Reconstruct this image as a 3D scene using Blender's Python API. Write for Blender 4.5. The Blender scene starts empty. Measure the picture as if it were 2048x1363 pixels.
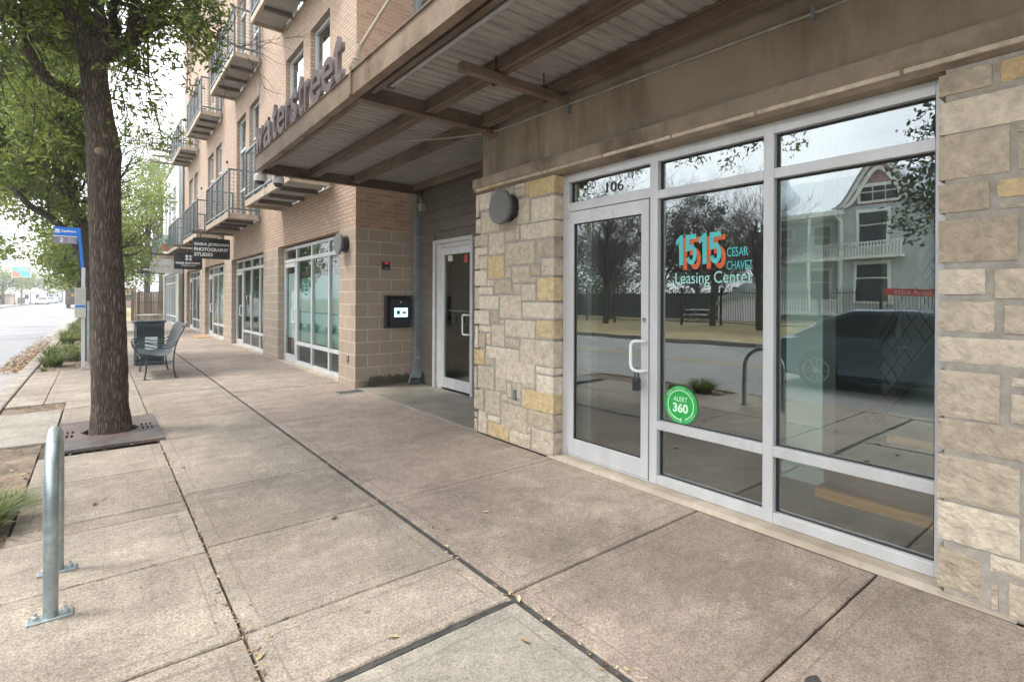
import bpy, bmesh, math, random
from mathutils import Vector, Matrix, noise
import numpy as np
R=math.radians
sc=bpy.context.scene
# ---------------- camera ----------------
cam=bpy.data.cameras.new("camera"); co=bpy.data.objects.new("camera",cam); sc.collection.objects.link(co)
cam.sensor_width=36; cam.lens=18.404; cam.shift_y=-0.04175; cam.clip_start=0.05; cam.clip_end=2000
co.matrix_world=Matrix.Translation((0,0,1.45))@Matrix.Rotation(R(-38.4),4,'Z')@Matrix.Rotation(R(90),4,'X')@Matrix.Rotation(R(0.24),4,'Z')
sc.camera=co
# ---------------- sky, sun, exposure ----------------
w=bpy.data.worlds.new("World"); sc.world=w; w.use_nodes=True
nt=w.node_tree; nt.nodes.clear()
SUN_EL,SUN_AZ=R(58),R(-62)     # azimuth from +y, negative towards the street
sky=nt.nodes.new('ShaderNodeTexSky'); sky.sky_type='NISHITA'; sky.sun_disc=False
sky.sun_elevation=SUN_EL; sky.sun_rotation=SUN_AZ; sky.dust_density=3.0; sky.air_density=1.2
tc=nt.nodes.new('ShaderNodeTexCoord'); mp=nt.nodes.new('ShaderNodeMapping'); mp.inputs['Scale'].default_value=(1,1,2.6)
nz=nt.nodes.new('ShaderNodeTexNoise'); nz.inputs['Scale'].default_value=1.7; nz.inputs['Detail'].default_value=7; nz.inputs['Roughness'].default_value=.55
cr=nt.nodes.new('ShaderNodeValToRGB'); cr.color_ramp.elements[0].position=.33; cr.color_ramp.elements[1].position=.52
cr.color_ramp.elements[0].color=(.28,.28,.28,1)
mx=nt.nodes.new('ShaderNodeMix'); mx.data_type='RGBA'
mx.inputs[7].default_value=(13.5,13.9,14.6,1)
bg=nt.nodes.new('ShaderNodeBackground'); bg.inputs['Strength'].default_value=.095
out=nt.nodes.new('ShaderNodeOutputWorld')
L=nt.links
L.new(tc.outputs['Generated'],mp.inputs[0]);L.new(mp.outputs[0],nz.inputs['Vector']);L.new(nz.outputs[0],cr.inputs[0]);L.new(cr.outputs[0],mx.inputs[0])
L.new(sky.outputs[0],mx.inputs[6]);L.new(mx.outputs[2],bg.inputs[0]);L.new(bg.outputs[0],out.inputs[0])
sl=bpy.data.lights.new("sun",'SUN'); sl.energy=1.4; sl.angle=R(12); sl.color=(1,.955,.89)
so=bpy.data.objects.new("sun",sl); sc.collection.objects.link(so)
d=Vector((math.sin(SUN_AZ)*math.cos(SUN_EL),math.cos(SUN_AZ)*math.cos(SUN_EL),math.sin(SUN_EL)))
so.rotation_euler=d.to_track_quat('Z','Y').to_euler(); so.location=(-6,6,12)
sc.view_settings.view_transform='Standard'; sc.view_settings.look='None'; sc.view_settings.gamma=1; sc.view_settings.exposure=1.5
sc.render.engine='CYCLES'
sc.cycles.max_bounces=8; sc.cycles.transparent_max_bounces=16; sc.cycles.glossy_bounces=4; sc.cycles.diffuse_bounces=4
try: sc.cycles.use_denoising=True
except Exception: pass
rnd=random.Random(7)
# ================= material helpers =================
class NT:
    def __init__(s,name):
        s.m=bpy.data.materials.new(name); s.m.use_nodes=True; s.t=s.m.node_tree; s.b=s.t.nodes['Principled BSDF']; s.o=s.t.nodes['Material Output']
    def n(s,ty,**k):
        x=s.t.nodes.new(ty)
        for a,v in k.items():
            if a.startswith('i_'):
                key=a[2:]; key=int(key) if key.isdigit() else key.replace('_',' ')
                x.inputs[key].default_value=v
            else: setattr(x,a,v)
        return x
    def l(s,a,b): s.t.links.new(a,b)
def c4(c): return (c[0],c[1],c[2],1)
def plain(name,col,rough=.5,metal=0,**k):
    q=NT(name); q.b.inputs['Base Color'].default_value=c4(col); q.b.inputs['Roughness'].default_value=rough; q.b.inputs['Metallic'].default_value=metal
    return q.m
def vec(q,mode,scale=(1,1,1)):
    if mode=='obj': src=q.n('ShaderNodeTexCoord').outputs['Object']
    else: src=q.n('ShaderNodeNewGeometry').outputs['Position']
    m=q.n('ShaderNodeMapping'); m.inputs['Scale'].default_value=scale; q.l(src,m.inputs[0]); return m.outputs[0]
def noisy(name,c1,c2,scale=3,rough=.6,bump=.1,bscale=40,metal=0,mode='pos',stretch=(1,1,1),detail=6,lo=.35,hi=.65,bdist=.004,c3=None,s3=.6,rvar=.0,st3=None):
    """two tones over noise, an optional third broad stain tone, fine bump"""
    q=NT(name); v=vec(q,mode,stretch)
    n=q.n('ShaderNodeTexNoise',i_Scale=scale,i_Detail=detail,i_Roughness=.6); q.l(v,n.inputs['Vector'])
    r=q.n('ShaderNodeMapRange'); r.inputs[1].default_value=lo; r.inputs[2].default_value=hi; q.l(n.outputs[0],r.inputs[0])
    m=q.n('ShaderNodeMix',data_type='RGBA'); m.inputs[6].default_value=c4(c1); m.inputs[7].default_value=c4(c2); q.l(r.outputs[0],m.inputs[0]); col=m.outputs[2]
    if c3:
        n3=q.n('ShaderNodeTexNoise',i_Scale=s3,i_Detail=8,i_Roughness=.65); q.l(vec(q,mode,st3) if st3 else v,n3.inputs['Vector'])
        r3=q.n('ShaderNodeMapRange'); r3.inputs[1].default_value=.48; r3.inputs[2].default_value=.68; q.l(n3.outputs[0],r3.inputs[0])
        m3=q.n('ShaderNodeMix',data_type='RGBA'); m3.inputs[7].default_value=c4(c3); q.l(col,m3.inputs[6]); q.l(r3.outputs[0],m3.inputs[0]); col=m3.outputs[2]
    q.l(col,q.b.inputs['Base Color']); q.b.inputs['Roughness'].default_value=rough; q.b.inputs['Metallic'].default_value=metal
    if rvar:
        rr=q.n('ShaderNodeMapRange'); rr.inputs[3].default_value=rough-rvar; rr.inputs[4].default_value=rough+rvar; q.l(n.outputs[0],rr.inputs[0]); q.l(rr.outputs[0],q.b.inputs['Roughness'])
    if bump:
        nb=q.n('ShaderNodeTexNoise',i_Scale=bscale,i_Detail=5); q.l(v,nb.inputs['Vector'])
        b=q.n('ShaderNodeBump',i_Strength=bump,i_Distance=bdist); q.l(nb.outputs[0],b.inputs['Height']); q.l(b.outputs[0],q.b.inputs['Normal'])
    return q.m
def wallvec(q,dz=0,du=0):
    g=q.n('ShaderNodeNewGeometry'); sp=q.n('ShaderNodeSeparateXYZ'); q.l(g.outputs['Position'],sp.inputs[0])
    sn=q.n('ShaderNodeSeparateXYZ'); q.l(g.outputs['True Normal'],sn.inputs[0])
    ab=q.n('ShaderNodeMath',operation='ABSOLUTE'); q.l(sn.outputs[0],ab.inputs[0])
    gt=q.n('ShaderNodeMath',operation='GREATER_THAN'); gt.inputs[1].default_value=.5; q.l(ab.outputs[0],gt.inputs[0])
    m=q.n('ShaderNodeMix',data_type='FLOAT'); q.l(gt.outputs[0],m.inputs[0]); q.l(sp.outputs[0],m.inputs[2]); q.l(sp.outputs[1],m.inputs[3])
    a=q.n('ShaderNodeMath',operation='ADD'); a.inputs[1].default_value=du; q.l(m.outputs[0],a.inputs[0])
    z=q.n('ShaderNodeMath',operation='ADD'); z.inputs[1].default_value=dz; q.l(sp.outputs[2],z.inputs[0])
    c=q.n('ShaderNodeCombineXYZ'); q.l(a.outputs[0],c.inputs[0]); q.l(z.outputs[0],c.inputs[1]); return c.outputs[0],g
def brick(name,ca,cb,cm,bw,rh,ms,dz=0,du=0,rough=.85,tint=(.5,.4,.3),tf=.35,bump=.5,bdist=.006,grain=60):
    q=NT(name); v,g=wallvec(q,dz,du)
    b=q.n('ShaderNodeTexBrick',offset=.5,squash=1); b.inputs['Scale'].default_value=1; b.inputs['Brick Width'].default_value=bw; b.inputs['Row Height'].default_value=rh
    b.inputs['Mortar Size'].default_value=ms; b.inputs['Mortar Smooth'].default_value=.15; b.inputs['Bias'].default_value=0
    b.inputs['Color1'].default_value=c4(ca); b.inputs['Color2'].default_value=c4(cb); b.inputs['Mortar'].default_value=c4(cm); q.l(v,b.inputs['Vector'])
    n=q.n('ShaderNodeTexNoise',i_Scale=grain,i_Detail=5); q.l(g.outputs['Position'],n.inputs['Vector'])
    n2=q.n('ShaderNodeTexNoise',i_Scale=.9,i_Detail=7,i_Roughness=.6); q.l(g.outputs['Position'],n2.inputs['Vector'])
    mr=q.n('ShaderNodeMapRange'); mr.inputs[1].default_value=.4; mr.inputs[2].default_value=.7; mr.inputs[4].default_value=tf; q.l(n2.outputs[0],mr.inputs[0])
    m=q.n('ShaderNodeMix',data_type='RGBA'); q.l(mr.outputs[0],m.inputs[0]); q.l(b.outputs[0],m.inputs[6]); m.inputs[7].default_value=c4(tint)
    m2=q.n('ShaderNodeMix',data_type='RGBA',blend_type='MULTIPLY'); m2.inputs[0].default_value=.5; q.l(m.outputs[2],m2.inputs[6]); 
    r=q.n('ShaderNodeMapRange'); r.inputs[3].default_value=.55; r.inputs[4].default_value=1.4; q.l(n.outputs[0],r.inputs[0]); q.l(r.outputs[0],m2.inputs[7])
    q.l(m2.outputs[2],q.b.inputs['Base Color']); q.b.inputs['Roughness'].default_value=rough
    h=q.n('ShaderNodeMath',operation='MULTIPLY_ADD'); h.inputs[1].default_value=-1.0; q.l(b.outputs['Fac'],h.inputs[0])
    hn=q.n('ShaderNodeMath',operation='MULTIPLY'); hn.inputs[1].default_value=.35; q.l(n.outputs[0],hn.inputs[0]); q.l(hn.outputs[0],h.inputs[2])
    bp=q.n('ShaderNodeBump',i_Strength=bump,i_Distance=bdist); q.l(h.outputs[0],bp.inputs['Height']); q.l(bp.outputs[0],q.b.inputs['Normal'])
    return q.m
def glassmat(name,tint=(.5,.62,.58),base=.3,gl=(.9,.97,.96),wave=.0006,wscale=1.2,fm=.9):
    q=NT(name); q.t.nodes.remove(q.b)
    tr=q.n('ShaderNodeBsdfTransparent'); tr.inputs[0].default_value=c4(tint)
    g=q.n('ShaderNodeBsdfGlossy',i_Roughness=.0); g.inputs[0].default_value=c4(gl)
    f=q.n('ShaderNodeFresnel',i_IOR=1.5); ma=q.n('ShaderNodeMath',operation='MULTIPLY_ADD'); ma.inputs[1].default_value=fm; ma.inputs[2].default_value=base
    ma.use_clamp=True
    mx=q.n('ShaderNodeMixShader'); q.l(f.outputs[0],ma.inputs[0]); q.l(ma.outputs[0],mx.inputs[0]); q.l(tr.outputs[0],mx.inputs[1]); q.l(g.outputs[0],mx.inputs[2]); q.l(mx.outputs[0],q.o.inputs[0])
    if wave:
        ge=q.n('ShaderNodeNewGeometry'); n=q.n('ShaderNodeTexNoise',i_Scale=wscale,i_Detail=1); q.l(ge.outputs['Position'],n.inputs['Vector'])
        b=q.n('ShaderNodeBump',i_Strength=1,i_Distance=wave); q.l(n.outputs[0],b.inputs['Height']); q.l(b.outputs[0],g.inputs['Normal'])
    return q.m
def emit(name,col,s=1):
    q=NT(name); q.b.inputs['Base Color'].default_value=c4(col); q.b.inputs['Emission Color'].default_value=c4(col); q.b.inputs['Emission Strength'].default_value=s; return q.m
def attrmat(name,cols,attr='rnd',rough=.8,bump=.4,bscale=30,bdist=.01,nscale=9,namt=.5,trans=0,c_dirt=None):
    """colour picked per piece by a stored random value, with grain on top"""
    q=NT(name); a=q.n('ShaderNodeAttribute',attribute_name=attr)
    cr=q.n('ShaderNodeValToRGB'); e=cr.color_ramp.elements
    for i,(p,c) in enumerate(cols):
        if i<2: e[i].position=p; e[i].color=c4(c)
        else: x=e.new(p); x.color=c4(c)
    q.l(a.outputs['Fac'],cr.inputs[0]); col=cr.outputs[0]
    v=vec(q,'pos')
    if namt:
        n=q.n('ShaderNodeTexNoise',i_Scale=nscale,i_Detail=8,i_Roughness=.65); q.l(v,n.inputs['Vector'])
        r=q.n('ShaderNodeMapRange'); r.inputs[1].default_value=.3; r.inputs[2].default_value=.7; r.inputs[3].default_value=1-namt*.6; r.inputs[4].default_value=1+namt*.35; q.l(n.outputs[0],r.inputs[0])
        m=q.n('ShaderNodeMix',data_type='RGBA',blend_type='MULTIPLY'); m.inputs[0].default_value=1; q.l(col,m.inputs[6]); q.l(r.outputs[0],m.inputs[7]); col=m.outputs[2]
    if c_dirt:
        n3=q.n('ShaderNodeTexNoise',i_Scale=3.5,i_Detail=10,i_Roughness=.75); q.l(v,n3.inputs['Vector'])
        r3=q.n('ShaderNodeMapRange'); r3.inputs[1].default_value=.56; r3.inputs[2].default_value=.72; r3.inputs[4].default_value=.7; q.l(n3.outputs[0],r3.inputs[0])
        m3=q.n('ShaderNodeMix',data_type='RGBA'); m3.inputs[7].default_value=c4(c_dirt); q.l(col,m3.inputs[6]); q.l(r3.outputs[0],m3.inputs[0]); col=m3.outputs[2]
    q.l(col,q.b.inputs['Base Color']); q.b.inputs['Roughness'].default_value=rough
    if bump:
        nb=q.n('ShaderNodeTexNoise',i_Scale=bscale,i_Detail=6,i_Roughness=.6); q.l(v,nb.inputs['Vector'])
        b=q.n('ShaderNodeBump',i_Strength=bump,i_Distance=bdist); q.l(nb.outputs[0],b.inputs['Height']); q.l(b.outputs[0],q.b.inputs['Normal'])
    if trans:
        t=q.n('ShaderNodeBsdfTranslucent'); q.l(col,t.inputs[0]); mx=q.n('ShaderNodeMixShader',i_0=trans); q.l(q.b.outputs[0],mx.inputs[1]); q.l(t.outputs[0],mx.inputs[2]); q.l(mx.outputs[0],q.o.inputs[0])
    return q.m
# ================= mesh helpers =================
class MB:
    def __init__(s): s.v=[]; s.f=[]; s.m=[]; s.r=[]
    def add(s,vs,fs,mi=0,r=0.):
        o=len(s.v); s.v+=[tuple(x) for x in vs]
        for f in fs: s.f.append([o+i for i in f]); s.m.append(mi); s.r.append(r)
        return s
    def box(s,x0,x1,y0,y1,z0,z1,mi=0,r=0.):
        return s.add([(x0,y0,z0),(x1,y0,z0),(x1,y1,z0),(x0,y1,z0),(x0,y0,z1),(x1,y0,z1),(x1,y1,z1),(x0,y1,z1)],[(3,2,1,0),(4,5,6,7),(0,1,5,4),(1,2,6,5),(2,3,7,6),(3,0,4,7)],mi,r)
    def obox(s,M,sx,sy,sz,mi=0,r=0.):
        vs=[M@Vector((x*sx/2,y*sy/2,z*sz/2)) for z in (-1,1) for x,y in ((-1,-1),(1,-1),(1,1),(-1,1))]
        return s.add(vs,[(3,2,1,0),(4,5,6,7),(0,1,5,4),(1,2,6,5),(2,3,7,6),(3,0,4,7)],mi,r)
    def bar(s,a,b,w,h,mi=0,up=(0,0,1),r=0.):
        a=Vector(a);b=Vector(b);d=(b-a);l=d.length;d.normalize();u=Vector(up)
        if abs(d.dot(u))>.98: u=Vector((1,0,0))
        sd=d.cross(u).normalized(); u=sd.cross(d)
        M=Matrix((sd,d,u)).transposed().to_4x4(); M.translation=(a+b)/2
        return s.obox(M,w,l,h,mi,r)
    def quad(s,a,b,c,d,mi=0,r=0.): return s.add([a,b,c,d],[(0,1,2,3)],mi,r)
    def prism(s,poly,axis,a,b,mi=0,r=0.):
        """poly: 2D points in the plane across axis, extruded from a to b"""
        def P(p,t): return {'x':(t,p[0],p[1]),'y':(p[0],t,p[1]),'z':(p[0],p[1],t)}[axis]
        n=len(poly); vs=[P(p,a) for p in poly]+[P(p,b) for p in poly]
        fs=[list(range(n))[::-1],list(range(n,2*n))]+[(i,(i+1)%n,n+(i+1)%n,n+i) for i in range(n)]
        return s.add(vs,fs,mi,r)
    def tube(s,pts,rad,seg=8,mi=0,cap=True,r=0.,wob=None):
        pts=[Vector(p) for p in pts]; n=len(pts)
        if not hasattr(rad,'__len__'): rad=[rad]*n
        t0=(pts[1]-pts[0]).normalized(); u=Vector((1,0,0)) if abs(t0.x)<.9 else Vector((0,1,0)); u=(u-t0*u.dot(t0)).normalized()
        vs=[]
        for i,p in enumerate(pts):
            t=(pts[min(i+1,n-1)]-pts[max(i-1,0)]).normalized(); u=(u-t*u.dot(t)).normalized(); w=t.cross(u)
            for k in range(seg):
                a=2*math.pi*k/seg; rr=rad[i]
                if wob: rr*=wob(k/seg,p,i)
                vs.append(p+(u*math.cos(a)+w*math.sin(a))*rr)
        fs=[(i*seg+k,i*seg+(k+1)%seg,(i+1)*seg+(k+1)%seg,(i+1)*seg+k) for i in range(n-1) for k in range(seg)]
        if cap: fs+=[list(range(seg))[::-1],list(range((n-1)*seg,n*seg))]
        return s.add(vs,fs,mi,r)
    def lathe(s,prof,c,seg=24,mi=0,axis='z'):
        vs=[]
        for (rr,h) in prof:
            for k in range(seg):
                a=2*math.pi*k/seg; x,y=rr*math.cos(a),rr*math.sin(a)
                p={'z':(x,y,h),'x':(h,x,y),'y':(y,h,x)}[axis]; vs.append((c[0]+p[0],c[1]+p[1],c[2]+p[2]))
        n=len(prof); fs=[(i*seg+k,i*seg+(k+1)%seg,(i+1)*seg+(k+1)%seg,(i+1)*seg+k) for i in range(n-1) for k in range(seg)]
        fs+=[list(range(seg))[::-1],list(range((n-1)*seg,n*seg))]
        return s.add(vs,fs,mi)
    def build(s,name,mats,parent=None,smooth=False,bevel=0,bseg=2,auto=None):
        me=bpy.data.meshes.new(name); me.from_pydata(s.v,[],s.f)
        if not isinstance(mats,(list,tuple)): mats=[mats]
        for m in mats: me.materials.append(m)
        me.polygons.foreach_set('material_index',s.m)
        a=me.attributes.new('rnd','FLOAT','FACE'); a.data.foreach_set('value',s.r)
        if smooth: me.polygons.foreach_set('use_smooth',[True]*len(me.polygons))
        me.update()
        if smooth and auto: 
            try: me.set_sharp_from_angle(angle=R(auto))
            except Exception: pass
        o=bpy.data.objects.new(name,me); sc.collection.objects.link(o)
        if parent is not None: attach(o,parent)
        if bevel:
            b=o.modifiers.new('bevel','BEVEL'); b.width=bevel; b.segments=bseg; b.limit_method='ANGLE'; b.angle_limit=R(35)
        return o
def wpos(o):
    return Vector(o.location) if o.parent is None else Vector((0,0,0))
def attach(o,parent):
    # things are empties (translation only): shift so that world coordinates in the mesh stay true
    o.parent=parent; o.matrix_parent_inverse=Matrix.Translation(-wpos(parent))
def tag(o,label=None,cat=None,group=None,kind=None):
    if label: o['label']=label
    if cat: o['category']=cat
    if group: o['group']=group
    if kind: o['kind']=kind
    return o
def thing(name,label,cat,loc=(0,0,0),group=None):
    o=bpy.data.objects.new(name,None); sc.collection.objects.link(o); o.location=loc; o.empty_display_size=.2
    return tag(o,label,cat,group)
def struct(o): o['kind']='structure'; return o
def copytree(o,off,parent=None):
    c=o.copy(); sc.collection.objects.link(c)
    if parent is None: c.location=Vector(o.location)+Vector(off)
    else: c.parent=parent; c.matrix_parent_inverse=o.matrix_parent_inverse.copy()
    for ch in [x for x in sc.collection.objects if x.parent==o]: copytree(ch,off,c)
    return c
def text(s,size,M,mat,name,parent=None,depth=.002,off=0.,align='LEFT',sx=1.,fit=None,sub=None,space=1.):
    cu=bpy.data.curves.new(name,'FONT'); cu.body=s; cu.size=size; cu.extrude=depth; cu.offset=off; cu.align_x=align; cu.space_character=space; cu.resolution_u=4
    t=bpy.data.objects.new('tmp',cu); sc.collection.objects.link(t); dg=bpy.context.evaluated_depsgraph_get(); dg.update()
    me=bpy.data.meshes.new_from_object(t.evaluated_get(dg)); bpy.data.objects.remove(t,do_unlink=True)
    xs=[v.co.x for v in me.vertices]; ys=[v.co.y for v in me.vertices]
    if fit:   # fit=(w,h): bounding box in the local plane, origin at lower left
        w0,h0=max(xs)-min(xs),max(ys)-min(ys)
        me.transform(Matrix.Diagonal((fit[0]/w0,(fit[1]/h0) if fit[1] else fit[0]/w0,1,1))@Matrix.Translation((-min(xs),-min(ys),0)))
    elif sx!=1: me.transform(Matrix.Diagonal((sx,1,1,1)))
    me.transform(M); me.materials.clear(); me.materials.append(mat)
    o=bpy.data.objects.new(name,me); sc.collection.objects.link(o)
    if parent is not None: attach(o,parent)
    return o
def MW(x,y,z):  # lettering on a wall that faces the street (-x)
    return Matrix(((0,0,-1,x),(-1,0,0,y),(0,1,0,z),(0,0,0,1)))
def MS(x,y,z):  # lettering that faces -y
    return Matrix(((1,0,0,x),(0,0,-1,y),(0,1,0,z),(0,0,0,1)))
def joinobj(objs,name,parent=None):
    """merge static mesh data of several fresh objects into one part"""
    bm=bmesh.new(); mats=[]
    for o in objs:
        base=len(mats); tmp=bmesh.new(); tmp.from_mesh(o.data)
        for f in tmp.faces: f.material_index+=base
        mats+=list(o.data.materials); me=bpy.data.meshes.new('t'); tmp.to_mesh(me); tmp.free(); bm.from_mesh(me); bpy.data.meshes.remove(me)
    me=bpy.data.meshes.new(name); bm.to_mesh(me); bm.free()
    for m in mats: me.materials.append(m)
    for o in objs: bpy.data.objects.remove(o,do_unlink=True)
    o=bpy.data.objects.new(name,me); sc.collection.objects.link(o)
    if parent is not None: attach(o,parent)
    return o
# ================= materials =================
def barkmat(name,dark,light,moss):
    q=NT(name); v=vec(q,'pos',(1,1,.13)); vo=q.n('ShaderNodeTexVoronoi',feature='DISTANCE_TO_EDGE',i_Scale=52); 
    nw=q.n('ShaderNodeTexNoise',i_Scale=18,i_Detail=6); q.l(v,nw.inputs['Vector']); ad=q.n('ShaderNodeMix',data_type='VECTOR'); ad.inputs[0].default_value=.07; q.l(v,ad.inputs[4]); q.l(nw.outputs['Color'],ad.inputs[5]); q.l(ad.outputs[1],vo.inputs['Vector'])
    r=q.n('ShaderNodeMapRange'); r.inputs[1].default_value=0; r.inputs[2].default_value=.42; q.l(vo.outputs['Distance'],r.inputs[0])
    n2=q.n('ShaderNodeTexNoise',i_Scale=60,i_Detail=8,i_Roughness=.7); q.l(vec(q,'pos',(1,1,.45)),n2.inputs['Vector'])
    h=q.n('ShaderNodeMath',operation='MULTIPLY'); q.l(r.outputs[0],h.inputs[0]); q.l(n2.outputs[0],h.inputs[1])
    m=q.n('ShaderNodeMix',data_type='RGBA'); m.inputs[6].default_value=c4(dark); m.inputs[7].default_value=c4(light); r2=q.n('ShaderNodeMapRange'); r2.inputs[1].default_value=.05; r2.inputs[2].default_value=.6; q.l(h.outputs[0],r2.inputs[0]); q.l(r2.outputs[0],m.inputs[0])
    n3=q.n('ShaderNodeTexNoise',i_Scale=2.2,i_Detail=9,i_Roughness=.7); q.l(vec(q,'pos'),n3.inputs['Vector']); r3=q.n('ShaderNodeMapRange'); r3.inputs[1].default_value=.50; r3.inputs[2].default_value=.68; r3.inputs[4].default_value=.6; q.l(n3.outputs[0],r3.inputs[0])
    m3=q.n('ShaderNodeMix',data_type='RGBA',blend_type='MIX'); m3.inputs[7].default_value=c4(moss); mu=q.n('ShaderNodeMath',operation='MULTIPLY'); q.l(r3.outputs[0],mu.inputs[0]); q.l(r2.outputs[0],mu.inputs[1]); q.l(mu.outputs[0],m3.inputs[0]); q.l(m.outputs[2],m3.inputs[6]); q.l(m3.outputs[2],q.b.inputs['Base Color']); q.b.inputs['Roughness'].default_value=.95
    b=q.n('ShaderNodeBump',i_Strength=1,i_Distance=.03); q.l(h.outputs[0],b.inputs['Height']); q.l(b.outputs[0],q.b.inputs['Normal']); return q.m

def concrete(name,cols,spec=.5,pit=1.,band=True):
    """broom-finished concrete: per-slab tone, stains, aggregate grain, a smoother tooled band along each slab edge"""
    q=NT(name); a=q.n('ShaderNodeAttribute',attribute_name='rnd'); cr=q.n('ShaderNodeValToRGB'); e=cr.color_ramp.elements
    e[0].color=c4(cols[0]); e[1].color=c4(cols[1]); q.l(a.outputs['Fac'],cr.inputs[0]); col=cr.outputs[0]; v=vec(q,'pos')
    def mul(col,scale,lo,hi,a0,a1,detail=6,rough=.6,vv=v):
        n=q.n('ShaderNodeTexNoise',i_Scale=scale,i_Detail=detail,i_Roughness=rough); q.l(vv,n.inputs['Vector'])
        r=q.n('ShaderNodeMapRange'); r.inputs[1].default_value=lo; r.inputs[2].default_value=hi; r.inputs[3].default_value=a0; r.inputs[4].default_value=a1; q.l(n.outputs[0],r.inputs[0])
        m=q.n('ShaderNodeMix',data_type='RGBA',blend_type='MULTIPLY'); m.inputs[0].default_value=1; q.l(col,m.inputs[6]); q.l(r.outputs[0],m.inputs[7]); return m.outputs[2],n
    col,_=mul(col,.55,.35,.65,.84,1.12)
    col,n2=mul(col,3.2,.3,.7,.72,1.24,12,.8)
    col,_q=mul(col,17,.32,.68,.80,1.16,9,.8)
    col,n3=mul(col,110,.3,.7,1-.5*pit,1+.42*pit,4,.7)
    col,n4=mul(col,38,.34,.5,.68,1.05,7,.75)
    # exposed-aggregate patches and pale scuffs come and go over half a metre
    n7=q.n('ShaderNodeTexNoise',i_Scale=2.1,i_Detail=9,i_Roughness=.72); q.l(v,n7.inputs['Vector'])
    r7=q.n('ShaderNodeMapRange'); r7.inputs[1].default_value=.5; r7.inputs[2].default_value=.66; q.l(n7.outputs[0],r7.inputs[0])
    n8=q.n('ShaderNodeTexNoise',i_Scale=75,i_Detail=4,i_Roughness=.8); q.l(v,n8.inputs['Vector'])
    r8=q.n('ShaderNodeMapRange'); r8.inputs[1].default_value=.46; r8.inputs[2].default_value=.62; q.l(n8.outputs[0],r8.inputs[0])
    m78=q.n('ShaderNodeMath',operation='MULTIPLY'); q.l(r7.outputs[0],m78.inputs[0]); q.l(r8.outputs[0],m78.inputs[1])
    m7=q.n('ShaderNodeMix',data_type='RGBA'); m7.inputs[7].default_value=c4([min(1,x*1.75) for x in cols[1]]); q.l(m78.outputs[0],m7.inputs[0]); q.l(col,m7.inputs[6]); col=m7.outputs[2]
    # fine dark specks
    v2=q.n('ShaderNodeTexVoronoi',i_Scale=9.5); q.l(v,v2.inputs['Vector']); w2=q.n('ShaderNodeMath',operation='LESS_THAN'); w2.inputs[1].default_value=.055; q.l(v2.outputs['Distance'],w2.inputs[0])
    w3=q.n('ShaderNodeMath',operation='MULTIPLY'); w3.inputs[1].default_value=.5; q.l(w2.outputs[0],w3.inputs[0]); mw=q.n('ShaderNodeMix',data_type='RGBA'); mw.inputs[7].default_value=(.07,.055,.045,1); q.l(w3.outputs[0],mw.inputs[0]); q.l(col,mw.inputs[6]); col=mw.outputs[2]
    # smeared stains
    n9=q.n('ShaderNodeTexNoise',i_Scale=1,i_Detail=7,i_Roughness=.7,i_Distortion=.6); q.l(vec(q,'pos',(1.5,3.6,1)),n9.inputs['Vector'])
    r9=q.n('ShaderNodeMapRange'); r9.inputs[1].default_value=.56; r9.inputs[2].default_value=.70; r9.inputs[4].default_value=.55; q.l(n9.outputs[0],r9.inputs[0])
    m9=q.n('ShaderNodeMix',data_type='RGBA'); m9.inputs[7].default_value=c4([x*.42 for x in cols[0]]); q.l(r9.outputs[0],m9.inputs[0]); q.l(col,m9.inputs[6]); col=m9.outputs[2]
    # dark spots (gum, drips)
    vo=q.n('ShaderNodeTexVoronoi',i_Scale=2.7); vo.inputs['Randomness'].default_value=1; q.l(v,vo.inputs['Vector'])
    wn=q.n('ShaderNodeMath',operation='LESS_THAN'); wn.inputs[1].default_value=.045; q.l(vo.outputs['Distance'],wn.inputs[0])
    mm=q.n('ShaderNodeMath',operation='MULTIPLY'); mm.inputs[1].default_value=.55; q.l(wn.outputs[0],mm.inputs[0])
    m=q.n('ShaderNodeMix',data_type='RGBA'); m.inputs[7].default_value=(.06,.05,.045,1); q.l(mm.outputs[0],m.inputs[0]); q.l(col,m.inputs[6]); col=m.outputs[2]
    # broad grime blots with ragged outline
    n6=q.n('ShaderNodeTexNoise',i_Scale=1.5,i_Detail=12,i_Roughness=.78); q.l(v,n6.inputs['Vector'])
    r6=q.n('ShaderNodeMapRange'); r6.inputs[1].default_value=.55; r6.inputs[2].default_value=.72; r6.inputs[4].default_value=.5; q.l(n6.outputs[0],r6.inputs[0])
    m6=q.n('ShaderNodeMix',data_type='RGBA'); m6.inputs[7].default_value=c4([x*.5 for x in cols[0]]); q.l(r6.outputs[0],m6.inputs[0]); q.l(col,m6.inputs[6]); col=m6.outputs[2]
    if band:
        u=q.n('ShaderNodeAttribute',attribute_name='edge')
        b1=q.n('ShaderNodeMapRange'); b1.inputs[1].default_value=.070; b1.inputs[2].default_value=.078; q.l(u.outputs['Fac'],b1.inputs[0])
        b2=q.n('ShaderNodeMapRange'); b2.inputs[1].default_value=.078; b2.inputs[2].default_value=.086; b2.inputs[3].default_value=1; b2.inputs[4].default_value=0; q.l(u.outputs['Fac'],b2.inputs[0])
        bb=q.n('ShaderNodeMath',operation='MULTIPLY'); q.l(b1.outputs[0],bb.inputs[0]); q.l(b2.outputs[0],bb.inputs[1])
        bk=q.n('ShaderNodeMath',operation='MULTIPLY'); q.l(bb.outputs[0],bk.inputs[0]); q.l(n2.outputs[0],bk.inputs[1])
        m=q.n('ShaderNodeMix',data_type='RGBA'); m.inputs[7].default_value=c4([x*.45 for x in cols[0]]); q.l(bk.outputs[0],m.inputs[0]); q.l(col,m.inputs[6]); col=m.outputs[2]
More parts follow.
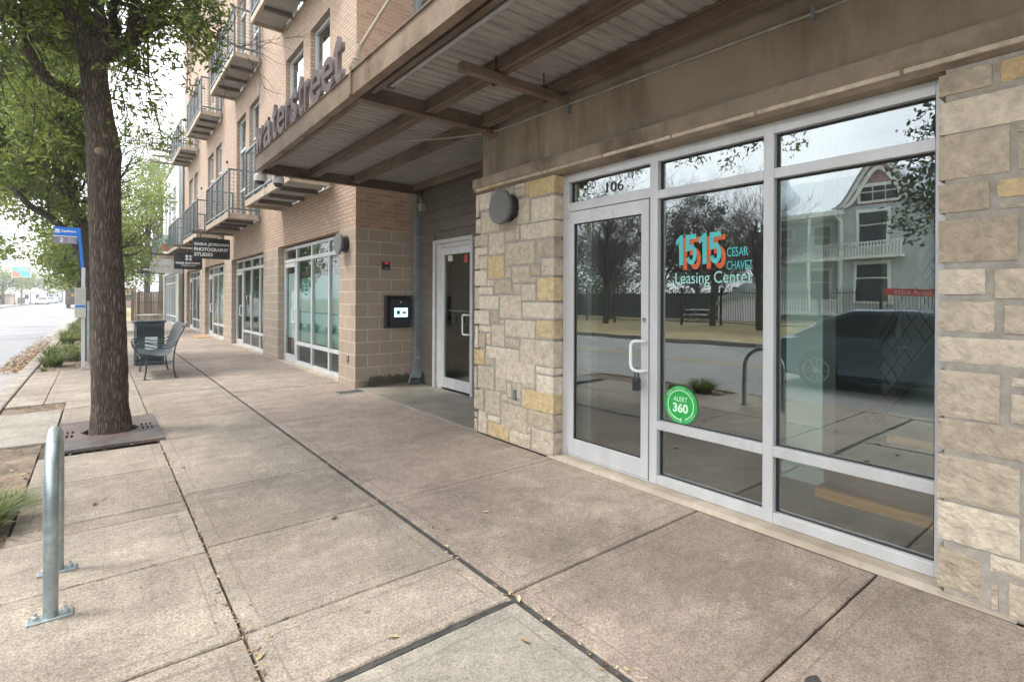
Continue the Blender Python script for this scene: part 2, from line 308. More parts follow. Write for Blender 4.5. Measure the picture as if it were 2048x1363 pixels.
    q.l(col,q.b.inputs['Base Color']); q.b.inputs['Roughness'].default_value=.82; q.b.inputs['Specular IOR Level'].default_value=spec
    b=q.n('ShaderNodeBump',i_Strength=.55,i_Distance=.004); q.l(n3.outputs[0],b.inputs['Height'])
    b2_=q.n('ShaderNodeBump',i_Strength=.35,i_Distance=.01); q.l(n4.outputs[0],b2_.inputs['Height']); q.l(b.outputs[0],b2_.inputs['Normal']); q.l(b2_.outputs[0],q.b.inputs['Normal'])
    return q.m
m_slab_pink=concrete('pinkish_concrete',((.248,.197,.159),(.312,.252,.205)))
m_slab=concrete('grey_beige_concrete',((.235,.195,.155),(.315,.268,.215)),pit=1.2)
m_slab_new=concrete('newer_grey_concrete',((.265,.24,.20),(.295,.27,.225)),pit=.8)
m_curb=concrete('curb_concrete',((.27,.24,.20),(.33,.30,.255)),band=False)
m_alcove=noisy('alcove_concrete',(.20,.185,.15),(.28,.26,.215),2.2,.5,.15,60,c3=(.14,.13,.105),s3=1.5)
m_sill=noisy('sill_concrete',(.30,.25,.19),(.42,.37,.30),8,.85,.4,60,c3=(.2,.16,.12),s3=2)
m_joint=noisy('joint_sealant',(.028,.028,.027),(.065,.062,.055),14,.85,.3,60)
m_dirtjoint=noisy('joint_dirt',(.05,.038,.028),(.12,.09,.06),30,.95,.3,90)
m_soil=noisy('soil',(.14,.10,.07),(.24,.19,.135),9,.95,.9,35,bdist=.02,c3=(.09,.07,.05),s3=2)
m_asphalt=noisy('asphalt',(.15,.15,.15),(.21,.21,.21),.7,.6,.35,90,c3=(.11,.11,.115),s3=.25)
m_drygrass=noisy('dry_grass_ground',(.24,.19,.09),(.34,.27,.14),1.2,.95,.8,14,bdist=.05,c3=(.17,.16,.07),s3=.3)
m_grassbed=noisy('far_ground',(.16,.14,.09),(.24,.20,.13),.6,.95,.5,8)
m_brick=brick('buff_brick',(.41,.295,.212),(.50,.368,.27),(.25,.19,.145),.198,.0673,.010,dz=.0004,tint=(.34,.225,.155),tf=.4)
m_brickred=brick('red_brown_brick',(.34,.19,.125),(.46,.29,.19),(.42,.33,.25),.198,.0673,.009,tint=(.26,.17,.12),tf=.5)
m_block=brick('split_block',(.315,.250,.188),(.365,.295,.226),(.50,.43,.345),.406,.2032,.0095,dz=.0816,du=.025,tint=(.25,.20,.155),tf=.5,bump=.35,grain=110)
def moss(m):
    t=m.node_tree; bs=t.nodes['Principled BSDF']; old=bs.inputs['Base Color'].links[0].from_socket
    N=t.nodes.new; g=N('ShaderNodeNewGeometry'); s=N('ShaderNodeSeparateXYZ'); t.links.new(g.outputs['Position'],s.inputs[0])
    n=N('ShaderNodeTexNoise'); n.inputs['Scale'].default_value=6; n.inputs['Detail'].default_value=8; t.links.new(g.outputs['Position'],n.inputs['Vector'])
    h=N('ShaderNodeMath'); h.operation='MULTIPLY_ADD'; h.inputs[1].default_value=.42; h.inputs[2].default_value=-.03; t.links.new(n.outputs[0],h.inputs[0])   # ragged top edge
    d=N('ShaderNodeMath'); d.operation='SUBTRACT'; t.links.new(h.outputs[0],d.inputs[0]); t.links.new(s.outputs[2],d.inputs[1])
    mz=N('ShaderNodeMapRange'); mz.inputs[1].default_value=0; mz.inputs[2].default_value=.06; t.links.new(d.outputs[0],mz.inputs[0])
    mxx=N('ShaderNodeMapRange'); mxx.inputs[1].default_value=3.27; mxx.inputs[2].default_value=3.45; t.links.new(s.outputs[0],mxx.inputs[0])
    my=N('ShaderNodeMath'); my.operation='LESS_THAN'; my.inputs[1].default_value=8.075; t.links.new(s.outputs[1],my.inputs[0])
    a=N('ShaderNodeMath'); a.operation='MULTIPLY'; t.links.new(mz.outputs[0],a.inputs[0]); t.links.new(mxx.outputs[0],a.inputs[1]); b=N('ShaderNodeMath'); b.operation='MULTIPLY'; t.links.new(a.outputs[0],b.inputs[0]); t.links.new(my.outputs[0],b.inputs[1])
    c=N('ShaderNodeMath'); c.operation='MULTIPLY'; c.inputs[1].default_value=.9; t.links.new(b.outputs[0],c.inputs[0])
    x=N('ShaderNodeMix'); x.data_type='RGBA'; x.inputs[7].default_value=(.035,.032,.018,1); t.links.new(old,x.inputs[6]); t.links.new(c.outputs[0],x.inputs[0]); t.links.new(x.outputs[2],bs.inputs['Base Color'])
moss(m_block)
m_conc=noisy('cast_concrete',(.235,.19,.14),(.33,.272,.205),1.3,.85,.5,45,c3=(.165,.128,.09),s3=2.6,st3=(1,1,.22),detail=10)
m_conclip=noisy('ledge_concrete',(.215,.172,.128),(.34,.28,.205),2.6,.85,.5,50,c3=(.10,.075,.052),s3=1.8,detail=10)
m_mortar=noisy('stone_mortar',(.27,.245,.205),(.37,.34,.29),16,.9,.6,80)
m_stone=attrmat('limestone',[(0,(.41,.345,.255)),(.33,(.53,.455,.35)),(.60,(.64,.56,.44)),(.65,(.55,.43,.25)),(.80,(.54,.39,.19)),(1,(.60,.49,.31))],rough=.9,bump=1.0,bscale=50,bdist=.010,nscale=17,namt=.5,c_dirt=(.27,.215,.15))
m_stone.node_tree.nodes['Color Ramp'].color_ramp.interpolation='CONSTANT' if False else 'LINEAR'
m_steel=noisy('shade_dark_taupe_steel',(.125,.085,.057),(.185,.135,.096),2.2,.6,.25,35,c3=(.075,.046,.027),s3=3.5,stretch=(1,.5,1))  # the fascia's taupe paint with the canopy beams' shade put into the colour
m_fascia=noisy('weathered_fascia_paint',(.17,.122,.083),(.26,.195,.14),3.2,.6,.25,35,c3=(.12,.075,.045),s3=4)
def deckmat():
    q=NT('galvanised_deck'); v=vec(q,'pos',(.5,3,1)); n=q.n('ShaderNodeTexNoise',i_Scale=5,i_Detail=7,i_Roughness=.7); q.l(v,n.inputs['Vector'])
    cr=q.n('ShaderNodeValToRGB'); e=cr.color_ramp.elements; e[0].position=.3; e[0].color=(.27,.25,.225,1); e[1].position=.7; e[1].color=(.44,.42,.385,1)
    q.l(n.outputs[0],cr.inputs[0]); q.l(cr.outputs[0],q.b.inputs['Base Color']); q.b.inputs['Roughness'].default_value=.55; q.b.inputs['Metallic'].default_value=.1
    return q.m
m_deck=deckmat()
m_letter=noisy('dark_letter_paint',(.115,.085,.085),(.16,.125,.125),6,.5,.05,30)
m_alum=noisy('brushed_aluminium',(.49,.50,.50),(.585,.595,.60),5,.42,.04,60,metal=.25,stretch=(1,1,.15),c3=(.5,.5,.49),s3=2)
m_alumdark=noisy('dark_aluminium',(.36,.35,.34),(.44,.43,.42),5,.5,.04,60,metal=.3)  # darker aluminium tone for small fittings
m_gasket=plain('black_gasket',(.02,.02,.02),.6)
m_glass=glassmat('storefront_glass',tint=(.80,.91,.87),base=.26,wave=.0011,wscale=1.5,fm=.9)
m_glass2=glassmat('upper_window_glass',tint=(.6,.7,.68),base=.30,wave=.0012,wscale=1.0,fm=.8)
m_glass3=glassmat('shop_row_glass',tint=(.72,.84,.79),base=.12,wave=.0011,wscale=1.2,fm=.62)
m_doorglass=glassmat('door_glass',tint=(.5,.56,.50),base=.15,wave=.0004)
m_siding=noisy('lap_siding',(.105,.088,.07),(.135,.115,.092),3,.6,.15,50,stretch=(1,1,4))
m_whitedoor=noisy('painted_frame',(.44,.43,.41),(.52,.51,.49),4,.45,.03,40)
m_downs=noisy('grey_downspout',(.20,.235,.235),(.27,.31,.31),6,.4,.05,40,metal=.3)
m_galv=noisy('galvanised_pipe',(.30,.36,.37),(.45,.51,.52),28,.38,.06,120,metal=.75,c3=(.25,.30,.31),s3=7,rvar=.12)
m_black=noisy('black_plastic',(.012,.013,.015),(.028,.03,.033),9,.38,.05,80)
m_darkbronze=plain('dark_bronze_metal',(.05,.042,.036),.45,.4)
m_grate=noisy('tree_grate_iron',(.07,.06,.058),(.125,.112,.108),5,.6,.35,60,metal=.35,c3=(.16,.10,.07),s3=3)
m_drain=plain('green_black_drain',(.035,.045,.042),.5,.3)
m_bench=noisy('blue_grey_metal',(.022,.036,.042),(.038,.056,.062),5,.38,.05,60,metal=.1)
m_white=noisy('white_paint',(.72,.72,.71),(.8,.8,.79),3,.5,.04,40)
m_bark=barkmat('oak_bark',(.042,.030,.021),(.250,.190,.140),(.15,.155,.09))
m_bark2=barkmat('pale_bark',(.045,.034,.026),(.17,.135,.10),(.10,.10,.07))
m_leaf=attrmat('oak_leaves',[(0,(.045,.072,.012)),(.35,(.11,.16,.026)),(.7,(.20,.245,.045)),(.93,(.30,.32,.08)),(1,(.30,.23,.07))],rough=.5,bump=0,namt=0,trans=.48)
m_leaf2=attrmat('far_leaves',[(0,(.06,.095,.018)),(.4,(.14,.20,.035)),(.8,(.24,.29,.06)),(1,(.32,.34,.09))],rough=.55,bump=0,namt=0,trans=.48)
m_leafdark=attrmat('evergreen_leaves',[(0,(.018,.032,.012)),(.5,(.036,.055,.02)),(1,(.075,.095,.035))],rough=.6,bump=0,namt=0,trans=.25)
m_blade=attrmat('grass_blades',[(0,(.06,.10,.02)),(.45,(.13,.18,.04)),(.8,(.26,.26,.09)),(1,(.42,.35,.17))],rough=.55,bump=0,namt=0,trans=.4)
m_litter=attrmat('dry_leaves',[(0,(.10,.05,.03)),(.4,(.22,.12,.07)),(.7,(.36,.24,.11)),(1,(.55,.46,.32))],rough=.8,bump=0,namt=.3)
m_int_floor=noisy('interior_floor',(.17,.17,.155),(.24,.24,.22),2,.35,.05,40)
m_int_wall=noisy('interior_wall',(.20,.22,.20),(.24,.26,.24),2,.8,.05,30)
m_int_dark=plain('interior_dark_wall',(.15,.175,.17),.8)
m_wood=noisy('orange_timber',(.66,.27,.06),(.84,.42,.13),5,.55,.2,50,mode='pos',stretch=(1,.4,6))
m_woodtop=noisy('dark_stained_timber',(.30,.17,.095),(.40,.25,.15),6,.5,.2,50)
m_fencewood=attrmat('weathered_pickets',[(0,(.16,.11,.075)),(.5,(.25,.185,.135)),(1,(.33,.26,.195))],rough=.85,bump=.4,bscale=40,nscale=14,namt=.5)
m_teal=plain('teal_vinyl',(.075,.47,.47),.45); m_orange=plain('orange_vinyl',(.55,.10,.02),.45); m_pale=plain('pale_teal_vinyl',(.30,.60,.55),.45)
m_green=plain('green_vinyl',(.02,.36,.07),.4); m_lightgreen=plain('pale_green_print',(.55,.85,.6),.45)
m_signblack=noisy('black_sign_face',(.012,.012,.014),(.02,.02,.022),3,.4,.02,30); m_signwhite=plain('white_sign_print',(.8,.8,.8),.5)
m_blue=plain('bus_blue',(.0,.16,.62),.4); m_purple=plain('grey_violet_panel',(.22,.20,.26),.5)
m_stucco=noisy('pale_stucco',(.52,.53,.53),(.60,.61,.61),1.5,.85,.2,60)
m_stucco_g=noisy('grey_green_stucco',(.30,.31,.28),(.36,.37,.34),1.5,.85,.2,60)
m_rail=noisy('blue_grey_rail',(.11,.13,.135),(.16,.185,.19),5,.45,.04,40,metal=.3)
m_woodfascia=noisy('balcony_edge',(.34,.27,.20),(.44,.36,.27),4,.7,.1,40)
m_balbeam=noisy('balcony_beam',(.10,.075,.058),(.15,.115,.09),4,.6,.1,40)
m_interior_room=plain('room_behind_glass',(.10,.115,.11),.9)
m_blind=plain('window_film',(.16,.36,.34),.7); m_whitefilm=plain('white_window_film',(.72,.78,.82),.6)
m_lampface=noisy('grey_lamp_face',(.115,.115,.11),(.15,.15,.145),3,.6,.03,60)
m_tire=plain('tyre_rubber',(.02,.02,.02),.8); m_carglass=plain('car_glass',(.03,.04,.045),.08)
m_silver=plain('silver_blue_car_paint',(.17,.23,.29),.22,.45); m_carwhite=plain('white_car_paint',(.72,.74,.76),.25,.1)
m_vanbrown=plain('brown_van_paint',(.045,.032,.03),.4); m_gold=plain('gold_print',(.55,.33,.06),.5)
m_chrome=plain('chrome',(.6,.6,.6),.15,1)
m_redtail=plain('red_lens',(.4,.02,.02),.3)
m_terracotta=noisy('terracotta',(.36,.15,.075),(.45,.21,.11),8,.85,.1,40)
m_coir=noisy('coir_mat',(.36,.19,.085),(.46,.27,.13),30,.95,.5,120)
m_red=plain('red_banner',(.55,.03,.025),.5)
# ================= ground, road, kerbs, pavement =================
def sheet(name,x0,x1,y0,y1,z,m,nx=1,ny=1,amp=0,sc_=1):
    b=MB()
    vs=[(x0+(x1-x0)*i/nx,y0+(y1-y0)*j/ny,0) for j in range(ny+1) for i in range(nx+1)]
    vs=[(x,y,z+(amp*noise.noise(Vector((x*sc_,y*sc_,0))) if amp else 0)) for x,y,_ in vs]
    fs=[(j*(nx+1)+i,j*(nx+1)+i+1,(j+1)*(nx+1)+i+1,(j+1)*(nx+1)+i) for j in range(ny) for i in range(nx)]
    b.add(vs,fs); return struct(b.build(name,m,smooth=bool(amp)))
sheet('ground',-900,900,-900,1500,-.32,m_grassbed)
sheet('road',-10.0,-1.17,-60,900,-.15,m_asphalt)
b=MB()
for x in (-5.45,-5.65): b.box(x-.05,x+.05,-60,400,-.148,-.146)
struct(b.build('road_centre_line',plain('worn_yellow_paint',(.36,.26,.07),.7)))
sheet('gutter',-1.62,-1.17,-60,400,-.144,noisy('gutter_concrete',(.22,.21,.19),(.30,.285,.26),3,.8,.3,60))
def slabs(name,rects,m,edge=True,gx=.0035,gy=.0055):
    me=bpy.data.meshes.new(name); vs=[];fs=[];ed=[];rr=[]
    for (x0,x1,y0,y1) in rects:
        x0+=gx;x1-=gx;y0+=gy;y1-=gy; o=len(vs); r=rnd.random(); tz=rnd.uniform(-.002,.002); ins=min(.15,(x1-x0)*.35,(y1-y0)*.35)
        near=y0<12; step=.035 if near else .4; nx=max(1,int((x1-x0)/step)); ny=max(1,int((y1-y0)/step))
        loop=[(i/nx,0) for i in range(nx)]+[(1,j/ny) for j in range(ny)]+[(1-i/nx,1) for i in range(nx)]+[(0,1-j/ny) for j in range(ny)]
        n=len(loop)
        for k,(dd,z,e) in enumerate([(0,-.07,0),(0,-.006,0),(.005,0,.005),(ins,0,ins)]):
            for (u,w_) in loop:
                x=x0+dd+(x1-x0-2*dd)*u; y=y0+dd+(y1-y0-2*dd)*w_
                if k<3 and near:
                    j1=noise.noise(Vector((x*7,y*7,r*9)))*.0022; ch=max(0,noise.noise(Vector((x*23,y*23,r*9)))-.38)*.030; t=j1+ch*(1.0 if k else .6)
                    x+=t*(1 if u==0 else -1 if u==1 else 0); y+=t*(1 if w_==0 else -1 if w_==1 else 0)
                vs.append((x,y,z+(tz if k>1 else 0))); ed.append(e)
        for k in range(3):
            for i in range(n): fs.append((o+n*k+i,o+n*k+(i+1)%n,o+n*k+n+(i+1)%n,o+n*k+n+i)); rr.append(r)
        fs.append(tuple(range(o+3*n,o+4*n))); rr.append(r)
    me.from_pydata(vs,[],fs); me.materials.append(m)
    a=me.attributes.new('edge','FLOAT','POINT'); a.data.foreach_set('value',ed)
    a=me.attributes.new('rnd','FLOAT','FACE'); a.data.foreach_set('value',rr)
    o=bpy.data.objects.new(name,me); sc.collection.objects.link(o); return struct(o)
ya=[-9,-7.4,-5.9,-4.4,-3.2,-1.9,-.55,.967,2.02,3.48,4.95,6.42,7.87,8.87,10.0,11.29,12.6,14.1,15.6,17.1,18.6,20.1,21.6,23.1,24.6,26.1,27.6,29.1,30.6,32.1,33.6,35.1,36.6,38.1]
rA=[(1.605,3.235,a,b_) for a,b_ in zip(ya,ya[1:])]
slabs('pavement_by_buildings',rA,m_slab_pink)
ym=[1.985,2.48,3.47,4.5,5.5,6.35,7.35,8.4,9.45,10.5,11.55,12.6,13.65,14.7,16.2,17.7,19.2,20.7,22.2,23.7,25.2,26.7,28.2,30,32,34,36,38.1]
slabs('pavement_middle',[(.5,1.575,a,b_) for a,b_ in zip(ym,ym[1:])],m_slab)
yn=[-6,-4.5,-3,-1.6,-.3,1.12,1.955]
slabs('pavement_new_patch',[(.72,1.575,a,b_) for a,b_ in zip(yn,yn[1:])]+[(-.1,.71,a,b_) for a,b_ in zip(yn,yn[1:])]+[(-.94,-.11,a,b_) for a,b_ in zip(yn,yn[1:])],m_slab_new)
yl=[1.985,2.46,3.41,4.18]
rl=[(-.94,.4965,a,b_) for a,b_ in zip(yl,yl[1:])]
rl+=[(-.425,.4965,4.18,4.36),(-.41,.4965,4.36,5.34),(-.41,.4965,5.34,6.24)]
rl+=[(-.33,.4965,7.86,8.86),(-.33,.4965,8.86,9.42)]
yk=[9.42,10.35,11.3,12.3,13.45]
rl+=[(-.56,.4965,a,b_) for a,b_ in zip(yk,yk[1:])]
yk=[13.45,14.6,15.7,16.8,17.9,19.2,20.6,22,23.5,25,27,29,31,33,35,38.1]
rl+=[(-.22,.4965,a,b_) for a,b_ in zip(yk,yk[1:])]
rl+=[(-.94,-.56,9.42,10.35),(-.94,-.56,10.35,11.3),(-.94,-.56,11.3,12.3),(-.94,-.56,12.3,13.45)]
rl+=[(-.94,-.23,18.9,20.0),(-.94,-.23,26.2,27.2),(-.94,-.23,32,33)]
slabs('pavement_kerb_side',rl,m_slab)
slabs('pavement_light_pad',[(-.94,-.34,6.95,8.0),(-.94,-.34,8.0,8.85)],m_slab_new)
b=MB(); b.box(-.95,3.4,-9,38.2,-.2,-.035); struct(b.build('pavement_bed',m_dirtjoint))
b=MB(); b.box(1.576,1.603,-9,38.1,-.06,-.0065); b.box(-.1,1.575,1.957,1.983,-.06,-.007); struct(b.build('sealed_joint',m_joint))
b=MB(); y=-20
while y<120:
    b.box(-1.165,-.955,y+.006,y+3.0-.006,-.25,0.004); y+=3
struct(b.build('kerb',m_curb,bevel=.025))
b=MB(); b.box(-10.2,-10.0,-60,500,-.3,0); struct(b.build('far_kerb',m_curb,bevel=.02))
sheet('far_verge',-60,-10.2,-40,60,-.02,m_drygrass,60,60,.06,.4)
sheet('far_pavement',-12.4,-10.2,60,500,0.0,m_curb)
sheet('far_lots',-400,-12.4,60,900,-.01,m_grassbed)
sheet('dry_lawn',-.94,60,38.2,300,-.012,m_drygrass)
# planting beds in the kerb strip
beds=[(-.94,-.425,4.19,6.94),(-.94,-.34,8.86,9.41),(-.94,-.235,13.5,18.85),(-.94,-.235,20.05,26.15),(-.94,-.235,27.25,31.95),(-.94,-.235,33.05,60)]
b=MB()
for (x0,x1,y0,y1) in beds:
    nx=8; ny=max(6,min(60,int((y1-y0)*8)))
    vs=[(x0+(x1-x0)*i/nx,y0+(y1-y0)*j/ny) for j in range(ny+1) for i in range(nx+1)]
    vs=[(x,y,-.022+.022*noise.noise(Vector((x*4,y*4,1)))+.01*noise.noise(Vector((x*17,y*17,1)))) for x,y in vs]
    b.add(vs,[(j*(nx+1)+i,j*(nx+1)+i+1,(j+1)*(nx+1)+i+1,(j+1)*(nx+1)+i) for j in range(ny) for i in range(nx)])
struct(b.build('planting_bed_soil',m_soil,smooth=True))
b=MB(); b.box(3.245,4.3,4.67,8.07,-.1,.012); b.box(3.225,3.245,4.67,7.74,-.1,.006); struct(b.build('alcove_floor',m_alcove,bevel=.004))
# ================= generic wall with openings (faces the street) =================
def wall_x(b,X,y0,y1,z0,z1,ops,depth=.13,mi=0,mr=0):
    ys=sorted({y0,y1,*[v for o in ops for v in o[:2]]}); zs=sorted({z0,z1,*[v for o in ops for v in o[2:4]]})
    ys=[v for v in ys if y0<=v<=y1]; zs=[v for v in zs if z0<=v<=z1]
    for i in range(len(zs)-1):
        run=None
        for j in range(len(ys)-1):
            cy,cz=(ys[j]+ys[j+1])/2,(zs[i]+zs[i+1])/2
            inside=any(o[0]<cy<o[1] and o[2]<cz<o[3] for o in ops)
            if not inside: run=(run[0],ys[j+1]) if run else (ys[j],ys[j+1])
            if (inside or j==len(ys)-2) and run:
                b.quad((X,run[1],zs[i]),(X,run[0],zs[i]),(X,run[0],zs[i+1]),(X,run[1],zs[i+1]),mi); run=None
    for (a,c,d,e) in ops:
        a_,c_,d_,e_=max(a,y0),min(c,y1),max(d,z0),min(e,z1)
        if a_>=c_ or d_>=e_: continue
        if a>=y0: b.quad((X,a_,d_),(X+depth,a_,d_),(X+depth,a_,e_),(X,a_,e_),mr)
        if c<=y1: b.quad((X+depth,c_,d_),(X,c_,d_),(X,c_,e_),(X+depth,c_,e_),mr)
        if e<=z1: b.quad((X,a_,e_),(X+depth,a_,e_),(X+depth,c_,e_),(X,c_,e_),mr)
        if d>=z0: b.quad((X+depth,a_,d_),(X,a_,d_),(X,c_,d_),(X+depth,c_,d_),mr)
def frame(b,X,T,y0,y1,z0,z1,vs,hs,wd=.06,mi=0,vseg=None):
    """aluminium grid: outer frame plus verticals vs and horizontals hs=(z, ya, yb)"""
    b.box(X,X+T,y0,y0+wd,z0,z1,mi); b.box(X,X+T,y1-wd,y1,z0,z1,mi)
    b.box(X+.002,X+T-.002,y0+wd,y1-wd,z0,z0+wd,mi); b.box(X+.002,X+T-.002,y0+wd,y1-wd,z1-wd,z1,mi)
    for v in vs:
        if hasattr(v,'__len__'): b.box(X,X+T,v[0]-wd/2,v[0]+wd/2,v[1],v[2],mi)
        else: b.box(X,X+T,v-wd/2,v+wd/2,z0+wd,z1-wd,mi)
    for h in hs: b.box(X+.003,X+T-.003,h[1],h[2],h[0]-wd/2,h[0]+wd/2,mi)
# ================= limestone and concrete leasing office =================
OFF=thing('leasing_office','stone and concrete leasing office on the right with aluminium shopfront and steel canopy','building',(3.3,0,0))
STONES_A= [(3.5, 3.897, 2.409, 2.575, 1), (3.912, 4.066, 2.532, 2.575, 0), (4.082, 4.743, 2.584, 2.575, 0), (4.679, 4.743, 2.325, 2.575, 0), (4.46, 4.668, 2.392, 2.575, 0), (4.082, 4.446, 2.353, 2.56, 0), (3.912, 4.066, 2.446, 2.524, 0), (4.311, 4.63, 2.139, 2.369, 0), (4.649, 4.743, 2.15, 2.312, 0), (3.837, 4.019, 2.175, 2.426, 0), (3.5, 3.817, 2.172, 2.393, 0), (4.034, 4.294, 2.148, 2.328, 0), (3.5, 3.973, 2.012, 2.164, 0), (4.51, 4.763, 2.005, 2.134, 0), (4.227, 4.492, 1.903, 2.129, 0), (4.05, 4.211, 2.026, 2.131, 0), (3.982, 4.041, 2.022, 2.172, 0), (4.51, 4.66, 1.91, 1.991, 0), (4.679, 4.763, 1.763, 2.001, 0), (3.748, 4.211, 1.775, 2.001, 0), (3.5, 3.73, 1.832, 1.993, 0), (4.528, 4.66, 1.762, 1.9, 0), (4.227, 4.51, 1.65, 1.889, 1), (4.117, 4.214, 1.649, 1.764, 0), (3.823, 4.104, 1.6, 1.763, 0), (3.674, 3.808, 1.66, 1.77, 0), (3.5, 3.657, 1.655, 1.821, 0), (4.531, 4.763, 1.578, 1.751, 0), (4.411, 4.517, 1.573, 1.644, 0), (4.104, 4.397, 1.493, 1.635, 0), (4.414, 4.641, 1.486, 1.566, 0), (3.963, 4.085, 1.492, 1.59, 0), (3.736, 3.948, 1.423, 1.587, 0), (3.73, 3.811, 1.593, 1.649, 0), (3.5, 3.716, 1.425, 1.644, 2), (4.66, 4.763, 1.33, 1.568, 0), (4.321, 4.641, 1.331, 1.475, 0), (3.954, 4.301, 1.242, 1.481, 0), (3.5, 3.936, 1.256, 1.413, 0), (4.488, 4.763, 1.166, 1.319, 0), (4.314, 4.467, 1.196, 1.32, 0), (4.227, 4.301, 1.185, 1.227, 0), (3.748, 4.211, 1.065, 1.236, 0), (3.5, 3.733, 1.076, 1.248, 1), (4.46, 4.679, 1.088, 1.157, 0), (4.227, 4.442, 0.949, 1.174, 0), (3.979, 4.207, 0.955, 1.048, 0), (3.5, 3.966, 0.816, 1.06, 0), (4.546, 4.679, 0.915, 1.077, 0), (4.453, 4.531, 0.962, 1.079, 2), (4.694, 4.763, 0.904, 1.151, 0), (4.564, 4.763, 0.727, 0.898, 1), (3.979, 4.539, 0.814, 0.943, 0), (4.39, 4.539, 0.747, 0.814, 0), (3.753, 4.376, 0.613, 0.825, 0), (4.39, 4.694, 0.478, 0.727, 0), (4.705, 4.763, 0.464, 0.707, 0), (3.5, 3.728, 0.747, 0.816, 0), (3.5, 3.728, 0.567, 0.737, 0), (4.188, 4.369, 0.494, 0.628, 0), (4.104, 4.175, 0.454, 0.593, 0), (3.957, 4.091, 0.46, 0.612, 0), (3.742, 3.948, 0.575, 0.628, 0), (3.5, 3.936, 0.389, 0.579, 1), (4.568, 4.763, 0.238, 0.461, 0), (4.287, 4.55, 0.231, 0.483, 0), (4.181, 4.267, 0.401, 0.474, 0), (3.957, 4.267, 0.392, 0.439, 0), (3.864, 4.267, 0.121, 0.388, 0), (3.5, 3.852, 0.23, 0.389, 0), (4.694, 4.763, 0.15, 0.214, 0), (4.694, 4.763, 0.0, 0.141, 0), (4.517, 4.679, 0.0, 0.237, 0), (4.287, 4.503, 0.152, 0.224, 0), (4.142, 4.503, 0.0, 0.154, 1), (3.805, 4.129, 0.0, 0.14, 0), (3.799, 3.852, 0.161, 0.218, 0), (3.5, 3.788, 0.0, 0.225, 0)]
STONES_B= [(0.511, 0.705, 2.434, 2.559, 0), (0.356, 0.502, 2.438, 2.557, 1), (0.356, 0.705, 2.246, 2.423, 0), (0.45, 0.689, 2.024, 2.259, 0), (0.356, 0.443, 2.194, 2.246, 0), (0.356, 0.443, 2.028, 2.185, 0), (0.519, 0.705, 1.863, 2.02, 0), (0.356, 0.513, 1.91, 2.011, 1), (0.356, 0.51, 1.859, 1.897, 0), (0.42, 0.705, 1.621, 1.848, 0), (0.285, 0.411, 1.611, 1.833, 0), (0.532, 0.689, 1.467, 1.608, 0), (0.356, 0.522, 1.448, 1.603, 0), (0.5, 0.705, 1.289, 1.454, 0), (0.356, 0.487, 1.288, 1.436, 0), (0.285, 0.705, 1.139, 1.281, 0), (0.481, 0.705, 0.873, 1.119, 0), (0.325, 0.463, 1.051, 1.112, 0), (0.325, 0.463, 0.885, 1.036, 0), (0.325, 0.705, 0.717, 0.884, 0), (0.413, 0.705, 0.471, 0.707, 0), (0.253, 0.407, 0.473, 0.676, 0), (0.412, 0.705, 0.273, 0.478, 0), (0.546, 0.705, 0.036, 0.247, 0), (0.325, 0.531, 0.189, 0.285, 0), (0.484, 0.528, 0.014, 0.148, 0), (0.325, 0.469, 0.0, 0.178, 0), (0.539, 0.705, 0.0, 0.03, 0)]
def make_pier(name,stones,core,edge_y,edge_y2,label=None):
    name_right=core[2]<0
    root=MB().box(*core,.0,2.572).build(name,m_mortar,OFF); 
    if label: root['label']=label
    b=MB(); bm=bmesh.new(); lay=bm.faces.layers.float.new('rnd')
    for (y0,y1,z0,z1,c) in stones:
        g=.0055 if name_right is False else .011; r={0:rnd.uniform(.0,.62),1:rnd.uniform(.64,.76),2:rnd.uniform(.86,1.)}[c]
        xb=core[1] if abs(y0-edge_y)<.02 or (edge_y2 and abs(y1-edge_y2)<.03) else core[0]+.01
        ny=max(2,int((y1-y0)/.018)); nz=max(2,int((z1-z0)/.018))
        ya_,yb_,za,zb=y0+g,y1-g,z0+g,z1-g
        if abs(y0-edge_y)<.02: ya_=edge_y-.012
        if edge_y2 and abs(y1-edge_y2)<.03: yb_=edge_y2+.012
        if yb_-ya_<.008 or zb-za<.008: continue
        seed=Vector((rnd.uniform(0,50),rnd.uniform(0,50),0)); off=rnd.uniform(-.006,.006)
        grid=[[None]*(nz+1) for _ in range(ny+1)]
        for i in range(ny+1):
            for j in range(nz+1):
                y=ya_+(yb_-ya_)*i/ny; z=za+(zb-za)*j/nz
                e=min(i,ny-i,j,nz-j); n=noise.noise(Vector((y*13,z*13,0))+seed)
                wy=.0035*noise.noise(Vector((z*30,1,0))+seed) if i in (0,ny) else 0; wz=.0035*noise.noise(Vector((y*30,2,0))+seed) if j in (0,nz) else 0
                x=core[0]-.008-(.004*n+.007*abs(noise.noise(Vector((y*22,z*22,3))+seed))+.004*noise.noise(Vector((y*55,z*55,3))+seed))+off*.6+(.004 if e==0 else 0)
                grid[i][j]=bm.verts.new((x,y+wy,z+wz))
        for i in range(ny):
            for j in range(nz):
                f=bm.faces.new((grid[i][j],grid[i][j+1],grid[i+1][j+1],grid[i+1][j])); f[lay]=r
        rim=[grid[i][0] for i in range(ny)]+[grid[ny][j] for j in range(nz)]+[grid[i][nz] for i in range(ny,0,-1)]+[grid[0][j] for j in range(nz,0,-1)]
        back=[bm.verts.new((xb+.0 if True else 0,v.co.y,v.co.z)) for v in rim]
        for k in range(len(rim)):
            f=bm.faces.new((rim[k],rim[(k+1)%len(rim)],back[(k+1)%len(rim)],back[k])); f[lay]=r
    me=bpy.data.meshes.new('stone_facing'); bm.to_mesh(me); bm.free(); me.materials.append(m_stone)
    o=bpy.data.objects.new('stone_facing',me); sc.collection.objects.link(o); attach(o,root)
    return root
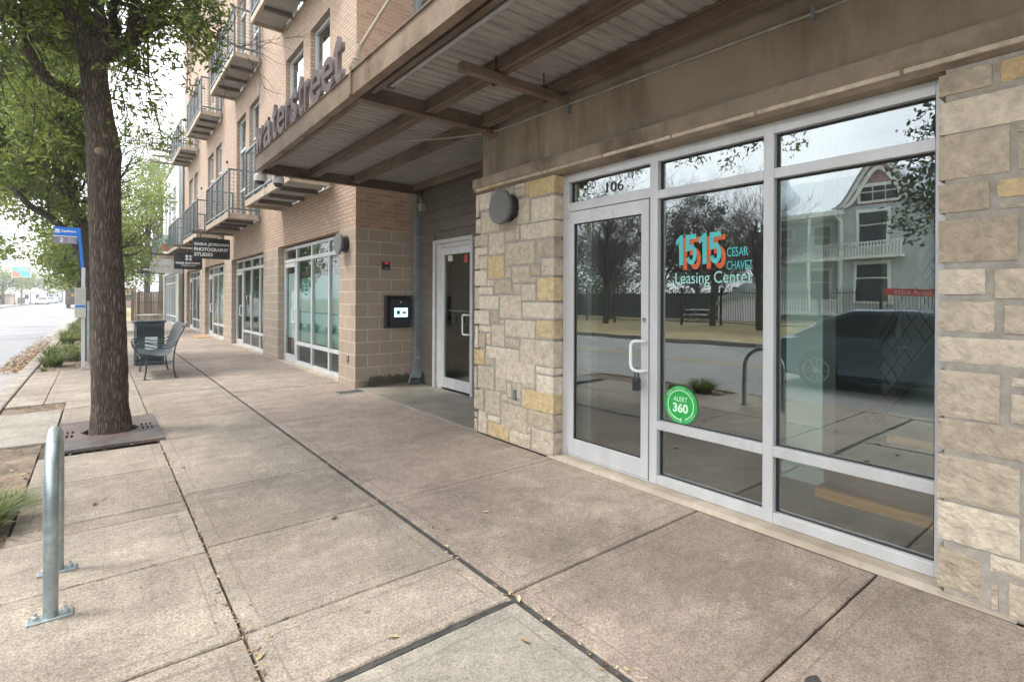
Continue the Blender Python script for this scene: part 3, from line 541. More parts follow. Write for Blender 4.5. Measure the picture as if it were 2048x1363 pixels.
pa=make_pier('stone_pier',STONES_A,(3.253,3.36,3.500,4.662),3.5,4.66,'narrow limestone pier between the recessed entrance and the glass office door')
# fill the unseen part of the right pier with coursed stones
zc=0
while zc<2.5:
    h=rnd.choice([.13,.2,.27]); h=min(h,2.575-zc); yy=-1.6
    while yy<-.02:
        l=min(rnd.uniform(.25,.55),.12-yy); STONES_B.append((yy,yy+l,zc,zc+h,1 if rnd.random()<.15 else 0)); yy+=l
    zc+=h
pb=make_pier('stone_pier',STONES_B,(3.252,3.37,-1.6,.692),-1.6,.705,'limestone pier with large rough blocks at the right edge')
b=MB(); b.box(3.25,3.75,-12,4.62,2.735,3.98); b.build('concrete_beam',m_conc,OFF,bevel=.01)
b=MB()   # projecting ledge with chipped lower lip
n=46; ys=[-1.6+i*(4.735+1.6)/n for i in range(n+1)]
for i in range(n):
    j=[.006*noise.noise(Vector((ys[i]*3,0,5))),.006*noise.noise(Vector((ys[i+1]*3,0,5)))]
    k=[.008*noise.noise(Vector((ys[i]*6,9,5))),.008*noise.noise(Vector((ys[i+1]*6,9,5)))]
    A=[(3.255,ys[i],2.735),(3.20+j[0],ys[i],2.728),(3.196+j[0],ys[i],2.642),(3.218+k[0],ys[i],2.618+k[0]*.5),(3.224,ys[i],2.600),(3.262,ys[i],2.5765),(3.46,ys[i],2.5765)]
    B=[(3.255,ys[i+1],2.735),(3.20+j[1],ys[i+1],2.728),(3.196+j[1],ys[i+1],2.642),(3.218+k[1],ys[i+1],2.618+k[1]*.5),(3.224,ys[i+1],2.600),(3.262,ys[i+1],2.5765),(3.46,ys[i+1],2.5765)]
    for t in range(6): b.quad(A[t],B[t],B[t+1],A[t+1])
b.add([(3.255,4.735,2.735),(3.2,4.735,2.728),(3.197,4.735,2.642),(3.218,4.735,2.618),(3.224,4.735,2.6),(3.262,4.735,2.5765),(3.46,4.735,2.5765),(3.46,4.735,2.735)],[list(range(8))])
b.build('ledge',m_conclip,OFF)
b=MB(); yy=-1.6   # thin stone course tucked under the ledge lip
while yy<4.6:
    l=rnd.uniform(.35,.8); b.box(3.212+rnd.uniform(-.004,.004),3.27,yy+.008,min(yy+l-.008,4.69),2.5975,2.623,0,rnd.choice([.2,.45,.62,.66,.5])); yy+=l
b.build('thin_stone_course',m_stone,OFF,bevel=.004)
b=MB(); b.box(3.262,3.50,.699,3.488,-.05,.028); b.add([(3.235,.43,.0),(3.235,3.56,.0),(3.262,3.56,.022),(3.262,.43,.022)],[(0,1,2,3)])
b.build('door_sill',m_sill,OFF,bevel=.006)
# upper walls and roof slab of the office (above the canopy and unseen from the street edge; lengthened to block light from behind)
b=MB(); wall_x(b,3.30,-12,4.62,3.98,16,[(-.9,.6,4.6,6.6),(1.6,3.1,4.6,6.6)]); b.quad((3.3,4.62,3.98),(5,4.62,3.98),(5,4.62,16),(3.3,4.62,16)); b.quad((3.27,-12,-.05),(3.27,-1.6,-.05),(3.27,-1.6,2.74),(3.27,-12,2.74)); b.quad((3.27,-12,-.05),(9.3,-12,-.05),(9.3,-12,16),(3.27,-12,16)); b.quad((3.3,-1.6,3.98),(3.3,4.62,3.98),(3.75,4.62,3.98),(3.75,-1.6,3.98))
b.quad((3.3,-12,16),(3.3,4.62,16),(9.3,4.62,16),(9.3,-12,16)); b.quad((9.3,-12,-.05),(9.3,8.1,-.05),(9.3,8.1,16),(9.3,-12,16))
b.build('upper_wall',m_stucco_g,OFF)
for (a,c) in ((-.9,.6),(1.6,3.1)):
    b=MB(); frame(b,3.38,.06,a,c,4.6,6.6,[(a+c)/2],[(5.6,a+.06,c-.06)]); fr=b.build('window_frame',m_alum,OFF); b=MB(); b.quad((3.41,c,4.6),(3.41,a,4.6),(3.41,a,6.6),(3.41,c,6.6)); b.build('pane',m_glass2,fr)
# interior shell
b=MB(); b.box(3.47,9.2,-1.5,4.6,-.05,.027); b.build('interior_floor',m_int_floor,OFF)
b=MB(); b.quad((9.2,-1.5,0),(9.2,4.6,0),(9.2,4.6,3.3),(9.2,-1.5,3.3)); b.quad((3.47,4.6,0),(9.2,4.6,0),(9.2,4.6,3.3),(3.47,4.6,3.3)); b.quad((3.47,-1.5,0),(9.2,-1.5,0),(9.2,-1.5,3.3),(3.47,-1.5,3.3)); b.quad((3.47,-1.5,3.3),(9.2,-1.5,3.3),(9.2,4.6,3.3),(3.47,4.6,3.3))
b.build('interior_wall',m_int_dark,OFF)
b=MB(); b.box(4.35,4.60,1.66,1.93,.05,3.3); b.box(4.325,4.62,1.64,1.955,.027,.15); b.build('column',noisy('column_paint',(.74,.82,.77),(.78,.86,.81),2,.7,.03,30),OFF,bevel=.004)
b=MB(); b.box(3.50,3.58,3.26,3.44,.03,3.2); b.build('side_partition',m_int_wall,OFF)
# shopfront frame: jambs, mullions, rails
XF=3.36
b=MB(); X,T=XF,.11
b.box(X,X+T,3.412,3.487,.03,2.575); b.box(X,X+T,.700,.755,.03,2.575)
b.box(X,X+T,2.450,2.520,.03,2.575); b.box(X,X+T,1.572,1.638,.03,2.575)
for (a,c) in ((.755,1.572),(1.638,2.450)):
    b.box(X+.002,X+T,a,c,.03,.098); b.box(X+.002,X+T,a,c,.452,.518); b.box(X+.002,X+T,a,c,2.216,2.280); b.box(X+.002,X+T,a,c,2.500,2.575)
b.box(X+.002,X+T,2.520,3.412,2.500,2.575); b.box(X+.002,X+T,2.520,3.412,2.235,2.312)
b.box(X-.004,X+T,2.520,3.412,.03,.042)
SF=b.build('shopfront_frame',m_alum,OFF,bevel=.003)
b=MB()
def gask(y0,y1,z0,z1,x=XF+.042,t=.012):
    b.box(x,x+.03,y0,y0+t,z0,z1); b.box(x,x+.03,y1-t,y1,z0,z1); b.box(x,x+.03,y0+t,y1-t,z0,z0+t*.6); b.box(x,x+.03,y0+t,y1-t,z1-t,z1)
panes=[(.755,1.572,.098,.452),(.755,1.572,.518,2.216),(.755,1.572,2.280,2.500),(1.638,2.450,.098,.452),(1.638,2.450,.518,2.216),(1.638,2.450,2.280,2.500),(2.520,3.412,2.312,2.500)]
for p in panes: gask(*p)
b.build('gasket',m_gasket,SF)
XG=XF+.052
for i,p in enumerate(panes):
    q_=MB(); tl=[0,.0012,.006,0,.0004,.002,.002][i]
    q_.quad((XG,p[1],p[2]),(XG,p[0],p[2]),(XG-tl*0,p[0],p[3]),(XG-tl*0,p[1],p[3])); q_.build('pane',m_glass,SF)
# vinyl lettering
XV=XG-.004
def T_(s,y,z,w_,h_,m,nm='window_lettering',dx=0,off=0): return text(s,.1,MW(XV-dx,y,z),m,nm,SF,depth=.0006,fit=(w_,h_),off=off)
def digits(y,z,w_,h,m,nm,dx):
    one=[(.42,0),(.95,0),(.95,1),(.55,1),(.0,.84),(.0,.66),(.42,.74)]
    five=[(.0,1),(.96,1),(.96,.84),(.36,.84),(.36,.64)]+[(.5+.5*math.cos(a),.33+.33*math.sin(a)) for a in [R(85-10*k) for k in range(27)]]+[(.0,.26),(.36,.26)]+[(.5+.145*math.cos(a),.30+.145*math.sin(a)) for a in [R(-165+14*k) for k in range(12)]]+[(.64,.40),(.60,.49),(.50,.51),(.36,.46),(.0,.44)]
    q=MB(); cw=w_/4.35; x=0
    for g_ in (one,five,one,five):
        f_=.72 if g_ is one else 1.0
        P_=[(XV-dx,y-(x+p[0]*cw*f_),z+p[1]*h) for p in g_]; n=len(P_)
        q.add(P_+[(XV-dx+.0008,p[1],p[2]) for p in P_],[list(range(n)),list(range(n,2*n))[::-1]]+[(i,(i+1)%n,n+(i+1)%n,n+i) for i in range(n)]); x+=cw*(f_+.22)
    o=q.build(nm,m,SF); return o
digits(2.283,1.664,.385,.236,m_orange,'orange_street_number',0); digits(2.316,1.700,.385,.222,m_teal,'teal_street_number',.0022)
T_('CESAR',1.912,1.742,.150,.062,m_teal); T_('CHAVEZ',1.912,1.652,.180,.060,m_teal)
T_('Leasing Center',2.322,1.536,.595,.110,m_pale,'leasing_lettering')
T_('106',3.01,2.352,.185,.085,m_gasket,'unit_number')
# round green sticker
def disc(cy,cz,r,m,x,name,parent,seg=48,ring=None):
    q_=MB(); 
    if ring is None: q_.add([(x,cy-r*math.cos(2*math.pi*k/seg),cz+r*math.sin(2*math.pi*k/seg)) for k in range(seg)],[list(range(seg))[::-1]])
    else:
        r2,a0,a1=ring; n_=60
        P=[(a0+(a1-a0)*k/n_) for k in range(n_+1)]
        q_.add([(x,cy-rr*math.cos(a),cz+rr*math.sin(a)) for a in P for rr in (r,r2)],[(2*k,2*k+1,2*k+3,2*k+2) for k in range(n_)])
    return q_.build(name,m,parent)
sy,sz=2.272,.661
disc(sy,sz,.142,m_green,XV-.001,'round_sticker',SF)
disc(sy,sz,.112,m_lightgreen,XV-.003,'sticker_ring',SF,ring=(.105,R(-70),R(268)))
text('ALERT',.1,MW(XV-.003,sy+.060,sz+.025),m_lightgreen,'sticker_lettering',SF,depth=.0004,fit=(.118,.036),off=.001)
text('360',.1,MW(XV-.003,sy+.066,sz-.058),m_lightgreen,'sticker_lettering',SF,depth=.0004,fit=(.130,.072),off=.004)
q_=MB(); q_.add([(XV-.003,sy+.012,sz-.108),(XV-.003,sy-.012,sz-.092),(XV-.003,sy-.006,sz-.108),(XV-.003,sy-.012,sz-.124)],[(3,2,1,0)]); q_.build('sticker_arrow',m_lightgreen,SF)
def arctext(s,r,a0,step,size,flip=False):
    obs=[]
    for i,ch in enumerate(s):
        if ch==' ': continue
        a=a0-step*i if not flip else a0+step*i
        rot=Matrix.Rotation(a-math.pi/2 if not flip else a+math.pi/2,4,'Z')
        M=MW(XV-.003,sy,sz)@Matrix.Translation((r*math.cos(a),r*math.sin(a),0))@rot
        obs.append(text(ch,size,M,m_lightgreen,'t',None,depth=.0003,align='CENTER'))
    return joinobj(obs,'sticker_rim_lettering',SF)
arctext('MONITORED',.119,R(150),R(9.0),.021); arctext('24/7',.119,R(60),R(9.0),.021); arctext('PROTECTED',.131,R(205),R(8.6),.019,True); arctext('SECURE',.131,R(291),R(8.6),.019,True)
# the glazed door
D=MB(); x=XF-.006; t=.048
D.box(x,x+t,2.528,2.598,.046,2.228); D.box(x,x+t,3.345,3.408,.046,2.228); D.box(x+.002,x+t,2.598,3.345,.046,.192); D.box(x+.002,x+t,2.598,3.345,2.118,2.228)
DR=D.build('glass_door',m_alum,OFF,bevel=.003)
q_=MB(); q_.quad((x+.026,3.345,.192),(x+.026,2.598,.192),(x+.026,2.598,2.118),(x+.026,3.345,2.118)); q_.build('pane',m_glass,DR)
q_=MB(); q_.box(x+.014,x+.03,2.598,2.606,.192,2.118); q_.box(x+.014,x+.03,3.337,3.345,.192,2.118); q_.box(x+.014,x+.03,2.606,3.337,.192,.198); q_.box(x+.014,x+.03,2.606,3.337,2.110,2.118); q_.build('gasket',m_gasket,DR)
hx=x-.062
def arcpts(c0,c1,r,n=6): return None
hp=[(x,2.545,1.118),(x-.03,2.545,1.120),(hx,2.560,1.122),(hx-.004,2.58,1.122),(hx-.004,2.612,1.118),(hx-.004,2.634,1.105),(hx-.004,2.644,1.08),(hx-.004,2.645,.95),(hx-.004,2.640,.915),(hx-.004,2.622,.897),(hx-.004,2.59,.890),(hx,2.560,.889),(x-.03,2.545,.889),(x,2.545,.889)]
q_=MB(); q_.tube(hp,.0125,12); q_.build('pull_handle',m_white,DR,smooth=True,auto=50)
q_=MB(); q_.lathe([(.0,-.008),(.017,-.008),(.021,-.002),(.021,.002)],(x-.002,2.563,1.285),20,axis='x'); q_.build('lock_cylinder',m_chrome,DR,smooth=True,auto=40)
q_=MB(); q_.lathe([(.0,-.004),(.011,-.004),(.013,.0)],(x-.001,2.905,2.172),16,axis='x'); q_.build('closer_bolt',m_chrome,DR)
q_=MB(); q_.box(x+.05,x+.075,2.6,3.34,1.06,1.105); q_.build('push_bar',m_darkbronze,DR)
for zz in (.075,2.195):
    q_=MB(); q_.lathe([(.013,-.028),(.013,.028)],(x+.004,3.412,zz),12); q_.build('hinge',m_alumdark,DR)
# key box hanging on the handle
KB=thing('key_lock_box','small black key box hanging from the white pull handle of the office door','lock box',(hx-.01,2.585,.80))
q_=MB(); q_.box(hx-.024,hx+.018,2.556,2.616,.735,.838); q_.build('box_body',m_black,KB,bevel=.009,bseg=3)
q_=MB(); q_.tube([(hx-.002,2.602,.838),(hx-.002,2.602,.89),(hx-.002,2.596,.908),(hx-.002,2.586,.914),(hx-.002,2.577,.908),(hx-.002,2.571,.89),(hx-.002,2.571,.838)],.0045,8); q_.build('shackle',m_darkbronze,KB,smooth=True)
# stairs inside, seen through the right-hand pane
ST=thing('interior_stair','timber and steel stair with mesh panel behind the right-hand shop window','stair',(4.6,1.0,.03))
q_=MB(); q_.box(3.74,4.55,.15,1.47,.03,.150); q_.build('platform_base',noisy('stair_base_concrete',(.10,.105,.095),(.14,.145,.13),3,.7,.1,40),ST)
q_=MB(); q_.box(3.735,3.775,.15,1.475,.142,.208); q_.build('platform_edge',m_wood,ST,bevel=.003)
q_=MB(); q_.box(3.775,4.55,.15,1.475,.151,.203); q_.build('platform_top',m_woodtop,ST)
for (xx,zz) in ((4.75,.36),):
    q_=MB(); q_.box(xx,xx+.04,.3,1.36,zz,zz+.05); q_.build('tread',m_wood,ST); q_=MB(); q_.box(xx+.04,xx+.35,.3,1.36,zz+.003,zz+.047); q_.build('tread',m_woodtop,ST)
def stringer(x0,y0,z0,y1,z1,w=.10):
    q_=MB(); q_.bar((x0,y0,z0),(x0,y1,z1),.05,w,0,(1,0,0)); q_.bar((x0,y0,z0),(x0,y1,z1),.05,w); return q_
stringer(5.0,1.52,1.10,.95,2.30,.11).build('stringer',m_darkbronze,ST)
stringer(5.02,1.55,.45,.80,1.55,.09).build('stringer',m_darkbronze,ST)
q_=MB()
yA,yB,zA,zB=.62,1.50,.3,2.3
for k in range(-14,30):
    for sgn in (1,-1):
        pts=[]
        for t in (0,1):
            y=yA+(yB-yA)*t; z=zA+k*.155+(y-yA)*1.75*sgn+(0 if sgn>0 else 1.5); pts.append((5.01,y,z))
        a,c=Vector(pts[0]),Vector(pts[1])
        # clip to the slanted panel between the two stringers
        seg=[]
        for s_ in range(41):
            p=a.lerp(c,s_/40); up=2.30-(p.y-.95)*2.1; lo=1.50-(p.y-.80)*1.48
            if lo+.0<p.z<up and zA<p.z<2.6: seg.append(p)
        if len(seg)>2: q_.bar(seg[0],seg[-1],.007,.007)
q_.build('mesh_panel',m_gasket,ST)
q_=MB(); q_.quad((5.12,1.5,.35),(5.12,.6,.35),(5.12,.6,2.5),(5.12,1.5,2.5)); q_.build('landing_wall',m_int_wall,ST)
# pendant behind the glass
PL=thing('ceiling_spotlight','small round spotlight inside beside the column near the window head','lamp',(4.3,2.12,2.0))
q_=MB(); q_.lathe([(.0,.0),(.035,.0),(.045,-.05),(.045,-.1),(.0,-.1)],(4.3,2.12,2.10),16); q_.build('lamp_head',m_chrome,PL,smooth=True,auto=40)
q_=MB(); q_.tube([(4.3,2.12,2.1),(4.3,2.12,3.3)],.006,6); q_.build('stem',m_gasket,PL)
# ================= recessed entrance =================
b=MB(); XS=4.30; z=.02; k=0
while z<8.9:
    h=.178; z1=min(z+h,9)
    for (a,c) in ([(4.62,6.30),(7.46,8.07)] if z<2.36 and z1>0 else [(4.62,8.07)]):
        zz1=z1
        b.add([(XS,a,zz1),(XS,c,zz1),(XS-.014,c,z),(XS-.014,a,z)],[(0,1,2,3)]); b.add([(XS-.014,a,z),(XS-.014,c,z),(XS+.004,c,z-.003),(XS+.004,a,z-.003)],[(0,1,2,3)])
    z+=h; k+=1
b.box(XS+.01,XS+.05,6.30,7.46,2.385,2.56)
b.build('lap_siding_wall',m_siding,OFF)
q_=MB(); 
q_.box(4.262,4.40,7.385,7.455,.012,2.37); q_.box(4.262,4.40,6.31,6.36,.012,2.37); q_.box(4.262,4.40,6.36,7.385,2.31,2.37); q_.box(4.30,4.38,7.265,7.385,.012,2.31); q_.box(4.30,4.38,7.225,7.265,.012,2.31); q_.box(4.302,4.38,6.36,7.225,2.24,2.31)
EF=q_.build('entrance_frame',m_whitedoor,OFF,bevel=.004)
q_=MB(); x=4.30; q_.box(x,x+.045,7.160,7.222,.04,2.235); q_.box(x,x+.045,6.365,6.43,.04,2.235); q_.box(x+.002,x+.045,6.43,7.16,.04,.20); q_.box(x+.002,x+.045,6.43,7.16,2.125,2.235)
ED=q_.build('entrance_door',m_alum,OFF,bevel=.003)
q_=MB(); q_.quad((x+.024,7.16,.2),(x+.024,6.43,.2),(x+.024,6.43,2.125),(x+.024,7.16,2.125)); q_.build('pane',m_doorglass,ED)
q_=MB(); q_.tube([(x,6.40,1.20),(x-.05,6.40,1.20),(x-.065,6.42,1.20),(x-.065,6.50,1.20),(x-.065,6.52,1.18),(x-.065,6.52,.93),(x-.065,6.50,.91),(x-.065,6.42,.91),(x-.05,6.40,.91),(x,6.40,.91)],.012,10); q_.build('pull_handle',m_white,ED,smooth=True,auto=50)
q_=MB(); q_.box(x+.06,x+.085,6.43,7.16,1.235,1.26); q_.build('push_bar',m_alum,ED)
q_=MB(); q_.box(x+.01,x+.02,6.93,7.06,2.02,2.11); q_.build('sticker_white',plain('pale_notice',(.45,.47,.43),.6),ED)
q_=MB(); q_.box(x+.01,x+.02,6.50,6.60,1.98,2.10); q_.build('sticker_red',plain('dim_red_notice',(.3,.05,.03),.6),ED)
q_=MB(); q_.box(5.8,5.85,5.5,8.0,0.0,3.3); q_.box(4.42,5.8,7.62,7.66,0,3.3); q_.build('lobby_wall',noisy('warm_lobby_wall',(.42,.38,.31),(.48,.44,.36),2,.8,.05,30),OFF); q_=MB(); q_.box(4.36,5.8,4.7,8.05,-.05,.01); q_.build('lobby_floor',plain('lobby_dark_mat',(.03,.03,.032),.7),OFF)
for i,(yy,sh) in enumerate(((7.08,0),(6.94,1),(6.70,0))):
    t_=thing('hanging_lock_box',['square black lock box hanging leftmost on the bar of the entrance door','round black combination lock hanging in the middle of the entrance door bar','bunch of small black locks hanging nearest the entrance door handle'][i],'lock box',(4.36,yy,1.2))
    q_=MB(); xx=4.345
    q_.tube([(xx+.03,yy+.02,1.17),(xx+.03,yy+.02,1.24),(xx+.03,yy,1.262),(xx+.03,yy-.02,1.24),(xx+.03,yy-.02,1.17)],.006,6)
    q_.build('shackle',m_darkbronze,t_)
    q_=MB()
    if sh: q_.lathe([(0,0),(.055,0),(.06,.01),(.06,.035),(0,.035)],(xx,yy,1.115),20,axis='x')
    else: q_.box(xx,xx+.035,yy-.04,yy+.04,1.08,1.18)
    q_.build('lock_body',m_black,t_,bevel=.004)
# small grey outlet cover on the stone pier
q_=MB(); q_.box(3.228,3.262,4.015,4.062,.445,.548); t_=q_.build('outlet_cover',m_lampface,None,bevel=.006); tag(t_,'small grey weatherproof outlet box low on the stone pier','outlet box')
m_pipe=noisy('dusty_conduit',(.24,.215,.18),(.34,.31,.27),8,.6,.05,40)
# ================= steel canopy =================
CN=thing('steel_canopy','brown steel canopy with ribbed metal deck over the entrance, carrying the letters','canopy',(3.2,3,3.18))
def channel(b,axis,c0,c1,a,z0,z1,w,flip=1,t=.012):
    """C channel: web plus two flanges. axis 'y': runs y from c0..c1 at x=a; 'x': runs x at y=a"""
    def bx(u0,u1,za,zb):
        u0,u1=min(u0,u1),max(u0,u1)
        if axis=='y': b.box(u0,u1,c0,c1,za,zb)
        else: b.box(c0,c1,u0,u1,za,zb)
    bx(a,a+flip*t,z0,z1); bx(a+flip*t,a+flip*w,z0,z0+t); bx(a+flip*t,a+flip*w,z1-t,z1)
def ibeam(b,axis,c0,c1,a,z0,z1,w,t=.014):
    def bx(u0,u1,za,zb):
        if axis=='y': b.box(u0,u1,c0,c1,za,zb)
        else: b.box(c0,c1,u0,u1,za,zb)
    bx(a-w/2,a+w/2,z0,z0+t); bx(a-w/2,a+w/2,z1-t,z1); bx(a-t/2,a+t/2,z0+t,z1-t)
b=MB(); channel(b,'y',-12,7.93,1.72,3.200,3.400,.075,1); b.box(1.705,1.72,-12,7.93,3.394,3.402); b.box(1.70,1.722,4.40,4.445,3.20,3.394)
b.build('fascia_beam',m_fascia,CN,bevel=.002)
b=MB(); channel(b,'y',-12,4.36,1.86,3.235,3.345,.05,1); b.build('inner_edge_channel',m_steel,CN,bevel=.002)
b=MB(); channel(b,'y',4.50,7.86,1.83,3.225,3.335,.05,1); b.build('inner_edge_channel',m_steel,CN,bevel=.002)
for (ya_,x1) in ((4.43,3.25),(1.0,3.25),(-2.5,3.25),(-5.5,3.25),(7.87,4.28)):
    b=MB(); ibeam(b,'x',1.795,x1,ya_,3.172,3.368,.09); b.build('cross_beam',m_steel,CN,bevel=.002)
b=MB(); b.box(3.13,3.25,4.385,4.475,3.15,3.172); b.box(3.235,3.25,4.36,4.5,3.12,3.40); b.build('wall_bracket',m_steel,CN)
for xx in (2.475,3.11):
    for (a,c) in ((-5.455,-2.545),(-2.455,.955),(1.045,4.385),(4.475,7.825)):
        b=MB(); channel(b,'y',a,c,xx,3.205,3.318,.055,1); channel(b,'y',a,c,xx-.0121,3.205,3.318,.04,-1); b.build('purlin',m_steel,CN,bevel=.002)
b=MB(); channel(b,'y',4.64,7.82,4.10,3.205,3.318,.055,1); b.build('purlin',m_steel,CN)
def deck(b,x0,x1,y0,y1,z,p=.10,h=.014):
    y=y0
    while y<y1-1e-6:
        prof=[(0,0),(.045,0),(.052,h),(.093,h),(p,0)]
        for (a,za),(c,zc) in zip(prof,prof[1:]):
            ya_,yc_=min(y+a,y1),min(y+c,y1)
            if yc_>ya_: b.quad((x0,ya_,z+za),(x1,ya_,z+za),(x1,yc_,z+zc),(x0,yc_,z+zc))
        y+=p
b=MB(); deck(b,1.80,3.25,-12,4.62,3.322); deck(b,1.80,4.29,4.63,7.92,3.322); b.build('deck',m_deck,CN)  # unseen run behind the camera added to cut light under the canopy
b=MB(); b.box(1.80,3.24,-12,4.62,3.37,3.385); b.box(1.80,4.29,4.63,7.92,3.37,3.385); b.build('roof_sheet',m_deck,CN)
b=MB(); b.tube([(1.775,4.43,3.60),(3.25,4.43,6.35)],.016,10); b.build('tie_rod',m_fascia,CN,smooth=True,auto=40)
b=MB(); b.tube([(1.765,4.43,3.52),(1.785,4.43,3.62)],.028,10); b.tube([(1.76,4.43,3.55),(1.79,4.43,3.66)],.02,8); b.lathe([(0,-.03),(.05,-.03),(.05,.03),(0,.03)],(1.755,4.43,3.46),14,axis='y'); b.box(1.73,1.79,4.37,4.49,3.402,3.43); b.build('clevis',noisy('rusty_clevis',(.25,.2,.15),(.38,.31,.24),30,.8,.5,60),CN,bevel=.002)
b=MB(); b.tube([(3.30,3.2,3.3),(3.30,3.2,3.3001)],.01,4)
LT=thing('linear_light','long grey linear light fitted under the front edge of the canopy','light fitting',(1.98,2.2,3.28))
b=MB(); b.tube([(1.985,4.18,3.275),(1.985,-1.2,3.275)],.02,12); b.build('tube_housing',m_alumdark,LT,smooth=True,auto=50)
b=MB(); b.box(1.955,2.01,-1.2,4.2,3.296,3.32); b.lathe([(0,0),(.03,0),(.03,.05),(0,.05)],(1.985,4.175,3.272),12,axis='y'); b.build('mounting_rail',m_steel,LT)
HB=thing('hanging_bar','short brown steel bar slung crosswise under the canopy deck','bar',(2.6,3.27,3.2))
b=MB(); b.box(2.09,3.18,3.235,3.30,3.125,3.19); b.build('bar_tube',m_steel,HB,bevel=.003)
for xx in (2.42,2.92):
    b=MB(); b.tube([(xx,3.268,3.19),(xx,3.268,3.33)],.006,6); b.box(xx-.02,xx+.02,3.24,3.30,3.186,3.215); b.build('hanger',m_gasket,HB)
for xx in (2.48,3.03):
    b=MB(); b.lathe([(0,-.02),(.022,-.02),(.022,.05),(0,.05)],(xx,3.33,3.16),10,axis='y'); b.build('clamp',m_gasket,HB)
CO=thing('conduit','thin galvanised conduit run along the concrete beam above the shop window','conduit',(3.2,2,3.12))
b=MB(); b.tube([(2.60,5.4,3.19),(3.0,4.9,3.19),(3.16,4.68,3.20),(3.225,4.5,3.19),(3.235,4.3,3.178),(3.235,1.3,3.10),(3.235,-1.5,3.09)],.011,8); b.build('pipe',m_pipe,CO,smooth=True,auto=60)
for yy in (3.3,1.29):
    b=MB(); b.box(3.222,3.25,yy-.012,yy+.012,3.06+.01*(yy>2),3.135+.012*(yy>2)); b.build('strap',m_galv,CO)
CB=thing('entrance_conduit','galvanised conduit bending down from the far canopy beam into a small junction box','conduit',(4.2,7.8,3.1))
b=MB(); b.tube([(3.1,7.80,3.155),(3.9,7.79,3.155),(4.12,7.79,3.155),(4.20,7.79,3.12),(4.235,7.78,3.06),(4.235,7.78,3.0)],.013,8); b.tube([(3.95,7.86,3.13),(4.12,7.84,3.10),(4.19,7.82,2.98),(4.205,7.8,2.86),(4.235,7.76,2.82),(4.245,7.74,2.86),(4.24,7.74,2.92)],.009,8); b.build('pipe',m_pipe,CB,smooth=True,auto=60)
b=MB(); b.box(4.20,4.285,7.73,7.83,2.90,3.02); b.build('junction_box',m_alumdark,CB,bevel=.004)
# ---- letters standing on the fascia ----
SG=thing('canopy_lettering_sign','dark letters spelling waterstreet standing on the front edge of the canopy','sign',(1.75,6.4,3.402))
lay=[('w',8.19,7.80,.335),('a',7.74,7.36,.335),('t',7.30,7.09,.44),('e',7.06,6.74,.335),('r',6.69,6.51,.335),('s',6.48,6.22,.335),('t',6.20,6.01,.44),('r',5.97,5.80,.335),('e',5.77,5.44,.335),('e',5.40,5.08,.335),('t',5.07,4.86,.44)]
for ch,ya_,yb_,h in lay:
    text(ch,.4,MW(1.775,ya_-.1,3.455),m_letter,'letter_'+ch,SG,depth=.022,fit=(ya_-yb_,h),off=.004)
    q=MB(); q.box(1.77,1.79,(ya_+yb_)/2-.1-.008,(ya_+yb_)/2-.1+.008,3.40,3.46); q.build('letter_stud',m_steel,SG)
b=MB(); b.box(1.76,1.80,4.74,7.92,3.400,3.412); b.build('base_rail',m_steel,SG)
# ---- round wall lights ----
for (yy,lab) in ((4.135,'large grey disc wall light on the limestone pier'),(8.475,'grey disc wall light beside the first brick building shop window')):
    WL=thing('wall_light',lab,'wall light',(3.25,yy,2.35),'disc wall lights'); zc=2.352 if yy<5 else 2.33
    XB=3.255 if yy<5 else 3.22
    b=MB(); b.lathe([(0,-.018),(.160,-.018),(.170,-.010),(.170,.024),(.0,.024)],(XB-.135,yy,zc),48,axis='x'); b.build('disc_shade',m_lampface,WL,smooth=True,auto=35)
    b=MB(); b.lathe([(0,0),(.13,0),(.13,.09),(.14,.09),(.14,.115),(0,.115)],(XB-.112,yy,zc),40,axis='x'); b.build('lamp_body',m_black,WL,smooth=True,auto=35)
# ---- domed cameras under the canopy corner ----
for k,(xx,lab) in enumerate(((1.775,'white dome security camera at the outer corner of the canopy end'),(2.02,'white dome security camera nearer the wall on the canopy end beam'))):
    CC=thing('dome_camera',lab,'security camera',(xx,7.9,3.15),'canopy dome cameras'); 
    b=MB(); b.lathe([(0,.02),(.05,.02),(.075,.0),(.078,-.07),(.070,-.085),(0,-.085)],(xx,7.92,3.15),24); b.build('housing',m_white,CC,smooth=True,auto=40)
    b=MB(); b.lathe([(.068,-.085),(.062,-.105),(.04,-.13),(.0,-.14)],(xx,7.92,3.15),24); b.build('dome',m_carglass,CC,smooth=True)
# ================= brick apartment building =================
BB=thing('brick_apartment_building','buff brick apartment block with block piers, shopfronts and railed balconies','building',(3.22,18,0))
BX=3.22; H=19.5; P=5.145
gops=[(8.80,12.63,-.02,2.58),(13.96,17.86,-.02,2.58),(19.07,22.92,-.02,2.58),(24.24,28.14,-.02,2.58)]
FL=[3.40,7.34,11.30,15.25]
wops=[]
for k in range(4):
    o=k*P
    for f,zf in enumerate(FL):
        if f==0 and k==0: wops+= [(9.29,10.38,zf,6.60),(10.82,12.05,zf,6.60)]
        else: wops+=[(9.33+o,10.42+o,zf,zf+3.2),(10.84+o,12.05+o,zf,zf+3.2)]
b=MB(); wall_x(b,BX,8.07,29.05,-.05,2.563,gops,.16); b.quad((BX,8.07,-.05),(4.31,8.07,-.05),(4.31,8.07,2.563),(BX,8.07,2.563)); b.build('block_base_wall',m_block,BB)
b=MB(); gg=[(g[0],g[1],g[2],g[3]) for g in gops]; wall_x(b,BX,8.07,29.05,2.563,H,gg+wops,.14); b.build('front_brick_wall',m_brick,BB)
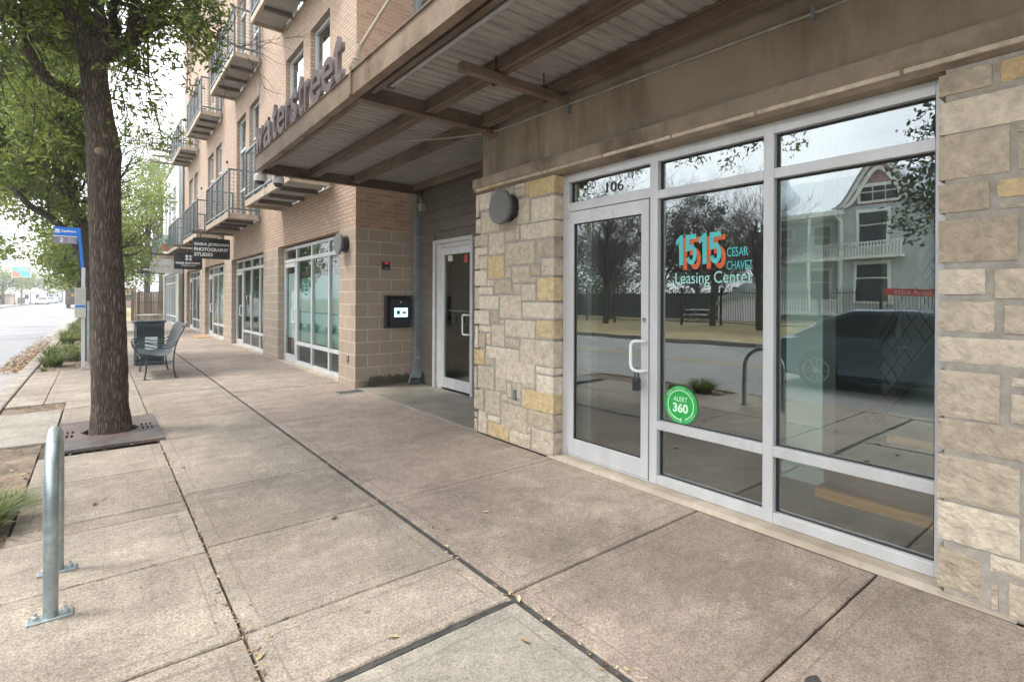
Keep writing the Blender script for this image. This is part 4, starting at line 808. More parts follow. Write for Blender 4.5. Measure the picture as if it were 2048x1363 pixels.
b=MB(); b.quad((BX,8.07,2.563),(4.31,8.07,2.563),(4.31,8.07,H),(BX,8.07,H)); b.quad((4.31,4.6,8.9),(4.31,8.07,8.9),(4.31,8.07,H),(4.31,4.6,H)); b.build('return_brick_wall',m_brickred,BB)
b=MB(); b.quad((BX,8.07,H),(BX,29.05,H),(14,29.05,H),(14,8.07,H)); b.quad((BX,29.05,-.05),(14,29.05,-.05),(14,29.05,H),(BX,29.05,H)); b.box(BX-.08,BX+.3,8.0,29.1,H,H+.3); b.build('roof',m_stucco_g,BB)
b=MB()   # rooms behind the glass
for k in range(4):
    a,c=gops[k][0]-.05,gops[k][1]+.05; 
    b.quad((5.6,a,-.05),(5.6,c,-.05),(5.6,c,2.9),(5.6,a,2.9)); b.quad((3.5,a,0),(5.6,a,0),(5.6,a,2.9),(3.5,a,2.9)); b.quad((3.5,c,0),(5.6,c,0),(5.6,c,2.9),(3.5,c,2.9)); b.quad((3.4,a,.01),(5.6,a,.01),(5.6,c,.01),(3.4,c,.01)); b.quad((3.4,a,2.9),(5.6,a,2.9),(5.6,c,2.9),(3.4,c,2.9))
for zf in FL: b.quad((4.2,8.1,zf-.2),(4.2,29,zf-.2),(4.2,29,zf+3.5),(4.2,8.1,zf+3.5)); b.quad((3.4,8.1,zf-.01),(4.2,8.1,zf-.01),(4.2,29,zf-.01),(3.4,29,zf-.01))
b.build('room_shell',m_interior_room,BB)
def glasspane(parent,X,rects,m=m_glass2,name='pane'):
    for (y0,y1,z0,z1) in rects:
        q=MB(); q.quad((X,y1,z0),(X,y0,z0),(X,y0,z1),(X,y1,z1)); q.build(name,m,parent)
for k,(g0,g1,_,gt) in enumerate(gops):
    X=BX+.13; T=.07; q=MB(); y0,y1=g0+.02,g1-.02; z0,z1=.03,2.55; wdt=.06
    vs=[y1-.93,y1-1.94,y1-2.93]; 
    q.box(X,X+T,y0,y0+wdt,z0,z1); q.box(X,X+T,y1-wdt,y1,z0,z1); q.box(X+.002,X+T,y0+wdt,y1-wdt,z0,z0+.07); q.box(X+.002,X+T,y0+wdt,y1-wdt,z1-wdt,z1)
    for v in vs: q.box(X,X+T,v-wdt/2,v+wdt/2,z0+.07,z1-wdt)
    q.box(X-.003,X+T,y0+wdt,y1-wdt,2.215,2.285)
    q.box(X+.003,X+T,y0+wdt,vs[0]-wdt/2,.44,.505)
    fr=q.build('shopfront_frame',m_alum,BB); cols=[(y0+wdt,vs[2]-wdt/2),(vs[2]+wdt/2,vs[1]-wdt/2),(vs[1]+wdt/2,vs[0]-wdt/2)]
    rects=[(a,c,z,zz) for (a,c) in cols for (z,zz) in ((.10,.44),(.505,2.215),(2.285,2.49))]+[(vs[0]+wdt/2,y1-wdt,2.285,2.49)]
    glasspane(fr,X+.03,rects,m_glass3)
    q=MB(); a,c=vs[0]+wdt/2+.01,y1-wdt-.005; q.box(X-.006,X+.04,a,a+.06,.045,2.20); q.box(X-.006,X+.04,c-.06,c,.045,2.20); q.box(X-.004,X+.04,a+.06,c-.06,.045,.19); q.box(X-.004,X+.04,a+.06,c-.06,2.11,2.20)
    dr=q.build('shop_door',m_alum,BB); glasspane(dr,X+.02,[(a+.06,c-.06,.19,2.11)],m_glass3)
    q=MB(); q.tube([(X,a+.03,1.2),(X-.06,a+.03,1.2),(X-.06,a+.09,1.18),(X-.06,a+.09,.93),(X-.06,a+.03,.91),(X,a+.03,.91)],.013,8); q.build('pull_handle',m_white,dr,smooth=True,auto=50)
    q=MB(); q.box(BX-.01,X+T,g0,g1,-.03,.03); q.build('sill',m_sill,BB)
    if k==0:
        q=MB(); q.box(X+.09,X+.095,y0+.1,vs[0]-.05,.52,1.86); q.build('window_film',m_blind,fr,); q=MB(); q.box(X+.06,X+.062,a+.07,c-.07,.55,1.98); q.build('door_film',m_whitefilm,dr)
    if k==1:
        q=MB(); q.box(X+.25,X+.26,y0+.8,y0+1.5,2.27,2.42); q.box(X+.25,X+.26,y0+1.8,y0+2.5,2.27,2.42); q.build('paper_notice',m_white,fr)
# upper windows: frame > pane
def upwin(y0,y1,z0,z1,door):
    X=BX+.09; q=MB(); wdt=.055; hs=[z0+2.55,z0+1.25] if not door else [z0+2.30,z0+1.15]
    q.box(X,X+.06,y0,y0+wdt,z0,z1); q.box(X,X+.06,y1-wdt,y1,z0,z1); q.box(X+.002,X+.06,y0+wdt,y1-wdt,z0,z0+.07); q.box(X+.002,X+.06,y0+wdt,y1-wdt,z1-wdt,z1)
    for h in hs: q.box(X-.003,X+.06,y0+wdt,y1-wdt,h-.03,h+.03)
    fr=q.build('upper_window',m_alum,BB); zs=[z0+.07]+[v for h in sorted(hs) for v in (h-.03,h+.03)]+[z1-wdt]
    q=MB()
    for i in range(0,len(zs),2): q.quad((X+.03,y1-wdt,zs[i]),(X+.03,y0+wdt,zs[i]),(X+.03,y0+wdt,zs[i+1]),(X+.03,y1-wdt,zs[i+1]))
    q.build('pane',m_glass2,fr)
for (a,c,z0,z1) in wops: upwin(a+.01,c-.01,z0,z1-.01,True)
# balconies: deck, beams, edge, railing
def balcony(k,zf,xo,rail=True,planter=False):
    y0,y1=9.07+k*P,12.36+k*P; x0=xo
    q=MB(); q.box(x0,BX-.01,y0,y0+.05,zf-.13,zf-.02); q.box(x0,BX-.01,y1-.05,y1,zf-.13,zf-.02); q.box(x0-.02,x0+.03,y0-.02,y1+.02,zf-.12,zf+.01)
    bl=q.build('balcony',m_woodfascia,BB)
    for i in range(1,4):
        q=MB(); yy=y0+(y1-y0)*i/4; q.box(x0+.06,BX-.01,yy-.035,yy+.035,zf-.145,zf-.065); q.build('floor_beam',m_balbeam,bl)
    q=MB(); n=26
    prof=[(y0+.05+(y1-y0-.1)*i/(n*4),zf-.05+.018*math.sin(i*math.pi/2+.01)) for i in range(n*4+1)]
    for (a,za),(c,zc) in zip(prof,prof[1:]): q.quad((x0+.03,a,za),(BX-.01,a,za),(BX-.01,c,zc),(x0+.03,c,zc))
    q.box(x0+.03,BX-.01,y0+.05,y1-.05,zf-.02,zf-.005)
    q.build('corrugated_floor',m_deck,bl)
    q=MB(); zr=zf+1.05; pw=.022
    for (xx,yy) in [(x0,y0),(x0,y1)]+[(x0,y0+(y1-y0)*i/4) for i in (1,2,3)]+[(BX-.05,y0),(BX-.05,y1)]: q.box(xx-pw,xx+pw,yy-pw,yy+pw,zf-.10,zr)
    for zz in (zr,zf+.10): q.box(x0-.02,x0+.02,y0,y1,zz-.02,zz+.02); q.box(x0,BX-.02,y0-.02,y0+.02,zz-.02,zz+.02); q.box(x0,BX-.02,y1-.02,y1+.02,zz-.02,zz+.02)
    rl=q.build('railing',m_rail,bl)
    q=MB(); t=.0035
    for i in range(1,33): yy=y0+(y1-y0)*i/33; q.box(x0-t,x0+t,yy-t,yy+t,zf+.12,zr-.02)
    for i in range(1,7):
        xx=x0+(BX-x0-.05)*i/7
        for yy in (y0,y1): q.box(xx-t,xx+t,yy-t,yy+t,zf+.12,zr-.02)
    for i in range(1,10):
        zz=zf+.12+(zr-zf-.14)*i/10; q.box(x0-t,x0+t,y0,y1,zz-t,zz+t); q.box(x0,BX,y0-t,y0+t,zz-t,zz+t); q.box(x0,BX,y1-t,y1+t,zz-t,zz+t)
    q.build('wire_mesh',m_rail,rl)
    return bl
for k in range(4): balcony(k,3.50,2.50); balcony(k,7.46,2.60)
for k in range(0,2): balcony(k,11.42,2.60)
# long sign bars at the far end of each lower balcony belong to the hanging signs below
b=MB(); b.box(4.215,4.365,7.925,8.045,.30,8.8); b.add([(4.215,7.925,.30),(4.365,7.925,.30),(4.365,8.045,.30),(4.215,8.045,.30),(4.05,7.80,.055),(4.22,7.74,.055),(4.30,7.88,.02),(4.06,7.93,.02),(4.05,7.80,.13),(4.22,7.74,.13)],[(0,1,9,8),(1,2,6,5,9),(3,0,8,4,7),(2,3,7,6)])
DS=b.build('downspout',m_downs,BB,bevel=.006)
for zz in (.42,2.45): q=MB(); q.box(4.205,4.375,7.915,7.925,zz,zz+.035); q.build('strap',m_galv,DS)
q=MB(); q.quad((3.40,8.0665,.02),(4.15,8.0665,.02),(4.0,8.0665,.17),(3.55,8.0665,.16)); 
# vents on upper wall
for k in range(3):
    q=MB(); q.lathe([(0,0),(.04,0),(.05,.06),(0,.06)],(BX-.05,13.4+k*P,5.7),10,axis='x'); q.build('wall_vent',m_darkbronze,BB)
q=MB(); q.box(3.20,3.225,8.33,8.40,.39,.50); t_=q.build('outlet_cover',m_lampface,None,bevel=.005); tag(t_,'tiny grey outlet box low on the corner block pier','outlet box')
# ---- intercom and card reader on the return wall ----
IC=thing('intercom','black intercom with lit touchscreen on the block wall beside the entrance','intercom',(3.95,8.06,1.2))
q=MB(); q.box(3.70,4.17,8.045,8.069,.945,1.485); q.box(3.70,4.17,7.96,8.045,1.465,1.485); q.box(3.70,3.715,7.96,8.045,.945,1.465); q.build('rain_hood',m_darkbronze,IC)
q=MB(); q.box(3.78,4.16,7.975,8.045,.955,1.425); ib=q.build('intercom_body',m_black,IC,bevel=.008)
q=MB(); q.box(3.845,4.085,7.970,7.975,1.13,1.28); q.build('screen',emit('lit_screen',(.42,.72,.95),.9),ib)
q=MB(); q.add([(3.915+.034*math.cos(a*math.pi/12),7.968,1.205+.036*math.sin(a*math.pi/12)) for a in range(24)],[list(range(24))]); q.build('screen_logo',plain('screen_dark_blue',(.03,.13,.26),.5),ib)
q=MB(); q.box(3.985,4.055,7.967,7.969,1.185,1.22); q.build('screen_button',plain('screen_button_blue',(.03,.2,.4),.5),ib)
q=MB(); q.lathe([(0,-.003),(.012,-.003),(.012,0)],(3.96,7.974,1.375),14,axis='y'); q.build('camera_lens',m_white,ib)
CR=thing('card_reader','small black card reader with red light high on the block wall','card reader',(3.72,8.05,1.97))
q=MB(); q.box(3.655,3.785,8.03,8.069,1.91,2.04); q.build('reader_body',m_black,CR,bevel=.008)
q=MB(); q.box(3.70,3.765,8.026,8.03,2.005,2.03); q.build('red_light',emit('red_led',(.5,.03,.02),.25),CR)
q=MB(); q.box(3.70,3.765,8.027,8.03,1.925,1.94); q.build('reader_label',plain('grey_label',(.3,.3,.3),.5),CR)
# ---- trench drain ----
DN=thing('trench_drain','dark slotted trench drain grate crossing the pavement at the brick corner','drain',(3.5,7.86,0))
q=MB(); x=2.86
while x<4.28:
    q.box(x,min(x+.006,4.28),7.76,7.96,-.004,.007); x+=.07
q.box(2.86,4.28,7.76,7.775,-.01,.006); q.box(2.86,4.28,7.945,7.96,-.01,.006)
q.build('grate_edges',m_galv,DN)
q=MB(); q.box(2.866,4.274,7.776,7.944,-.012,.004); q.build('grate_slats',m_drain,DN)
# ================= hanging blade signs =================
def blade(x0,x1,z0,z1,y,label,face,barx0,zbar,pics):
    S=thing('hanging_sign',label,'sign',((x0+x1)/2,y,z1),'blade signs hung under the balconies')
    q=MB(); q.box(x0,x1,y-.02,y+.02,z0,z1); q.build('sign_board',face,S,bevel=.002)
    q=MB(); q.box(barx0,BX,y-.045,y+.045,zbar-.045,zbar+.045); q.build('support_bar',m_balbeam,S)
    for xx in (x0+(x1-x0)*.2,x0+(x1-x0)*.82): q=MB(); q.box(xx-.012,xx+.012,y-.008,y+.008,z1-.03,zbar-.045); q.build('hanger',m_gasket,S)
    for (s,fx,fz,fw,fh,m) in pics: text(s,.1,MS(x0+fx*(x1-x0),y-.022,z0+fz*(z1-z0)),m,'sign_lettering',S,depth=.001,fit=(fw*(x1-x0),fh*(z1-z0)),off=.004)
    return S
blade(2.17,3.125,2.57,3.165,17.62,'black hanging sign with white lettering, nearest of the row under the balconies',m_signblack,2.13,3.33,
 [('SARA JORDAN',.03,.60,.93,.18,m_signwhite),('PHOTOGRAPHY',.03,.36,.93,.18,m_signwhite),('STUDIO',.03,.11,.50,.18,m_signwhite)])
F=blade(2.20,3.10,2.47,3.10,22.7,'black hanging sign with a white cross over two words, second of the row',m_signblack,2.15,3.33,
 [('FADE FACTORY',.06,.30,.88,.12,m_signwhite),('BARBER STUDIO',.26,.19,.50,.05,m_signwhite)])
q=MB(); cx,cz=2.655,2.47+.63*.68
for a in (45,-45): M=Matrix.Translation((cx,22.677,cz))@Matrix.Rotation(R(a),4,'Y'); q.obox(M,.24,.004,.085)
q.build('cross_emblem',m_signwhite,F)
blade(1.80,3.05,2.50,3.12,27.9,'white hanging sign mostly hidden behind the black cross sign',m_white,1.7,3.33,[('Pure',.15,.35,.45,.35,plain('faint_gold_print',(.62,.60,.52),.6))])
blade(1.62,2.85,2.65,3.10,33.5,'dark blue hanging sign farthest along the pavement',plain('navy_sign_face',(.012,.018,.035),.5),1.5,3.42,[('Exclusive',.08,.42,.60,.22,m_signwhite)])
# ================= pale stucco building beyond =================
SB=thing('stucco_building','pale grey stucco apartment building beyond the brick block','building',(3.0,33,0))
SX=3.0
sops=[(30.1,35.6,-.02,2.6),(30.3,31.4,4.2,6.9),(32.3,33.4,4.2,6.9),(34.2,35.2,4.2,6.9)]
b=MB(); wall_x(b,SX,29.06,36.4,-.05,2.9,sops,.12); b.quad((SX,29.06,-.05),(3.6,29.06,-.05),(3.6,29.06,2.9),(SX,29.06,2.9)); b.build('ground_floor_wall',m_stucco_g,SB)
b=MB(); wall_x(b,SX,29.06,36.4,2.9,7.9,sops,.12); b.quad((SX,29.06,2.9),(3.6,29.06,2.9),(3.6,29.06,7.9),(SX,29.06,7.9)); b.quad((SX,36.4,-.05),(14,36.4,-.05),(14,36.4,7.9),(SX,36.4,7.9)); b.quad((SX,29.06,7.9),(14,29.06,7.9),(14,36.4,7.9),(SX,36.4,7.9))
b.build('stucco_wall',m_stucco,SB)
b=MB(); b.quad((3.5,29.3,0),(3.5,36.2,0),(3.5,36.2,7.5),(3.5,29.3,7.5)); b.build('room_shell',m_interior_room,SB)
q=MB(); frame(q,SX+.08,.06,30.12,35.58,.03,2.58,[31.2,32.3,33.4,34.5],[(2.15,30.2,35.5),(.45,30.2,35.5)],.07); fr=q.build('shopfront_frame',m_alum,SB); glasspane(fr,SX+.12,[(30.15,35.5,.1,2.5)],m_glass)
for o in sops[1:]:
    q=MB(); frame(q,SX+.06,.05,o[0],o[1],o[2],o[3],[(o[0]+o[1])/2],[(o[2]+1.35,o[0]+.05,o[1]-.05)],.05); fr=q.build('upper_window',m_alum,SB); glasspane(fr,SX+.09,[(o[0],o[1],o[2],o[3])])
q=MB(); q.box(2.25,SX,30.0,33.2,3.30,3.42); bl=q.build('balcony',m_woodfascia,SB)
q=MB()
for i in range(28): yy=30.0+3.2*i/27; q.box(2.24,2.26,yy-.012,yy+.012,3.42,4.36)
for i in range(7): xx=2.25+.75*i/6; q.box(xx-.01,xx+.01,29.99,30.01,3.42,4.36)
q.box(2.22,2.28,29.98,33.2,4.36,4.40); q.box(2.25,SX,29.97,30.03,4.36,4.40); q.build('railing',m_rail,bl)
for k in range(4):
    q=MB(); q.box(1.98,SX+.2,29.9,29.98,7.80+.29*k,7.87+.29*k); q.build('sun_louvre',m_steel,SB)
q=MB(); q.tube([(3.14,29.02,0),(3.14,29.02,9.5)],.05,8); q.build('downspout',m_downs,SB,smooth=True)
FP=thing('flower_pot','terracotta planter of pale blue-green plants on the stucco building balcony','plant pot',(2.6,29.9,3.5))
q=MB(); q.lathe([(.0,0),(.22,0),(.34,.32),(.36,.34),(.33,.34)],(2.66,29.75,3.60),18); q.build('pot',m_terracotta,FP,smooth=True,auto=40)
q=MB()
for i in range(500):
    a=rnd.uniform(0,6.28); rr=rnd.uniform(0,.42); c=Vector((2.62+rr*math.cos(a),29.75+rr*math.sin(a),4.0+rnd.uniform(-.12,.32)-rr*.3)); u=Vector((rnd.uniform(-1,1),rnd.uniform(-1,1),rnd.uniform(-.6,1))).normalized()*.09; v_=Vector((rnd.uniform(-1,1),rnd.uniform(-1,1),rnd.uniform(-1,1))).normalized()*.035
    q.add([c,c+u*.5+v_,c+u,c+u*.5-v_],[(0,1,2,3)],0,rnd.random())
q.build('plant_foliage',attrmat('blue_green_leaves',[(0,(.10,.2,.16)),(1,(.42,.55,.52))],bump=0,namt=0,trans=.3),FP)
q=MB(); q.box(3.05,3.45,0,0,0,0)
MT=thing('doormat','orange-brown doormat outside the third shop door','doormat',(3.05,21.9,0.004)); q=MB(); q.box(2.72,3.20,21.3,22.3,.004,.022); q.build('mat',m_coir,MT,bevel=.004)
CL1= [(-0.77, 7.07, 4.53, 0.28), (-0.83, 7.09, 4.54, 0.28), (-0.21, 8.25, 4.67, 0.28), (-0.74, 6.69, 4.06, 0.28), (-0.75, 6.49, 4.25, 0.28), (-0.21, 8.38, 4.7, 0.28), (-0.28, 6.79, 4.51, 0.28), (-0.53, 8.53, 4.74, 0.28), (-0.24, 7.74, 5.06, 0.28), (-0.36, 6.37, 4.07, 0.28), (-0.71, 8.79, 5.38, 0.28), (-0.22, 6.76, 4.26, 0.28), (-0.23, 8.62, 5.03, 0.28), (-0.25, 7.12, 4.44, 0.28), (-0.42, 6.32, 4.08, 0.28), (-0.6, 5.94, 3.62, 0.28), (-0.87, 6.7, 3.96, 0.28), (-0.51, 6.9, 4.28, 0.28), (-0.11, 7.12, 4.73, 0.28), (-0.75, 6.68, 3.99, 0.28), (-0.65, 6.83, 4.0, 0.28), (-0.43, 6.12, 3.68, 0.28), (-1.05, 8.25, 4.87, 0.28), (-0.44, 6.86, 4.45, 0.28), (-0.68, 5.94, 3.8, 0.28), (-0.48, 8.86, 4.74, 0.28), (0.67, 5.85, 3.97, 0.28), (0.41, 7.89, 4.7, 0.28), (0.51, 7.48, 4.58, 0.28), (0.8, 6.32, 4.69, 0.28), (0.49, 6.83, 4.93, 0.28), (0.86, 5.83, 4.46, 0.28), (0.15, 7.92, 5.29, 0.28), (0.37, 6.06, 4.41, 0.28), (0.96, 6.36, 4.67, 0.28), (0.13, 6.26, 4.57, 0.28), (0.62, 5.91, 4.53, 0.28), (0.67, 8.49, 5.69, 0.28), (0.23, 7.89, 5.01, 0.28), (0.48, 7.09, 4.38, 0.28), (0.27, 5.9, 4.22, 0.28), (0.57, 8.2, 5.52, 0.28), (0.75, 5.89, 4.33, 0.28), (0.3, 6.36, 4.55, 0.28), (0.27, 6.18, 4.04, 0.28), (0.15, 7.33, 4.42, 0.28), (1.25, 8.23, 5.64, 0.28), (0.8, 7.81, 4.94, 0.28), (0.5, 6.37, 4.74, 0.28), (1.11, 8.3, 5.14, 0.28), (0.46, 7.96, 5.01, 0.28), (0.72, 7.23, 4.66, 0.28), (0.75, 6.4, 4.06, 0.2), (0.85, 6.11, 3.92, 0.2), (1.01, 7.0, 4.28, 0.2), (0.42, 6.19, 3.83, 0.2), (0.88, 6.09, 3.99, 0.2), (0.33, 7.0, 3.41, 0.2), (0.66, 6.51, 3.15, 0.2), (0.21, 6.22, 2.99, 0.2), (0.83, 7.33, 4.01, 0.2), (0.73, 6.97, 3.31, 0.2), (0.81, 7.14, 3.88, 0.2), (0.45, 7.28, 3.32, 0.2), (0.47, 6.24, 3.3, 0.2), (0.24, 6.88, 3.39, 0.2), (0.54, 7.28, 4.6, 0.28), (0.34, 8.05, 4.74, 0.28), (0.18, 8.66, 4.88, 0.28), (0.2, 7.76, 4.73, 0.28), (0.52, 7.47, 4.86, 0.28), (0.36, 7.19, 4.29, 0.28), (-0.93, 9.6, 3.75, 0.28), (-0.63, 9.5, 4.1, 0.28), (-0.43, 9.58, 4.81, 0.28), (-0.85, 9.43, 4.24, 0.28), (-0.52, 7.09, 2.96, 0.28), (-0.26, 7.02, 3.79, 0.28), (-0.57, 8.4, 3.93, 0.28), (-0.22, 6.52, 2.99, 0.28), (-0.67, 8.2, 3.55, 0.28), (-0.34, 6.76, 3.3, 0.28), (-0.67, 7.75, 3.02, 0.28), (-0.39, 8.69, 3.05, 0.28), (-0.4, 7.6, 3.35, 0.28), (-0.33, 9.69, 4.17, 0.28), (-0.76, 9.25, 3.3, 0.28), (-0.41, 6.99, 3.4, 0.28), (-0.4, 8.82, 4.07, 0.28), (-0.67, 7.0, 3.78, 0.28), (-0.41, 9.66, 4.65, 0.28), (-0.59, 7.73, 3.39, 0.28), (-0.46, 7.91, 4.15, 0.28), (-0.28, 8.79, 4.38, 0.28), (-0.12, 6.07, 4.44, 0.4), (-0.69, 8.49, 5.11, 0.4), (0.82, 8.86, 5.93, 0.4), (-0.41, 7.49, 4.91, 0.4), (0.31, 8.28, 5.39, 0.4), (1.09, 7.95, 5.97, 0.4), (0.48, 7.85, 5.35, 0.4), (0.88, 8.78, 6.2, 0.4), (-0.01, 8.69, 5.64, 0.4), (0.46, 6.69, 4.98, 0.4), (-0.17, 8.99, 5.71, 0.4), (0.85, 7.2, 5.35, 0.4), (0.7, 7.23, 5.36, 0.4), (-0.64, 7.62, 5.06, 0.4), (0.59, 8.73, 3.61, 0.22), (0.68, 8.31, 3.52, 0.22), (0.36, 9.98, 3.5, 0.22), (0.69, 8.62, 3.61, 0.22), (0.31, 8.44, 3.79, 0.22), (0.99, 6.28, 3.91, 0.14), (0.72, 5.8, 4.01, 0.14), (1.0, 6.29, 4.34, 0.14), (0.95, 6.46, 4.17, 0.14)]
CL2= [(-1.23, 13.79, 4.22, 0.5), (-1.54, 14.58, 6.06, 0.5), (-1.85, 17.96, 7.01, 0.5), (-1.42, 16.51, 3.3, 0.5), (-0.7, 17.76, 4.58, 0.5), (-0.36, 15.8, 4.01, 0.5), (-0.68, 15.76, 3.94, 0.5), (-1.11, 17.22, 6.57, 0.5), (-0.92, 13.84, 5.85, 0.5), (-0.35, 14.96, 5.66, 0.5), (-0.65, 14.64, 3.25, 0.5), (-1.0, 13.14, 4.44, 0.5), (-0.42, 17.8, 7.54, 0.5), (-1.73, 17.24, 6.4, 0.5), (-0.46, 15.77, 5.96, 0.5), (-0.93, 13.93, 3.63, 0.5), (-0.47, 16.53, 2.94, 0.5), (-0.26, 14.9, 3.04, 0.5), (-0.42, 15.94, 3.56, 0.5), (-1.83, 17.56, 4.52, 0.5), (-1.48, 17.49, 4.45, 0.5), (-0.87, 16.16, 6.77, 0.5), (-1.46, 16.31, 3.4, 0.5), (-1.35, 16.13, 3.23, 0.5), (-1.41, 17.46, 3.65, 0.5), (-0.34, 16.29, 3.41, 0.5), (-0.67, 15.64, 4.4, 0.5), (-0.14, 13.41, 4.92, 0.5), (-0.65, 15.73, 4.84, 0.5), (-0.76, 14.0, 5.31, 0.5), (-1.89, 17.54, 3.83, 0.5), (-0.78, 17.89, 7.03, 0.5), (-0.37, 13.0, 4.25, 0.5), (-0.43, 16.11, 4.45, 0.5), (-1.49, 13.17, 3.38, 0.5), (-0.99, 14.8, 5.87, 0.5), (-0.36, 17.08, 4.09, 0.5), (-1.37, 16.02, 5.21, 0.5), (-2.0, 17.87, 5.44, 0.5), (-0.53, 14.49, 3.24, 0.5), (-0.72, 16.52, 3.79, 0.5), (-0.93, 13.09, 5.25, 0.5), (-0.31, 14.38, 3.0, 0.5), (-0.59, 16.14, 5.32, 0.5), (-0.44, 16.1, 5.69, 0.5), (-1.18, 13.15, 4.13, 0.5), (-1.47, 15.7, 3.38, 0.4), (-1.36, 12.8, 2.51, 0.4), (-0.21, 12.82, 3.27, 0.4), (-1.46, 14.84, 2.47, 0.4), (-0.35, 12.9, 2.89, 0.4), (-1.37, 15.97, 3.2, 0.4), (-1.59, 15.45, 3.39, 0.4), (-1.47, 13.54, 2.33, 0.4), (-0.97, 15.67, 2.93, 0.4), (-1.47, 13.13, 2.44, 0.4), (-0.7, 15.18, 3.74, 0.4), (-1.28, 12.62, 3.07, 0.4), (-1.39, 15.94, 3.37, 0.4), (-0.93, 15.97, 3.37, 0.4), (-1.63, 15.85, 3.48, 0.4), (-0.32, 15.93, 2.98, 0.4), (-1.7, 14.97, 2.5, 0.4), (-0.66, 12.86, 2.48, 0.4), (-1.42, 14.18, 3.36, 0.4), (-0.89, 13.77, 2.89, 0.4), (-0.65, 15.15, 2.67, 0.4), (-1.54, 13.27, 3.19, 0.4), (-1.26, 13.18, 2.75, 0.4), (-0.77, 13.77, 3.13, 0.4), (-0.62, 13.17, 2.39, 0.4), (-1.12, 13.24, 2.32, 0.4), (-1.8, 15.39, 3.42, 0.4), (-0.63, 14.24, 2.47, 0.4), (0.39, 18.88, 3.89, 0.5), (0.76, 17.5, 4.07, 0.5), (0.85, 17.79, 3.7, 0.5), (0.51, 19.13, 4.5, 0.5), (1.09, 16.46, 3.45, 0.5), (0.72, 19.58, 3.48, 0.5), (0.9, 18.11, 2.53, 0.5), (0.55, 18.4, 3.23, 0.5), (0.92, 16.09, 2.85, 0.5), (0.77, 16.55, 2.75, 0.5), (-0.75, 14.86, 4.14, 0.45), (-0.31, 15.9, 4.07, 0.45), (-0.65, 16.03, 3.96, 0.45), (-0.18, 16.81, 2.47, 0.45), (-0.53, 15.61, 3.94, 0.45), (-0.18, 16.59, 4.06, 0.45), (-0.55, 14.36, 3.42, 0.45), (0.29, 16.96, 3.53, 0.45), (-0.67, 15.79, 3.0, 0.45), (-0.82, 16.62, 2.79, 0.45), (-0.77, 16.35, 2.45, 0.45), (-0.09, 14.79, 3.35, 0.45), (-0.81, 16.6, 3.69, 0.45), (-0.56, 14.85, 3.48, 0.45), (0.02, 16.66, 2.47, 0.45), (-0.44, 14.01, 3.5, 0.45), (-0.2, 16.53, 2.73, 0.45), (-0.68, 14.24, 3.47, 0.45), (-1.18, 13.85, 2.19, 0.3), (-0.83, 15.46, 2.27, 0.3), (-1.58, 15.77, 2.27, 0.3), (-0.55, 13.01, 2.6, 0.3), (-1.35, 14.27, 2.4, 0.3), (-1.62, 15.0, 2.37, 0.3), (-1.02, 14.65, 2.45, 0.3), (-0.94, 14.31, 2.66, 0.3), (-0.62, 15.64, 2.17, 0.15), (-0.55, 14.92, 2.05, 0.15), (-0.5, 15.46, 2.16, 0.15), (-0.6, 14.74, 1.81, 0.15), (-0.45, 15.14, 1.98, 0.15)]
CL3= [(1.22, 28.55, 4.44, 0.7), (1.45, 25.49, 3.58, 0.7), (1.7, 26.89, 4.95, 0.7), (1.79, 27.48, 3.74, 0.7), (1.78, 29.75, 5.23, 0.7), (2.0, 29.73, 3.25, 0.7), (1.35, 25.82, 4.26, 0.7), (1.13, 25.9, 4.35, 0.7), (0.95, 25.75, 3.74, 0.7), (1.22, 25.89, 3.19, 0.7), (2.05, 25.97, 2.8, 0.7), (1.89, 24.57, 4.67, 0.7), (2.1, 24.03, 5.06, 0.7), (2.21, 27.93, 5.73, 0.7), (1.5, 25.47, 4.59, 0.7), (2.19, 25.45, 4.1, 0.7), (1.33, 25.74, 2.97, 0.7), (0.73, 24.58, 2.7, 0.7), (0.82, 29.96, 5.85, 0.7), (1.4, 27.35, 3.05, 0.7), (2.25, 26.1, 4.33, 0.7), (1.75, 26.18, 5.43, 0.7), (1.94, 26.94, 3.61, 0.7), (2.38, 28.39, 4.26, 0.7), (1.27, 26.33, 5.11, 0.7), (0.95, 25.72, 5.18, 0.7), (0.94, 27.69, 5.51, 0.6), (1.8, 25.59, 4.71, 0.6), (1.69, 25.98, 4.74, 0.6), (2.27, 28.6, 6.36, 0.6), (2.18, 28.15, 4.91, 0.6), (1.86, 27.59, 5.64, 0.6), (2.1, 27.11, 5.38, 0.6), (2.05, 25.68, 5.6, 0.6)]
# ================= bike rack =================
BR=thing('bike_rack','galvanised hoop bike rack bolted to the pavement at the left','bike rack',(-.162,3.39,0))
pts=[(-.16,3.14,.006)]+[(-.16,3.14,.1*i) for i in range(1,5)]+[(-.16,3.397-.257*math.cos(a),.525+.257*math.sin(a)) for a in [math.pi*i/22 for i in range(23)]]+[(-.16,3.654,.1*i) for i in range(4,0,-1)]+[(-.16,3.654,.006)]
q=MB(); q.tube(pts,.0275,24); q.build('hoop',m_galv,BR,smooth=True,auto=50)
for yy in (3.14,3.654):
    q=MB(); q.box(-.24,-.08,yy-.036,yy+.036,.001,.012); bp=q.build('base_plate',m_galv,BR,bevel=.003)
    for xx in (-.212,-.108): q=MB(); q.lathe([(.0,.0),(.013,.0),(.013,.012),(.006,.016),(.006,.03),(0,.03)],(xx,yy,.012),8); q.build('bolt',m_alumdark,bp)
